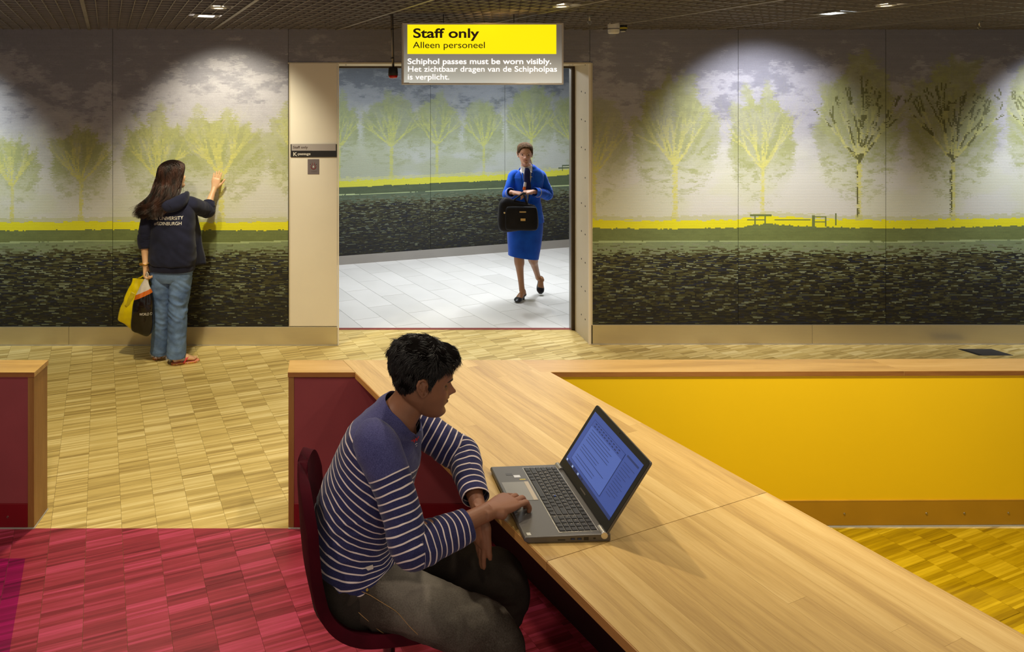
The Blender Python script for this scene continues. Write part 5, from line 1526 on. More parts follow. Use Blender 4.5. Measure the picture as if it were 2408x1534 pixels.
# ---- shirt
def stripe_mat():
    t = NT('striped_jersey')
    a = t.add('ShaderNodeAttribute', attribute_name='st')
    f = t.math('FRACT', t.math('DIVIDE', a.outputs['Fac'], 0.0212))
    on = t.math('MULTIPLY', t.math('LESS_THAN', f, 0.20), t.math('GREATER_THAN', a.outputs['Fac'], 0.0))
    v = t.coords(); n = t.noise(v, 420, 2); n2 = t.noise(v, 25, 3)
    yoke = t.math('LESS_THAN', a.outputs['Fac'], 0.0)
    navy = t.ramp(n, [(0.3, srgb(34, 34, 72)), (0.7, srgb(54, 54, 98))])
    heat = t.ramp(n, [(0.3, srgb(48, 48, 92)), (0.7, srgb(82, 82, 132))])
    c = t.mix(yoke, navy, heat)
    c = t.mix(on, c, srgb(226, 210, 206))
    t.color(c); t.val(t.b, Roughness=0.85); t.b.inputs['Sheen Weight'].default_value = 0.15
    t.b.inputs['Specular IOR Level'].default_value = 0.2
    t.bump(n, 0.25, 0.0008)
    return t.m
M_SHIRT = stripe_mat()
tk = [(.075, 2.19, .535, .178, .140), (.050, 2.19, .585, .176, .142), (.045, 2.19, .65, .166, .136), (.062, 2.19, .73, .164, .132), (.100, 2.19, .82, .172, .132), (.138, 2.195, .91, .182, .124), (.164, 2.20, .965, .182, .104), (.184, 2.20, 1.005, .140, .083), (.200, 2.197, 1.030, .092, .074), (.208, 2.195, 1.042, .076, .068)]
ts = Loft(tk, [hp] * 3 + [tuple(np.array(hp) * .5 + np.array(sh) * .8)] * 2 + [sh] * 5, 150, 120, 2.25)
total = ts.arc[-1]
def tf(p, arc, th, n):
    lowz = 1.0 if p[2] < .72 else max(0.25, 1 - (p[2] - .72) * 3)
    q = Vector((p[0] * 9, p[1] * 9, p[2] * 26))
    d = folds(.0060 * lowz, (12, 12, 24), 3.0, .0012)(p, arc, th, n)
    return d + .002 * mnoise.noise(Vector((p[0] * 30, p[1] * 12, p[2] * 30)))
ts.push(tf)
def front_dip(l, amt):
    """V of the collar: lower the front of the last rings"""
    nr = l.nr
    for i in range(int(nr * .80), nr):
        k = (i / (nr - 1) - .80) / .20
        for j in range(l.ns):
            nx = l.nrm[i, j]; f = max(0, nx[0] * .9 - nx[1] * .25)
            l.g[i, j] += np.array([.010, 0, -amt]) * (k * f) ** 1.5
front_dip(ts, .075)
# stripes run round the body; they sag a little towards the belly fold
st_t = []
for i in range(ts.nr):
    for j in range(ts.ns):
        p = ts.g[i, j]
        d = (total - ts.arc[i]) - 0.125 + 0.020 * math.sin(ts.th[j] * 1 + .6) + 0.006 * mnoise.noise(Vector((p[0] * 10, p[1] * 10, p[2] * 6)))
        st_t.append(d)
SRt = [tuple(RS + Vector((-.035, .045, .012))) + (.060, .055), tuple(RS + Vector((-.008, .004, .004))) + (.070, .068), tuple(RS.lerp(RE, .35) + Vector((.002, 0, 0))) + (.064, .061), tuple(RS.lerp(RE, .7)) + (.057, .056), tuple(RE + Vector((-.006, -.006, -.006))) + (.054, .056), tuple(RE + Vector((.030, .008, -.012))) + (.054, .052), tuple(RE.lerp(RW, .35) + Vector((0, 0, -.018))) + (.050, .050), tuple(RE.lerp(RW, .58) + Vector((0, 0, -.018))) + (.044, .046), tuple(RE.lerp(RW, .73) + Vector((0, 0, -.016))) + (.040, .043)]
sr = Loft(SRt, (0.5, -.75, .2), 130, 64)
LSt = [tuple(LS + Vector((-.05, -.045, .0))) + (.055, .050), tuple(LS + Vector((-.01, -.01, -.004))) + (.064, .062), tuple(LS.lerp(LE, .45) + Vector((0, 0, -.012))) + (.060, .058), tuple(LE + Vector((-.030, .006, .004))) + (.055, .055), tuple(LE + Vector((.006, -.012, -.006))) + (.053, .054), tuple(LE.lerp(LWr, .28)) + (.050, .050), tuple(LE.lerp(LWr, .55)) + (.045, .046), tuple(LE.lerp(LWr, .76)) + (.040, .042)]
sl_ = Loft(LSt, (0, -.3, 1), 120, 64)
def sleeve_fold(el, amp=.006):
    el = np.array(el)
    def f(p, arc, th, n):
        d = np.linalg.norm(p - el)
        k = math.exp(-(d / .085) ** 2)
        w = mnoise.noise(Vector((arc * 46, th * 1.1, 2.0)))
        return amp * k * (1 - abs(w) * 2.4) + .0028 * mnoise.noise(Vector((arc * 26, th * 1.3, 7.0)))
    return f
sr.push(sleeve_fold(RE)); sl_.push(sleeve_fold(LE, .007))
def arm_stripes(l, S, E_, W_, off, seed):
    S, E_, W_ = (np.array(q) for q in (S, E_, W_)); du = norm(E_ - S); df = norm(W_ - E_); L1 = np.linalg.norm(E_ - S)
    out = []; ie = int(np.argmin(np.linalg.norm(l.c - E_, axis=1)))
    for k, p in enumerate(l.g.reshape(-1, 3)):
        wv = 0.005 * mnoise.noise(Vector(p) * 16 + Vector((seed, 0, 0)))
        if k // l.ns < ie: out.append((p - S) @ du + off + wv)
        else: out.append(L1 + (p - E_) @ df + off + wv)
    return out
st_r = arm_stripes(sr, RS, RE + Vector((.008, 0, -.012)), RW + Vector((0, 0, -.02)), -0.068, 0)
st_l = arm_stripes(sl_, LS, LE, LWr, 0.03, 5)
shirt = cloth_obj('shirt', [ts, sr, sl_], M_SHIRT, man, [np.array(st_t), np.array(st_r), np.array(st_l)], 0.0022)
shirt['label'] = 'navy top with thin white stripes and plain yoke'
# small woven tag at the side of the hem
def on_surface(l, target, out=0.002):
    d = np.linalg.norm(l.g - np.array(target), axis=2); i, j = np.unravel_index(d.argmin(), d.shape)
    return Vector(l.g[i, j] + l.nrm[i, j] * out), Vector(l.nrm[i, j])
def patch_box(name, c, n, w, h, t, mat, par, up=(0, 0, 1), roll=0.0):
    up = Vector(up); x = up.cross(n).normalized(); y = n.cross(x).normalized()
    M = Matrix(((x.x, y.x, n.x, c.x), (x.y, y.y, n.y, c.y), (x.z, y.z, n.z, c.z), (0, 0, 0, 1))) @ Matrix.Rotation(roll, 4, 'Z')
    return MB().box(-w / 2, w / 2, -h / 2, h / 2, 0, t, M).build(name, mat, par), M
M_TAG = plain('tag_white', srgb(220, 210, 200), 0.7)
c, n = on_surface(ts, P(862, 1328, 2.04), .003)
patch_box('hem_tag', c, n, .024, .013, .001, M_TAG, shirt, roll=.12)
M_RED = plain('print_red', srgb(206, 44, 44), 0.7); M_WHT = plain('print_white', srgb(226, 222, 232), 0.7)
c, n = on_surface(ts, P(992, 1040, 2.115), .003)
x = Vector((0, 0, 1)).cross(n).normalized(); y = n.cross(x).normalized()
PM = Matrix(((x.x, y.x, n.x, c.x), (x.y, y.y, n.y, c.y), (x.z, y.z, n.z, c.z), (0, 0, 0, 1))) @ Matrix.Rotation(.15, 4, 'Z')
text_mesh('chest_print', 'RW', .022, PM @ Matrix.Translation((-.022, .004, .0015)), M_RED, shirt, .0002, .0008)
text_mesh('chest_print', 'SPC', .018, PM @ Matrix.Translation((-.018, -.018, .0015)), M_WHT, shirt, .0002, .0004)

# ---- jeans
def denim(name, c0, c1, c2, wear=0.5, scale=7):
    t = NT(name); v = t.coords()
    n = t.noise(v, scale, 4, 0.6); w = t.noise(t.coords((300, 300, 300)), 1, 2)
    a = t.add('ShaderNodeAttribute', attribute_name='st')
    f = t.math('ADD', t.math('MULTIPLY', n, 0.75), t.math('MULTIPLY', w, 0.22))
    f = t.math('ADD', f, t.math('MULTIPLY', a.outputs['Fac'], wear))
    t.color(t.ramp(f, [(0.30, c0), (0.62, c1), (1.0, c2)])); t.val(t.b, Roughness=0.85)
    t.b.inputs['Specular IOR Level'].default_value = 0.2
    t.bump(w, 0.3, 0.0008)
    return t.m
M_JEAN = denim('dark_denim', srgb(30, 25, 22), srgb(60, 52, 45), srgb(138, 131, 120), 0.75, 3)
def leg_keys(h, k, a, r):
    f = (k - h)
    return [tuple(h - f * .22 + Vector((0, 0, .02))) + (r * .92, r * .8), tuple(h) + (r * 1.05, r * .98), tuple(h + f * .4 + Vector((0, 0, .008))) + (r * .98, r * .92), tuple(h + f * .78) + (r * .86, r * .80), tuple(k + Vector((-.004, 0, .004))) + (r * .76, r * .74), tuple(k.lerp(a, .10) + Vector((.030, 0, -.01))) + (r * .74, r * .70), tuple(k.lerp(a, .4) + Vector((-.002, 0, 0))) + (r * .72, r * .74), tuple(k.lerp(a, .8)) + (r * .66, r * .70), tuple(a.lerp(k, .02)) + (r * .68, r * .72)]
lr = Loft(leg_keys(RH, RK, RA, .092), (0, 1, 0), 120, 64); ll = Loft(leg_keys(LH, LK, LA, .092), (0, 1, 0), 110, 64)
def leg_fold(k, hipc, amp=.010):
    k = np.array(k); h = np.array(hipc)
    def f(p, arc, th, n):
        e = math.exp(-(np.linalg.norm(p - k) / .11) ** 2) + math.exp(-(np.linalg.norm(p - h) / .13) ** 2)
        w = mnoise.noise(Vector((arc * 22 + th * .7, th * 1.0 - arc * 5, 1.0)))
        return amp * (e * .9 + .18) * (1 - abs(w) * 2.5) + .003 * mnoise.noise(Vector((arc * 12, th * 1.5, 5.0)))
    return f
lr.push(leg_fold(RK, RH)); ll.push(leg_fold(LK, LH))
pel = Loft([(.075, 2.19, .41, .13, .11), (.060, 2.19, .46, .180, .140), (.048, 2.19, .52, .186, .146), (.042, 2.19, .575, .172, .138), (.04, 2.19, .60, .164, .130)], hp, 40, 64, 2.3)
pel.push(folds(.004, (14, 14, 20), 9))
def fade(l, c, r):
    c = np.array(c); return np.exp(-(np.linalg.norm(l.g - c, axis=2) / r) ** 2).ravel() * (l.nrm[..., 2].ravel() > -.3)
f_r = .42 * fade(lr, RH.lerp(RK, .38) + Vector((0, .0, .08)), .11) + .22 * fade(lr, RK + Vector((0, 0, .06)), .10) + .18
f_l = .06 * fade(ll, LK + Vector((0, 0, .06)), .09) - .03
jeans = cloth_obj('jeans', [lr, ll, pel], M_JEAN, man, [f_r, np.zeros(ll.nr * ll.ns) + f_l, np.zeros(pel.nr * pel.ns)], 0.002)
jeans['label'] = 'dark grey faded jeans with tan stitching'
M_STI = plain('stitch_tan', srgb(168, 128, 74), 0.7)
def stitch(l, pts, r=.0009):
    a = np.array([on_surface(l, q, .0034)[0] for q in pts])
    for _ in range(4): a[1:-1] = (a[:-2] + a[1:-1] * 2 + a[2:]) / 4
    MB().tube(cr(a, 70), r, 5).build('stitch_line', M_STI, jeans)
s0 = [P(845 + (1040 - 845) * t, 1388 + (1468 - 1388) * t + 6 * math.sin(t * 3.1), 2.0) for t in np.linspace(0, 1, 26)]
stitch(lr, s0)
s0 = [P(835 + (940 - 835) * t, 1430 + (1488 - 1430) * t, 2.01) for t in np.linspace(0, 1, 16)]
stitch(lr, s0)
c, n = on_surface(lr, P(856, 1387, 2.0), .003)
MB().cyl(c, c + n * .002, .0042, n=12).build('rivet', plain('brass', srgb(190, 150, 70), .3, metal=.9), jeans)
# shoes
ms, mu = MB(), MB()
for a in (RA, LA):
    shoe(ms, mu, a + Vector((-.05, 0, 0)), a + Vector((.20, -.01, 0)), .046, .07)
so = ms.build('shoe_soles', plain('sole_grey', srgb(90, 86, 80), 0.8), man)
mu.build('shoe_uppers', plain('shoe_dark', srgb(40, 36, 34), 0.6), man, smooth=True)

# ================================================================== CHAIR
ch = tag(empty('shell_chair', (0.12, 2.19, 0)), 'dark red upholstered shell chair on a single post under the seated man', 'chair')
def chair_mat():
    t = NT('red_upholstery'); v = t.coords(); n = t.noise(v, 500, 2); n2 = t.noise(v, 9, 3)
    t.color(t.ramp(n2, [(0.3, srgb(50, 3, 15)), (0.7, srgb(72, 6, 22))])); t.val(t.b, Roughness=0.85)
    t.b.inputs['Specular IOR Level'].default_value = 0.12
    t.bump(n, 0.3, 0.001); return t.m
M_CH = chair_mat()
prof = np.array([(.42, .425), (.36, .437), (.26, .432), (.15, .420), (.05, .418), (-.03, .448), (-.085, .51), (-.112, .60), (-.124, .69), (-.130, .77), (-.134, .83), (-.1345, .858), (-.1348, .868)])
hw = np.array([.16, .195, .21, .215, .218, .220, .220, .215, .205, .188, .150, .100, .012])
nS, nT = 60, 34
C2 = cr(np.column_stack([prof, hw]), nS)
tan = norm(np.gradient(C2[:, :2], axis=0)); nr2 = np.column_stack([-tan[:, 1], tan[:, 0]]) * -1       # towards the sitter
vs = []
for i in range(nS):
    for j in range(nT):
        t = -1 + 2 * j / (nT - 1)
        bend = .036 * abs(t) ** 2.4 * (1 if i > 8 else i / 8) * min(1, (nS - 1 - i) / 16)
        q = C2[i, :2] + nr2[i] * bend
        vs.append((q[0] + .012, 2.19 + t * C2[i, 2], q[1]))
mb = MB().poly(vs, [(i * nT + j, i * nT + j + 1, (i + 1) * nT + j + 1, (i + 1) * nT + j) for i in range(nS - 1) for j in range(nT - 1)])
shell = mb.build('shell', M_CH, ch, smooth=True)
m = shell.modifiers.new('t', 'SOLIDIFY'); m.thickness = .034; m.offset = 0
m = shell.modifiers.new('b', 'BEVEL'); m.width = .012; m.segments = 3; m.limit_method = 'ANGLE'
M_CHR = plain('chair_steel', srgb(120, 116, 112), 0.25, metal=1.0)
MB().lathe([(0, .05), (.030, .05), (.030, .12), (.020, .125), (.020, .40), (.06, .405), (.06, .415), (0, .415)], Matrix.Translation((.16, 2.19, 0)), 24).build('post', M_CHR, ch, smooth=False)
for k in range(4):
    a = math.radians(45 + 90 * k); d = Vector((math.cos(a), math.sin(a), 0))
    keys = [tuple(Vector((.16, 2.19, .055)) + d * r) + (w, h) for r, w, h in ((.0, .018, .014), (.15, .015, .012), (.27, .012, .008))]
    keys = [(k_[0], k_[1], k_[2] - .03 * i / 2, k_[3], k_[4]) for i, k_ in enumerate(keys)]
    mb = MB(); Loft(keys, tuple(d.cross(Vector((0, 0, 1)))), 10, 12).into(mb); f = mb.build('foot', M_CHR, ch, smooth=True)
    p_ = Vector((.16, 2.19, 0)) + d * .262
    MB().cyl((p_.x, p_.y, 0.0), (p_.x, p_.y, .018), .014, n=14).build('glide', M_BLACK, f)
# ================================================================== MORE PEOPLE TOOLS
def tubes_points(name, Pn, rad, mat, parent, sides=4, taper=0.8, kind=None):
    """Pn (N, m, 3)"""
    N, m, _ = Pn.shape
    T = norm(np.gradient(Pn, axis=1)); up = norm(np.cross(T, np.random.default_rng(3).normal(size=(N, 1, 3)))); W = np.cross(T, up)
    R = rad[:, None] * (1 - taper * np.linspace(0, 1, m) ** 2)[None]
    rings = [Pn + (up * math.cos(2 * np.pi * j / sides) + W * math.sin(2 * np.pi * j / sides)) * R[..., None] for j in range(sides)]
    V = np.stack(rings, 2).reshape(-1, 3)
    n_ = np.arange(N)[:, None, None] * m * sides; k_ = np.arange(m - 1)[None, :, None] * sides; j_ = np.arange(sides)[None, None, :]
    a = n_ + k_ + j_; b = n_ + k_ + (j_ + 1) % sides
    F = np.stack([a, b, b + sides, a + sides], -1).reshape(-1, 4)
    me = bpy.data.meshes.new(name)
    me.vertices.add(len(V)); me.vertices.foreach_set('co', V.ravel())
    me.loops.add(len(F) * 4); me.loops.foreach_set('vertex_index', F.ravel().astype(np.int32))
    me.polygons.add(len(F)); me.polygons.foreach_set('loop_start', np.arange(0, len(F) * 4, 4, dtype=np.int32))
    me.update(calc_edges=True); me.polygons.foreach_set('use_smooth', [True] * len(me.polygons))
    me.materials.append(mat)
    o = bpy.data.objects.new(name, me); COL.objects.link(o)
    if parent: o.parent = parent; o.location = -world_loc(parent)
    if kind: o['kind'] = kind
    return o

def limb2(mb, a, b, r0, r1, mid=None, ax=(0, 1, 0)):
    a, b = Vector(a), Vector(b); m = (a + b) / 2 if mid is None else Vector(mid)
    Loft([tuple(a - (b - a) * .03) + (r0, r0), tuple(a + (m - a) * .5) + (r0 * 1.02, r0), tuple(m) + ((r0 + r1) / 2, (r0 + r1) / 2), tuple(b - (b - m) * .4) + (r1 * 1.03, r1), tuple(b + (b - a) * .03) + (r1, r1 * .95)], ax, 18, 18).into(mb)

def foot(mb, ankle, heel, toe, w=.036, toes=True, up=(0, 0, 1)):
    ankle, heel, toe = Vector(ankle), Vector(heel), Vector(toe); d = (toe - heel); L = d.length; d.normalize(); up = Vector(up); side = up.cross(d).normalized()
    H = lambda a, h: heel + d * L * a + up * h
    Loft([tuple(H(-.0, .022)) + (w * .45, .018), tuple(H(.08, .028)) + (w * .70, .028), tuple(H(.25, .036)) + (w * .72, .034), tuple(H(.45, .034)) + (w * .85, .030), tuple(H(.65, .024)) + (w * 1.0, .020), tuple(H(.80, .016)) + (w * .98, .014), tuple(H(.88, .012)) + (w * .8, .009)], tuple(side), 22, 20).into(mb)
    Loft([tuple(H(.16, .03)) + (.032, .030), tuple(H(.17, .055)) + (.030, .030), tuple(ankle) + (.030, .032)], tuple(side), 12, 18).into(mb)
    if toes:
        for i, (o, l, r) in enumerate(((.72, 1.0, .0105), (.30, .98, .0080), (-.05, .94, .0075), (-.40, .89, .0070), (-.70, .83, .0068))):
            b = H(.78, .012) + side * w * o; e = H(l, .010) + side * w * o * .95
            mb.tube([b, b.lerp(e, .5) + up * .003, e.lerp(b, .12), e], [r, r * 1.0, r * .95, r * .5], 10)

# ================================================================== WOMAN AT THE MURAL
w1 = tag(empty('person', (-1.33, 5.27, 0)), 'woman in a dark hoodie and blue jeans touching the mural with her right hand', 'person')
SKIN_W = skin_mat('skin_light', 0.45, 0.08)
f1 = Vector((.84, .54, 0)).normalized()
MH1 = Matrix.Translation((-1.318, 5.275, 1.468)) @ Matrix.Rotation(math.atan2(f1.y, f1.x), 4, 'Z') @ Matrix.Rotation(math.radians(-4), 4, 'Y') @ Matrix.Diagonal((.97, .95, .96, 1)) @ Matrix.Translation((0, 0, -0.112))
wa = (.97, -.16, 0)
B = MB()
Loft([(-1.335, 5.27, .72, .12, .08), (-1.335, 5.27, .80, .158, .098), (-1.332, 5.27, .90, .145, .090), (-1.330, 5.27, 1.0, .118, .078), (-1.332, 5.275, 1.12, .135, .088), (-1.338, 5.28, 1.22, .160, .084), (-1.340, 5.28, 1.285, .12, .055), (-1.335, 5.28, 1.315, .052, .045), (-1.328, 5.28, 1.36, .043, .044), (-1.322, 5.28, 1.42, .042, .044), (-1.32, 5.28, 1.45, .035, .04)], wa, 50, 32, 2.2).into(B)
add_head(B, MH1, female=True, nose=.72)
SL, EL, WL = Vector((-1.495, 5.265, 1.235)), Vector((-1.535, 5.235, .990)), Vector((-1.515, 5.190, .772))
SR, ER, WR = Vector((-1.180, 5.270, 1.240)), Vector((-1.092, 5.455, 1.165)), Vector((-1.050, 5.560, 1.330))
limb2(B, SL, EL, .040, .033); limb2(B, EL, WL, .034, .0225)
limb2(B, SR, ER, .040, .033); limb2(B, ER, WR, .034, .0225)
hand(B, WL, (.02, .04, -1), (1, -.1, 0), -1, .88, curls=[(.9, 1.1, .8)] * 4, thumb=(.35, .6, -.7), splay=.02)
tips1 = hand(B, WR, (.20, .14, 1.0), (.05, 1, -.10), -1, .92, curls=[(.05, .04, .03), (.02, .04, .03), (.03, .05, .03), (.05, .06, .05)], splay=.045, thumb=(.75, .05, .55))
hipL, kneeL, ankL = Vector((-1.408, 5.28, .74)), Vector((-1.408, 5.285, .41)), Vector((-1.438, 5.33, .075))
hipR, kneeR, ankR = Vector((-1.255, 5.26, .74)), Vector((-1.275, 5.24, .41)), Vector((-1.285, 5.235, .075))
for h_, k_, a_ in ((hipL, kneeL, ankL), (hipR, kneeR, ankR)):
    limb2(B, h_, k_, .072, .048, ax=(1, 0, 0)); limb2(B, k_, a_, .047, .030, ax=(1, 0, 0))
fl = [(Vector((-1.478, 5.315, .014)), Vector((-1.380, 5.470, .012))), (Vector((-1.312, 5.215, .014)), Vector((-1.128, 5.285, .012)))]
foot(B, ankL, fl[0][0], fl[0][1], .032); foot(B, ankR, fl[1][0], fl[1][1], .032)
remeshed('body', B, 0.0034, SKIN_W, w1, 3, skin_color(MH1, (224, 178, 138), (176, 96, 88), (60, 40, 30)))
HB = hair_mat('hair_dark_brown', srgb(18, 10, 8), srgb(78, 46, 34), 0.42, 30)
LID1 = plain('eyelid_light', srgb(206, 158, 122), .5, var=.04)
eyes(MH1, w1, look=(1, 0, -.1), iris=(40, 26, 18), lid=LID1, open_=.7)
brows(MH1, w1, HB, .0026)
def w1_off(X, Y, Z):
    line = np.interp(X, [-.12, -.04, -.015, .005, .028, .050, .070, .095], [-.03, -.02, .03, .085, .140, .168, .182, .190])
    a = sstep(-.010, .012, Z - line)
    return a * (.013 + .005 * sstep(.12, .2, Z)) - (1 - a) * .008, a
Pc, Nc, Ac = cap_surface(MH1, w1_off, .0015, female=True)
mb = MB(); grid_mb(mb, Pc[..., 0], Pc[..., 1], Pc[..., 2], MH1)
hair1 = mb.build('hair', plain('scalp_brown', srgb(20, 12, 9), 1.0, spec=.05), w1, smooth=True)
# hanging volume under the locks
Loft([(-1.328, 5.245, 1.50, .055, .040), (-1.340, 5.235, 1.42, .068, .044), (-1.356, 5.208, 1.35, .074, .040), (-1.385, 5.170, 1.28, .080, .030), (-1.405, 5.148, 1.225, .074, .022), (-1.415, 5.140, 1.195, .05, .012)], (1, -.1, 0), 40, 36).push(folds(.006, (40, 30, 8), 2)).into(mb2 := MB())
mb2.build('hair_volume', HB, hair1, smooth=True)
rg = np.random.default_rng(8)
wts = (Ac.ravel() > .6) * 1.0
wts *= np.repeat((np.linspace(0, 1, Pc.shape[0]) ** .5)[:, None], Pc.shape[1], 1).ravel(); wts /= wts.sum()
N = 3600; idx = rg.choice(len(wts), N, p=wts)
R3 = np.array(MH1.to_3x3()); root = (Pc.reshape(-1, 3)[idx] - Nc.reshape(-1, 3)[idx] * .001) @ R3.T + np.array(MH1.translation)
nw = Nc.reshape(-1, 3)[idx] @ R3.T
a_ = (root[:, 0] + 1.325) / .085 + rg.normal(0, .12, N)
back = np.clip((5.28 - root[:, 1]) / .09, -1, 1)
dep = np.sqrt(np.clip(1 - np.clip(a_, -1, 1) ** 2, .0, 1))
p0 = root; p1 = root + nw * .016 + np.array([0, 0, -.035])
p2 = np.column_stack([-1.335 + a_ * .082, 5.232 - dep * .066 * np.where(back > -.3, 1, .3), 1.40 + rg.normal(0, .01, N)])
p3 = np.column_stack([-1.370 + a_ * .088, 5.180 - dep * .045 + rg.normal(0, .006, N), 1.29 + rg.normal(0, .012, N)])
p4 = np.column_stack([-1.425 + a_ * .080 + rg.normal(0, .016, N), 5.115 + rg.normal(0, .012, N) + .02 * (1 - dep), 1.185 + rg.uniform(-.03, .06, N)])
K = np.stack([p0, p1, p2, p3, p4], 1)
m_ = 24; t = np.linspace(0, 4, m_); out = []
for q in t:
    i = min(int(q), 3); f = q - i
    g = lambda k: K[:, min(max(k, 0), 4)]
    out.append(.5 * ((2 * g(i)) + (-g(i - 1) + g(i + 1)) * f + (2 * g(i - 1) - 5 * g(i) + 4 * g(i + 1) - g(i + 2)) * f ** 2 + (-g(i - 1) + 3 * g(i) - 3 * g(i + 1) + g(i + 2)) * f ** 3))
Pn = np.stack(out, 1)
cid = (np.floor((a_ + 1.3) * 7).astype(int) + 24 * rg.integers(0, 3, N)) % 72
crg = np.random.default_rng(21); coff = crg.normal(0, 1, (72, 4))
cen = np.stack([Pn[cid == k].mean(0) if (cid == k).any() else Pn.mean(0) for k in range(72)])
tt_ = (np.linspace(0, 1, m_) ** 1.6)[None, :, None]
Pn = Pn * (1 - .72 * tt_) + cen[cid] * .72 * tt_
Pn[..., 2] += coff[cid, 0][:, None] * .022 * tt_[..., 0] ** 2; Pn[..., 0] += coff[cid, 1][:, None] * .012 * tt_[..., 0]
# neighbouring locks wave together and curl at the ends
ph = coff[cid, 2] * 2.2; amp = (np.linspace(0, 1, m_) ** 1.7)[None] * .024
wv = np.linspace(0, 1, m_)[None] * 13 + ph[:, None] + rg.normal(0, .12, N)[:, None]
Pn[..., 0] += np.sin(wv) * amp; Pn[..., 1] += np.cos(wv * 1.1) * amp * .6
Pn[..., 0] -= (np.linspace(0, 1, m_) ** 5)[None] * rg.uniform(0, .05, N)[:, None]
tubes_points('hair_locks', Pn, rg.uniform(.0011, .0024, N), HB, hair1, 3, .7, 'stuff')

# hoodie
def cloth_mat(name, c0, c1, sheen=.2, bs=600, bump=.25, rough=.85, scale=10):
    t = NT(name); v = t.coords(); n = t.noise(v, bs, 2); n2 = t.noise(v, scale, 3)
    t.color(t.ramp(n2, [(.3, c0), (.7, c1)])); t.val(t.b, Roughness=rough)
    t.b.inputs['Sheen Weight'].default_value = sheen; t.b.inputs['Specular IOR Level'].default_value = .2
    t.bump(n, bump, .0008); return t.m
M_HOOD = cloth_mat('navy_fleece', srgb(22, 24, 44), srgb(34, 36, 60), .1)
tk = [(-1.330, 5.27, .735, .176, .118), (-1.330, 5.27, .76, .178, .120), (-1.328, 5.268, .80, .186, .128), (-1.325, 5.266, .90, .182, .122), (-1.322, 5.266, 1.02, .176, .114), (-1.326, 5.27, 1.12, .178, .112), (-1.334, 5.278, 1.21, .186, .104), (-1.338, 5.28, 1.262, .160, .084), (-1.336, 5.28, 1.295, .095, .068), (-1.333, 5.28, 1.315, .066, .058)]
t1 = Loft(tk, wa, 90, 90, 2.3)
def hood_fold(p, arc, th, n):
    a = p[0] * .8 + p[2] * .9
    k = 1 - min(1, max(0, (p[2] - .78) / .5)) * .5
    d = .0075 * k * (1 - abs(mnoise.noise(Vector((a * 13, p[1] * 7, (p[2] - p[0]) * 4)))) * 2.3)
    if p[2] < .775: d = -.004
    return d + .0012 * mnoise.noise(Vector(p) * 60)
t1.push(hood_fold)
sL = Loft([tuple(SL + Vector((.045, 0, .012))) + (.050, .050), tuple(SL + Vector((.008, 0, 0))) + (.060, .062), tuple(SL.lerp(EL, .4)) + (.053, .056), tuple(SL.lerp(EL, .8)) + (.050, .052), tuple(EL.lerp(WL, .08)) + (.049, .050), tuple(EL.lerp(WL, .30)) + (.046, .046), tuple(EL.lerp(WL, .40)) + (.038, .040)], (1, 0, 0), 80, 44)
sR = Loft([tuple(SR + Vector((-.05, -.01, .01))) + (.052, .052), tuple(SR + Vector((-.01, 0, 0))) + (.064, .064), tuple(SR.lerp(ER, .4)) + (.060, .060), tuple(SR.lerp(ER, .8)) + (.056, .058), tuple(ER + Vector((.012, .012, -.006))) + (.052, .058), tuple(ER.lerp(WR, .18) + Vector((.006, 0, 0))) + (.048, .052), tuple(ER.lerp(WR, .38)) + (.043, .043)], (.5, -.2, -.8), 84, 44)
sL.push(sleeve_fold(EL, .007)); sR.push(sleeve_fold(ER, .007))
hoodie = cloth_obj('hoodie', [t1, sL, sR], M_HOOD, w1, None, .003)
hoodie['label'] = 'dark navy hooded jacket with white lettering on the back'
# ribbed hem band
hb = Loft([(-1.330, 5.27, .728, .180, .122), (-1.330, 5.27, .742, .183, .125), (-1.330, 5.27, .772, .183, .125), (-1.330, 5.27, .782, .178, .121)], wa, 16, 160, 2.3)
hb.push(lambda p, arc, th, n: .0012 * math.sin(th * 70))
cloth_obj("hem_band", [hb], M_HOOD, hoodie, None, .002)
# open front hanging out at her right side
fp = MB()
rows_, cols_ = 26, 8; vs = []
for i in range(rows_):
    z = 1.16 - .41 * i / (rows_ - 1)
    for j in range(cols_):
        t_ = j / (cols_ - 1); x = -1.175 + (.012 + .075 * (i / (rows_ - 1)) ** .9) * t_
        y = 5.30 + .10 * t_ + .010 * math.sin(i * .5 + t_ * 3)
        vs.append((x + .002 * math.sin(i * .35), y, z - .012 * t_))
fp.poly(vs, [(i * cols_ + j, i * cols_ + j + 1, (i + 1) * cols_ + j + 1, (i + 1) * cols_ + j) for i in range(rows_ - 1) for j in range(cols_ - 1)])
o = fp.build('open_front', M_HOOD, hoodie, smooth=True); md = o.modifiers.new('t', 'SOLIDIFY'); md.thickness = .006
# hood lying on the upper back
hk = [(-1.445, 5.20, 1.282, .018, .012), (-1.420, 5.172, 1.280, .030, .026), (-1.370, 5.150, 1.264, .042, .032), (-1.310, 5.142, 1.252, .052, .036), (-1.255, 5.155, 1.270, .050, .036), (-1.215, 5.200, 1.298, .042, .030), (-1.205, 5.255, 1.318, .028, .020), (-1.225, 5.31, 1.322, .015, .012)]
hl = Loft(hk, (0, .25, 1), 70, 40, 2.2); hl.push(folds(.007, (12, 12, 14), 5, .001))
cloth_obj('hood', [hl], M_HOOD, hoodie, None, 0, True)
seam = [on_surface(hl, (x, 5.08, z), .001)[0] for x, z in ((-1.33, 1.285), (-1.30, 1.255), (-1.285, 1.23), (-1.275, 1.205))]
MB().tube(seam, .0016, 6).build('hood_seam', plain('navy_seam', srgb(14, 15, 28), .9), hoodie)
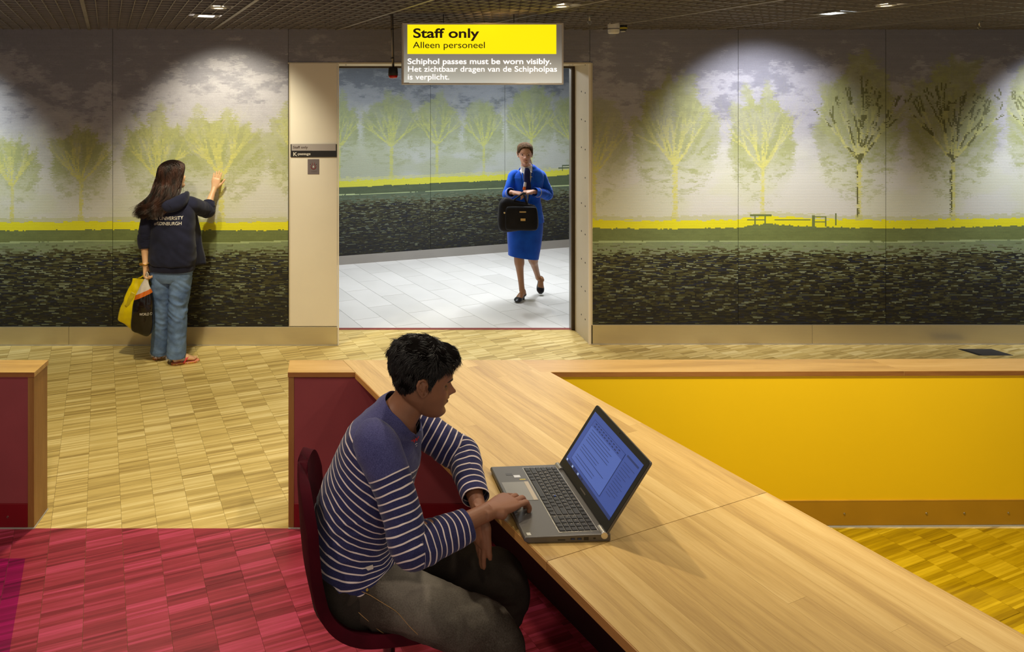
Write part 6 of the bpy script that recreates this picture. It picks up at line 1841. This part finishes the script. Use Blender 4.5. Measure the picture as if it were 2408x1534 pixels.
# lettering on the back, wrapped onto the cloth
def wrap_text(name, txt, u0, u1, v, h_px, Yg, loft, mat, par, bold=0.0, shear=0.0, drop=0.0, serif=False):
    k = Yg / FPX; a = P(u0, v, Yg)
    o = text_mesh(name, txt, 1.0, Matrix(), mat, None, extrude=0, bold=0); xs = [q.co.x for q in o.data.vertices]; w0 = max(xs) - min(xs); bpy.data.objects.remove(o)
    size = h_px * k / .729; sx = (u1 - u0) * k / (w0 * size)
    o = text_mesh(name, txt, size, wallM(a.x, Yg, a.z), mat, None, extrude=0, bold=bold * size, sx=sx, shear=shear)
    G = loft.g.reshape(-1, 3); front = loft.nrm.reshape(-1, 3)[:, 1] < .2
    G = G[front]
    for q in o.data.vertices:
        p = np.array(q.co); p[2] += drop * (p[0] - a.x)
        d = (G[:, 0] - p[0]) ** 2 + (G[:, 2] - p[2]) ** 2
        j = np.argsort(d)[:4]; wt = 1 / (d[j] + 1e-7); y = (G[j, 1] * wt).sum() / wt.sum()
        q.co = (p[0], y - .0055, p[2])
    o.parent = par; o.location = -world_loc(par)
    return o
M_LETT = plain('print_offwhite', srgb(226, 220, 214), .8)
wrap_text('lettering', 'THE UNIVERSITY', 349, 428.5, 520.5, 8.2, 5.13, t1, M_LETT, hoodie, .004, drop=.04)
wrap_text('lettering', 'of', 357, 364.5, 532.5, 8.0, 5.13, t1, M_LETT, hoodie, .0, .35, drop=.04)
wrap_text('lettering', 'EDINBURGH', 366.5, 424.5, 531.5, 8.2, 5.13, t1, M_LETT, hoodie, .004, drop=.02)
# jeans
M_BLUE = denim('blue_denim', srgb(70, 92, 136), srgb(116, 144, 190), srgb(190, 210, 240), .0, 9)
def straight_leg(h, k, a, r):
    a2 = Vector((a.x, a.y, .055))
    return [tuple(h + Vector((0, 0, .06))) + (r * .95, r * 1.05), tuple(h) + (r * 1.08, r * 1.12), tuple(h.lerp(k, .5)) + (r * 1.0, r * 1.0), tuple(k + Vector((0, 0, .03))) + (r * .86, r * .86), tuple(k.lerp(a2, .35)) + (r * .84, r * .86), tuple(k.lerp(a2, .75)) + (r * .86, r * .9), tuple(a2) + (r * .88, r * .94)]
jl = Loft(straight_leg(hipL, kneeL, ankL, .083), (1, 0, 0), 120, 56); jr = Loft(straight_leg(hipR, kneeR, ankR, .083), (1, 0, 0), 120, 56)
def jf(k):
    def f(p, arc, th, n):
        e = .35 + 1.0 * math.exp(-((p[2] - k.z) / .12) ** 2) + .7 * math.exp(-((p[2] - .70) / .12) ** 2)
        w = mnoise.noise(Vector((p[0] * 9 + th * .5, th * .9, p[2] * 24 + p[0] * 14)))
        return .0060 * e * (1 - abs(w) * 2.4) + .002 * mnoise.noise(Vector(p) * 30)
    return f
jl.push(jf(kneeL)); jr.push(jf(kneeR))
jp = Loft([(-1.332, 5.27, .64, .12, .09), (-1.332, 5.27, .68, .158, .106), (-1.332, 5.27, .76, .168, .112), (-1.332, 5.27, .82, .162, .105)], wa, 30, 60, 2.3); jp.push(folds(.003, (14, 14, 20), 2))
jeans1 = cloth_obj('jeans', [jl, jr, jp], M_BLUE, w1, [np.zeros(l.nr * l.ns) for l in (jl, jr, jp)], .002)
# frayed hems
pts = []
for l in (jl, jr):
    for _ in range(90):
        j = rg.integers(0, l.ns); b = l.g[-1, j]; e = b + np.array([rg.normal(0, .005), rg.normal(0, .005), -rg.uniform(.008, .026)])
        pts.append([b + [0, 0, .004], (b + e) / 2 + rg.normal(0, .002, 3), e])
tubes_points('frayed_hem', np.array(pts), np.full(len(pts), .0011), plain('thread_white', srgb(206, 210, 220), .8), jeans1, 3, .5, 'stuff')
for l, a in ((jr, math.pi * 1.72), (jl, math.pi * 1.3)):
    MB().tube([l.at(f, a, .002) for f in np.linspace(.05, .98, 60)], .0012, 5).build('side_seam', plain('seam_blue', srgb(70, 84, 110), .8), jeans1)
# wristband
MB().tube([WL + Vector((.026 * math.cos(t_), .028 * math.sin(t_), .022 + .004 * math.sin(t_))) for t_ in np.linspace(0, 2 * math.pi, 24)], .0040, 8).build('watch_band', plain('gold', srgb(200, 160, 70), .3, metal=.9), w1, smooth=True)
MB().box(WL.x - .040, WL.x - .018, WL.y - .026, WL.y - .004, WL.z + .012, WL.z + .030).build('watch_case', plain('gold_case', srgb(210, 176, 90), .25, metal=.9), w1, bevel=.003)
# flip-flops
def flip(h, t_, w, nm):
    h, t_ = Vector((h.x, h.y, 0)), Vector((t_.x, t_.y, 0)); d = (t_ - h); L = d.length + .02; d.normalize(); s_ = Vector((0, 0, 1)).cross(d)
    h = h - d * .008
    out = [(0, .35), (.04, .72), (.15, .90), (.4, .85), (.65, 1.08), (.85, 1.05), (.96, .65), (1, .25)]
    ring = [h + d * L * a + s_ * w * b for a, b in out] + [h + d * L * a - s_ * w * b for a, b in out[::-1]]
    ring = [(p.x, p.y) for p in ring]
    if area2(ring) < 0: ring = ring[::-1]
    f = tag(empty(nm, h), None)
    for z0, z1, c, n_ in ((0.0005, .004, (190, 60, 50), 'outsole'), (.004, .009, (226, 196, 70), 'midsole'), (.009, .013, (232, 150, 120), 'footbed')):
        MB().prism(ring, z0, z1).build(n_, plain('flip_' + n_, srgb(*c), .6), f, bevel=.001)
    # little bright blocks round the edge
    P_ = [Vector((a, b, .0065)) for a, b in ring]; n = 0
    for i in range(len(P_)):
        a, b = P_[i], P_[(i + 1) % len(P_)]
        for k in range(max(1, int((b - a).length / .013))):
            q = a.lerp(b, (k + .5) / max(1, int((b - a).length / .013))); n += 1
            if n % 2: MB().cyl(q - Vector((0, 0, .0022)), q + Vector((0, 0, .0022)), .0035, n=8).build('edge_block', plain('flip_block%d' % (n % 3), srgb(*((240, 232, 220), (214, 70, 80), (240, 200, 60))[n % 3]), .6) if not bpy.data.materials.get('flip_block%d' % (n % 3)) else bpy.data.materials['flip_block%d' % (n % 3)], f)
    st = h + d * L * .78 + Vector((0, 0, .014))
    mt = bpy.data.materials.get('strap_coral') or plain('strap_coral', srgb(228, 74, 84), .4)
    for s in (1, -1):
        a = h + d * L * .42 + s_ * w * .95 * s + Vector((0, 0, .010)); m = h + d * L * .58 + s_ * w * .62 * s + Vector((0, 0, .050))
        keys = [tuple(a) + (.007, .0025), tuple(a.lerp(m, .55) + Vector((0, 0, .006)) + s_ * s * .004) + (.0075, .0025), tuple(m) + (.0065, .0025), tuple(st.lerp(m, .35) + Vector((0, 0, .010))) + (.005, .0022), tuple(st + Vector((0, 0, .0))) + (.0035, .002)]
        mb = MB(); Loft(keys, tuple(d), 16, 10).into(mb); mb.build('strap', mt, f, smooth=True)
    return f
a = flip(fl[0][0], fl[0][1], .035, 'flip_flop'); tag(a, 'coral strapped flip-flop on the left foot of the woman at the mural', 'flip-flop', "flip-flops of the woman at the mural")
a = flip(fl[1][0], fl[1][1], .036, 'flip_flop'); tag(a, 'coral strapped flip-flop on her right foot, with a bright patterned edge', 'flip-flop', "flip-flops of the woman at the mural")

# bags she carries
def glossy(name, c0, c1, rough=.28, scale=8):
    t = NT(name); v = t.coords(); n = t.noise(v, scale, 3)
    t.color(t.ramp(n, [(.3, c0), (.7, c1)])); t.val(t.b, Roughness=rough); t.bump(t.noise(v, 26, 3), .5, .006); return t.m
yb = tag(empty('shopping_bag', (-1.66, 5.22, .40)), 'bright yellow plastic shopping bag hanging left of the black one', 'bag')
Q = lambda u, v, Y: tuple(P(u, v, Y))
ky = [Q(300, 767, 5.235) + (.020, .006), Q(304, 760, 5.235) + (.082, .028), Q(309, 735, 5.235) + (.088, .036), Q(320, 700, 5.23) + (.080, .034), Q(330, 672, 5.225) + (.066, .022), Q(331, 656, 5.22) + (.062, .008)]
by = Loft(ky, (1, 0, .18), 60, 48, 2.6); by.push(lambda p, a, th, n: .006 * (1 - abs(mnoise.noise(Vector((p[0] * 22, p[1] * 20, p[2] * 10)))) * 2.4))
M_BY = glossy('bag_yellow', srgb(214, 190, 0), srgb(250, 228, 10))
mb = MB(); by.into(mb); mb.build('bag_body', M_BY, yb, smooth=True)
MB().tube([P(322, 657, 5.22), P(334, 651, 5.205), P(343, 645, 5.185), P(347, 650, 5.20), P(343, 660, 5.22)], [.006, .006, .005, .006, .006], 8).build('handle', M_BY, yb, smooth=True)
M_BYP = plain('bag_print', srgb(196, 176, 20), .5)
a, b = Vector(P(296, 725, 5.18)), Vector(P(311, 690, 5.185))
kk = [tuple(on_surface(by, a.lerp(b, t_), -.001)[0]) + (.018, .002) for t_ in np.linspace(0, 1, 6)]
mb = MB(); Loft(kk, (1, 0, .4), 14, 14).into(mb); mb.build('print_band', M_BYP, yb, smooth=True)
bb = tag(empty('shopping_bag', (-1.58, 5.16, .33)), 'black plastic shopping bag with white and orange top and white lettering', 'bag')
kb = [Q(332, 786, 5.165) + (.030, .008), Q(334, 778, 5.165) + (.078, .034), Q(335, 745, 5.165) + (.080, .042), Q(338, 712, 5.165) + (.074, .040), Q(341, 688, 5.17) + (.054, .030), Q(343, 666, 5.175) + (.026, .016), Q(344, 650, 5.18) + (.009, .007), Q(345, 643, 5.185) + (.008, .006)]
bk = Loft(kb, (1, 0, .05), 70, 48, 2.5); bk.push(lambda p, a, th, n: .006 * (1 - abs(mnoise.noise(Vector((p[0] * 26, p[1] * 22, p[2] * 7)))) * 2.4) * (1 if p[2] < .68 else .4))
def bagmat():
    t = NT('bag_black'); tc = t.add('ShaderNodeTexCoord'); sp = t.add('ShaderNodeSeparateXYZ'); t.link(tc.outputs['Object'], sp.inputs[0])
    h = t.math('SUBTRACT', sp.outputs[2], t.math('MULTIPLY', sp.outputs[0], .42))
    h0 = (P(335, 700, 5.12).z) - (P(335, 700, 5.12).x) * .42
    c = t.mix(t.math('GREATER_THAN', h, h0), srgb(18, 14, 14), srgb(206, 104, 24))
    c = t.mix(t.math('GREATER_THAN', h, h0 + .035), c, srgb(206, 196, 188))
    t.color(c); t.val(t.b, Roughness=.22); t.bump(t.noise(t.coords(), 26, 3), .5, .006); return t.m
mb = MB(); bk.into(mb); bag_b = mb.build('bag_body', bagmat(), None, smooth=True); bag_b.parent = bb; bag_b.location = -world_loc(bb)
wrap_text('lettering', 'WORLD D', 328.5, 356.5, 742, 6.2, 5.12, bk, M_LETT, bb, .004)
MB().tube([on_surface(bk, P(u_, 745.5, 5.12), .001)[0] for u_ in np.linspace(334, 353, 8)], .0022, 6).build('printed_line', plain('print_pink', srgb(150, 60, 110), .7), bb)
MB().tube([P(341, 652, 5.17), P(343, 643, 5.165), P(346, 640, 5.165), P(349, 645, 5.17), P(347, 655, 5.175)], .004, 8).build('handle', plain('handle_clear', srgb(200, 190, 182), .3), bb, smooth=True)

# ================================================================== WOMAN IN UNIFORM
w2 = tag(empty('person', (1.91, 6.90, 0)), 'woman in a bright blue uniform walking through the doorway with a black bag', 'person')
f2 = Vector((-.20, -.98, 0)).normalized()
MH2 = Matrix.Translation((1.898, 6.855, 1.512)) @ Matrix.Rotation(math.atan2(f2.y, f2.x), 4, 'Z') @ Matrix.Rotation(math.radians(2), 4, 'Y') @ Matrix.Diagonal((.98, .96, 1.0, 1)) @ Matrix.Translation((0, 0, -0.112))
ua = (1, -.06, 0)
B = MB()
Loft([(1.905, 6.90, .76, .11, .08), (1.908, 6.90, .85, .152, .100), (1.912, 6.90, .95, .142, .092), (1.920, 6.90, 1.07, .115, .080), (1.928, 6.895, 1.18, .130, .092), (1.932, 6.895, 1.28, .155, .082), (1.930, 6.89, 1.345, .11, .052), (1.920, 6.885, 1.37, .050, .044), (1.908, 6.878, 1.41, .042, .044), (1.902, 6.87, 1.46, .042, .044), (1.90, 6.87, 1.49, .035, .04)], ua, 50, 32, 2.2).into(B)
add_head(B, MH2, female=True, nose=.8)
S1, E1, W1_ = Vector((1.785, 6.90, 1.295)), Vector((1.722, 6.86, 1.105)), Vector((1.722, 6.715, 1.142))
S2, E2, W2_ = Vector((2.078, 6.90, 1.298)), Vector((2.140, 6.88, 1.100)), Vector((1.945, 6.735, 1.145))
for a, b, c in ((S1, E1, W1_), (S2, E2, W2_)):
    limb2(B, a, b, .040, .033); limb2(B, b, c, .034, .0225)
hand(B, W1_ + Vector((.012, -.008, 0)), (.80, -.45, -.10), (.15, .3, -1), -1, .90, curls=[(.8, .9, .6), (.85, .9, .6), (.9, .9, .6), (.9, .9, .6)], thumb=(.9, -.1, .1), splay=.02)
hand(B, W2_ + Vector((-.012, 0, 0)), (-.92, -.30, -.05), (-.1, .35, -1), 1, .90, curls=[(.45, .7, .5), (.6, .8, .5), (.8, .9, .6), (.9, .9, .6)], thumb=(-.85, -.2, .15), splay=.03)
h1, k1, a1 = Vector((1.85, 6.90, .80)), Vector((1.838, 6.865, .455)), Vector((1.880, 6.905, .105))
h2, k2, a2 = Vector((1.98, 6.90, .80)), Vector((1.985, 6.90, .455)), Vector((2.112, 7.12, .175))
for h_, k_, a_ in ((h1, k1, a1), (h2, k2, a2)):
    limb2(B, h_, k_, .074, .050, ax=(1, 0, 0)); limb2(B, k_, a_, .050, .029, k_.lerp(a_, .35) + Vector((0, .012, .0)), ax=(1, 0, 0))
he1, to1 = Vector((1.915, 6.945, .035)), Vector((1.795, 6.80, .006))
he2, to2 = Vector((2.145, 7.165, .165)), Vector((2.112, 7.06, .022))
foot(B, a1, he1 + Vector((0, 0, .0)), to1, .034, toes=False); foot(B, a2, he2, to2, .034, toes=False, up=(0, -.8, .35))
remeshed('body', B, 0.0034, SKIN_W, w2, 3, None)
bo = [c for c in w2.children if c.name.startswith('body')][0]
me = bo.data; co = np.zeros(len(me.vertices) * 3); me.vertices.foreach_get('co', co); co = co.reshape(-1, 3)
base = skin_color(MH2, (200, 152, 128), (150, 78, 74), (96, 70, 50))(co)
tights = co[:, 2] < .80
base[tights] = np.array(srgb(150, 104, 66)[:3])
c4 = np.ones((len(co), 4)); c4[:, :3] = base
a = me.attributes.new('paint', 'FLOAT_COLOR', 'POINT'); a.data.foreach_set('color', c4.ravel().astype(np.float32))
HBL = hair_mat('hair_light_brown', srgb(58, 42, 28), srgb(104, 78, 52), .9, 60)
HBL.node_tree.nodes['Principled BSDF'].inputs['Specular IOR Level'].default_value = .15
eyes(MH2, w2, look=(1, 0.0, -.05), iris=(70, 84, 96), lid=plain('eyelid_fair', srgb(190, 138, 116), .5, var=.04), open_=.85)
brows(MH2, w2, HBL, .0016)
def w2_off(X, Y, Z):
    line = np.interp(X, [-.12, -.06, -.02, .005, .02, .045, .075, .095], [.05, .058, .085, .100, .126, .158, .180, .184])
    line = line - .030 * np.clip((np.abs(Y) - .012) / .05, 0, 1) ** 2 * (X > .04)
    a = sstep(-.006, .008, Z - line)
    part = -.004 * gss(Y, .005) * (X > -.04)
    return a * (.009 + .003 * sstep(.15, .2, Z)) - (1 - a) * .007 + part * a, a
Pc, Nc, Ac = cap_surface(MH2, w2_off, .0012, female=True, sc=50)
mb = MB(); grid_mb(mb, Pc[..., 0], Pc[..., 1], Pc[..., 2], MH2)
hair2 = mb.build('hair', HBL, w2, smooth=True)
pt = MH2 @ Vector((-.10, .005, .10))
pony = Loft([tuple(pt) + (.018, .018), tuple(pt + Vector((.01, .03, .005))) + (.026, .022), tuple(pt + Vector((.045, .035, -.05))) + (.026, .018), tuple(pt + Vector((.062, .02, -.11))) + (.020, .013), tuple(pt + Vector((.055, .01, -.17))) + (.006, .005)], (1, 0, 0), 36, 24).push(folds(.004, (60, 60, 20), 1))
mb = MB(); pony.into(mb); mb.build('ponytail', hair_mat('hair_blond', srgb(150, 124, 84), srgb(206, 184, 140), .35), hair2, smooth=True)
# blouse
M_WH = cloth_mat('blouse_white', srgb(206, 200, 196), srgb(226, 222, 218), .1)
bl_ = Loft([(1.915, 6.895, .98, .130, .092), (1.920, 6.89, 1.10, .122, .090), (1.928, 6.885, 1.20, .136, .098), (1.930, 6.885, 1.29, .135, .078), (1.926, 6.883, 1.34, .085, .058), (1.918, 6.880, 1.375, .056, .050), (1.912, 6.874, 1.400, .053, .052)], ua, 50, 50, 2.2)
cloth_obj('blouse', [bl_], M_WH, w2, None, .0015)
for s in (-1, 1):   # collar points
    c = Vector((1.912, 6.822, 1.372)); e = Vector((1.912 + s * .052, 6.815, 1.325)); g = Vector((1.912 + s * .058, 6.850, 1.398)); h = Vector((1.912 + s * .020, 6.805, 1.335))
    mb = MB().poly([c, g, e, h], [(0, 1, 2, 3)]); o = mb.build('collar', M_WH, w2); md = o.modifiers.new('t', 'SOLIDIFY'); md.thickness = .004
# scarf
M_SC1 = cloth_mat('scarf_navy', srgb(26, 30, 70), srgb(40, 46, 96), .1); M_SC2 = plain('scarf_orange', srgb(226, 110, 24), .6); M_SC3 = plain('scarf_white', srgb(226, 226, 232), .6)
def ribbon(name, pts, mat, par, t_=.006):
    mb = MB(); Loft([tuple(p) + (w, t_) for p, w in pts], (1, 0, 0), 24, 14).into(mb); return mb.build(name, mat, par, smooth=True)
scf = ribbon('scarf', [(Vector((1.905, 6.815, 1.375)), .018), (Vector((1.905, 6.795, 1.345)), .030), (Vector((1.900, 6.785, 1.28)), .030), (Vector((1.900, 6.778, 1.20)), .036), (Vector((1.905, 6.775, 1.12)), .036)], M_SC1, w2)
ribbon('scarf_stripe', [(Vector((1.878, 6.778, 1.235)), .012), (Vector((1.873, 6.772, 1.205)), .014), (Vector((1.870, 6.770, 1.190)), .013)], M_SC3, scf)
ribbon('scarf_stripe', [(Vector((1.870, 6.770, 1.188)), .014), (Vector((1.866, 6.768, 1.172)), .015), (Vector((1.864, 6.768, 1.158)), .014)], M_SC2, scf)
ribbon('scarf_stripe', [(Vector((1.905, 6.776, 1.16)), .007), (Vector((1.900, 6.772, 1.13)), .010), (Vector((1.890, 6.770, 1.11)), .012)], M_SC3, scf)
# jacket
M_JK = cloth_mat('uniform_blue', srgb(10, 74, 186), srgb(20, 96, 214), .15, 500, .12)
jk = Loft([(1.912, 6.90, .815, .186, .128), (1.912, 6.90, .88, .176, .122), (1.915, 6.90, .96, .160, .110), (1.920, 6.90, 1.06, .140, .100), (1.928, 6.895, 1.16, .146, .108), (1.932, 6.892, 1.25, .162, .100), (1.933, 6.892, 1.31, .156, .078), (1.928, 6.892, 1.352, .105, .062), (1.920, 6.890, 1.378, .068, .056)], ua, 100, 100, 2.3)
jk.push(folds(.004, (9, 9, 13), 4, .001))
s1_ = Loft([tuple(S1 + Vector((.05, 0, .008))) + (.044, .042), tuple(S1 + Vector((.006, 0, -.008))) + (.047, .050), tuple(S1.lerp(E1, .45)) + (.041, .047), tuple(E1 + Vector((-.002, .01, -.004))) + (.044, .048), tuple(E1.lerp(W1_, .35)) + (.044, .044), tuple(E1.lerp(W1_, .92)) + (.040, .042)], (1, 0, 0), 80, 40)
s2_ = Loft([tuple(S2 + Vector((-.05, 0, .008))) + (.044, .042), tuple(S2 + Vector((-.006, 0, -.008))) + (.047, .050), tuple(S2.lerp(E2, .45)) + (.042, .047), tuple(E2 + Vector((.004, .01, -.006))) + (.046, .048), tuple(E2.lerp(W2_, .35)) + (.046, .044), tuple(E2.lerp(W2_, .92)) + (.042, .042)], (.3, .6, .8), 80, 40)
s1_.push(sleeve_fold(E1, .006)); s2_.push(sleeve_fold(E2, .007))
mb = MB(); jk.into(mb, False); fs = []
Gj = jk.g.reshape(-1, 3)
for f in mb.f:
    c = Gj[list(f)].mean(0)
    w = np.interp(c[2], [.9, 1.03, 1.10, 1.30, 1.40], [0, .010, .028, .058, .064])
    if c[1] < 6.90 and abs(c[0] - 1.905) < w: continue
    fs.append(f)
mb.f = fs; s1_.into(mb, False); s2_.into(mb, False)
jacket = mb.build('jacket', M_JK, w2, smooth=True); md = jacket.modifiers.new('t', 'SOLIDIFY'); md.thickness = .004; md.offset = 1
jacket['label'] = 'bright blue jacket with pale cuff piping'
for s in (-1, 1):     # lapels
    pts_ = [(1.905 + s * .008, 1.035), (1.905 + s * .056, 1.15), (1.905 + s * .092, 1.255), (1.905 + s * .072, 1.262), (1.905 + s * .084, 1.29), (1.905 + s * .066, 1.372), (1.905 + s * .044, 1.355), (1.905 + s * .038, 1.27), (1.905 + s * .014, 1.12)]
    vs = []
    for x, z in pts_: vs.append(on_surface(jk, (x, 6.77, z), .007)[0])
    mb = MB().poly(vs, [tuple(range(len(vs)))]); o = mb.build('lapel', M_JK, jacket); md = o.modifiers.new('t', 'SOLIDIFY'); md.thickness = .004
for s in (-1, 1):     # rolled edge of the opening
    a_s = np.array([on_surface(jk, (1.905 + s * w_, 6.77, z_), .004)[0] for z_, w_ in ((1.02, .006), (1.06, .018), (1.10, .028), (1.15, .036), (1.20, .044), (1.25, .051), (1.30, .058), (1.34, .062), (1.375, .062))])
    for _ in range(3): a_s[1:-1] = (a_s[:-2] + a_s[1:-1] * 2 + a_s[2:]) / 4
    MB().tube(cr(a_s, 40), .0075, 10).build('lapel_edge', M_JK, jacket, smooth=True)
M_PIP = plain('cuff_piping', srgb(214, 196, 168), .5)
for l in (s1_, s2_):
    i = int(l.nr * .90); MB().tube([Vector(l.g[i, j % l.ns] + l.nrm[i, j % l.ns] * .004) for j in range(l.ns + 1)], .0035, 6).build('cuff_piping', M_PIP, jacket, smooth=True)
c, n = on_surface(jk, P(1247, 415.5, 6.79), .008)
_, Mw = patch_box('wing_badge', c, n, .052, .006, .003, plain('badge_gold', srgb(206, 190, 140), .3, metal=.8), jacket)
MB().cyl(Mw @ Vector((0, -.002, 0)), Mw @ Vector((0, -.002, .005)), .007, n=14).build('badge_centre', plain('badge_silver', srgb(190, 186, 176), .3, metal=.9), jacket)
# skirt
sk = Loft([(1.890, 6.895, .452, .152, .110), (1.894, 6.895, .50, .156, .114), (1.902, 6.898, .60, .168, .122), (1.908, 6.90, .72, .176, .124), (1.911, 6.90, .82, .172, .118), (1.914, 6.90, .88, .160, .110)], (1, -.05, -.10), 60, 70, 2.3)
sk.push(lambda p, a, th, n: .004 * mnoise.noise(Vector((p[0] * 11, p[1] * 11, p[2] * 5))))
for i in range(sk.nr):
    k = 1 - i / (sk.nr - 1)
    if k > .6: sk.g[i, :, 2] -= (k - .6) * .10 * (sk.g[i, :, 0] - 1.89)
cloth_obj('skirt', [sk], cloth_mat('skirt_blue', srgb(8, 62, 160), srgb(16, 80, 188), .15, 500, .12), w2, None, .003)
# court shoes
M_SH = plain('shoe_black', srgb(16, 16, 22), .35)
for a, h_, t_, upv in ((a1, he1, to1, Vector((0, 0, 1))), (a2, he2, to2, Vector((0, -.8, .35)).normalized())):
    d = (t_ - h_); L = d.length; d.normalize(); s_ = upv.cross(d).normalized(); w = .037
    up = MB(); vs = []; n1, n2 = 26, 15
    upp = d.cross(s_); 
    if upp.dot(upv) < 0: upp = -upp
    for i in range(n1):
        q = i / (n1 - 1); ww = np.interp(q, [0, .08, .3, .5, .7, .88, 1], [.45, .8, .82, .88, 1.06, .85, .2]) * w
        hh = np.interp(q, [0, .1, .3, .55, .62, .72, .9, 1], [.050, .046, .030, .026, .034, .034, .022, .006])
        for j in range(n2):
            u_ = -1 + 2 * j / (n2 - 1)
            if q < .60:                  # low side walls with an open top
                ang = abs(u_); side_ = math.copysign(1, u_)
                p = h_ + d * L * q + s_ * side_ * ww * min(1, .25 + ang * 1.2) + upp * (0 if ang < .5 else (ang - .5) * 2 * hh) if q > .04 else h_ + d * L * q + s_ * u_ * ww + upp * hh * (1 if ang < .9 else .9)
            else:
                p = h_ + d * L * q + s_ * ww * math.sin(u_ * math.pi / 2) + upp * hh * math.cos(u_ * math.pi / 2)
            vs.append(p)
    keys = [tuple(h_ + d * L * q + upp * (.012 + hh)) + (w * b, c) for q, b, c, hh in ((-.03, .30, .020, .014), (.03, .78, .026, .012), (.15, .84, .022, .008), (.35, .80, .014, .004), (.55, .98, .016, .004), (.72, 1.10, .021, .005), (.90, .95, .017, .002), (1.03, .35, .008, 0))]
    mb = MB(); Loft(keys, tuple(s_), 30, 26).into(mb)
    q = h_ + d * .025
    mb.lathe([(.0, -.0), (.013, .0), (.016, .040), (.0, .045)], Matrix.Translation(Vector((q.x, q.y, 0.0 if a is a1 else q.z - .035))), 14)
    mb.build('shoe', M_SH, w2, smooth=True)

# travel bag
bg = tag(empty('travel_bag', (1.775, 6.70, .93)), 'black soft travel bag held in front of the woman in blue', 'bag')
M_BG = cloth_mat('bag_nylon', srgb(10, 9, 11), srgb(22, 20, 26), .05, 300, .3, .6)
gx = 1.772; gy = 6.665
g1 = Loft([(gx + .006, gy, .772, .150, .035), (gx + .005, gy, .785, .186, .062), (gx + .002, gy, .85, .197, .070), (gx - .002, gy, .93, .194, .070), (gx - .004, gy, 1.00, .186, .066), (gx, gy, 1.045, .165, .056), (gx + .004, gy, 1.062, .120, .035)], (1, -.03, 0), 44, 60, 3.6)
g1.push(lambda p, a, th, n: .004 * mnoise.noise(Vector(p) * 14))
mb = MB(); g1.into(mb); mb.build('bag_body', M_BG, bg, smooth=True)
g2 = Loft([(gx + .018, gy - .062, .79, .145, .016), (gx + .018, gy - .066, .81, .158, .024), (gx + .018, gy - .068, .92, .160, .026), (gx + .016, gy - .064, .995, .150, .022), (gx + .016, gy - .058, 1.012, .130, .010)], (1, -.03, 0), 30, 40, 3.4)
mb = MB(); g2.into(mb); pk = mb.build('front_pocket', M_BG, bg, smooth=True)
for x0 in (-.075, .075):
    hx = gx + .012
    MB().tube([(hx + x0, gy - .05, 1.02), (hx + x0 * .75, gy - .035, 1.08), (hx + x0 * .2 + .03, gy - .02, 1.125), (hx + .045, gy - .005, 1.142), (hx + .07, gy + .01, 1.13)], .0085, 8).build('handle', M_BG, bg, smooth=True)
hp_ = [(gx - .12, gy - .045, 1.045), (gx - .06, gy - .03, 1.06), (gx + .06, gy - .03, 1.055), (gx + .13, gy - .045, 1.03)]
MB().tube(hp_, .003, 6).build('zip', plain('zip_dark', srgb(50, 48, 54), .4, metal=.5), bg)
M_BRS = plain('brass_tag', srgb(206, 176, 120), .3, metal=.6)
MB().box(gx + .002, gx + .050, gy - .101, gy - .094, .880, .904).build('metal_tag', M_BRS, pk, bevel=.001)
MB().box(gx - .008, gx + .056, gy - .100, gy - .092, .962, .972).build('name_strip', M_BRS, pk, bevel=.001)
MB().cyl((gx - .150, gy - .062, .955), (gx - .150, gy - .074, .955), .009, n=12).build('zip_puller', plain('silver_puller', srgb(200, 200, 205), .25, metal=.9), bg)
MB().tube([(gx + .135 + .020 * math.cos(t_), gy - .072, 1.000 + .011 * math.sin(t_)) for t_ in np.linspace(math.pi, 2.1 * math.pi, 12)], .0025, 6).build('strap_ring', plain('silver_ring', srgb(200, 200, 205), .25, metal=.9), bg)
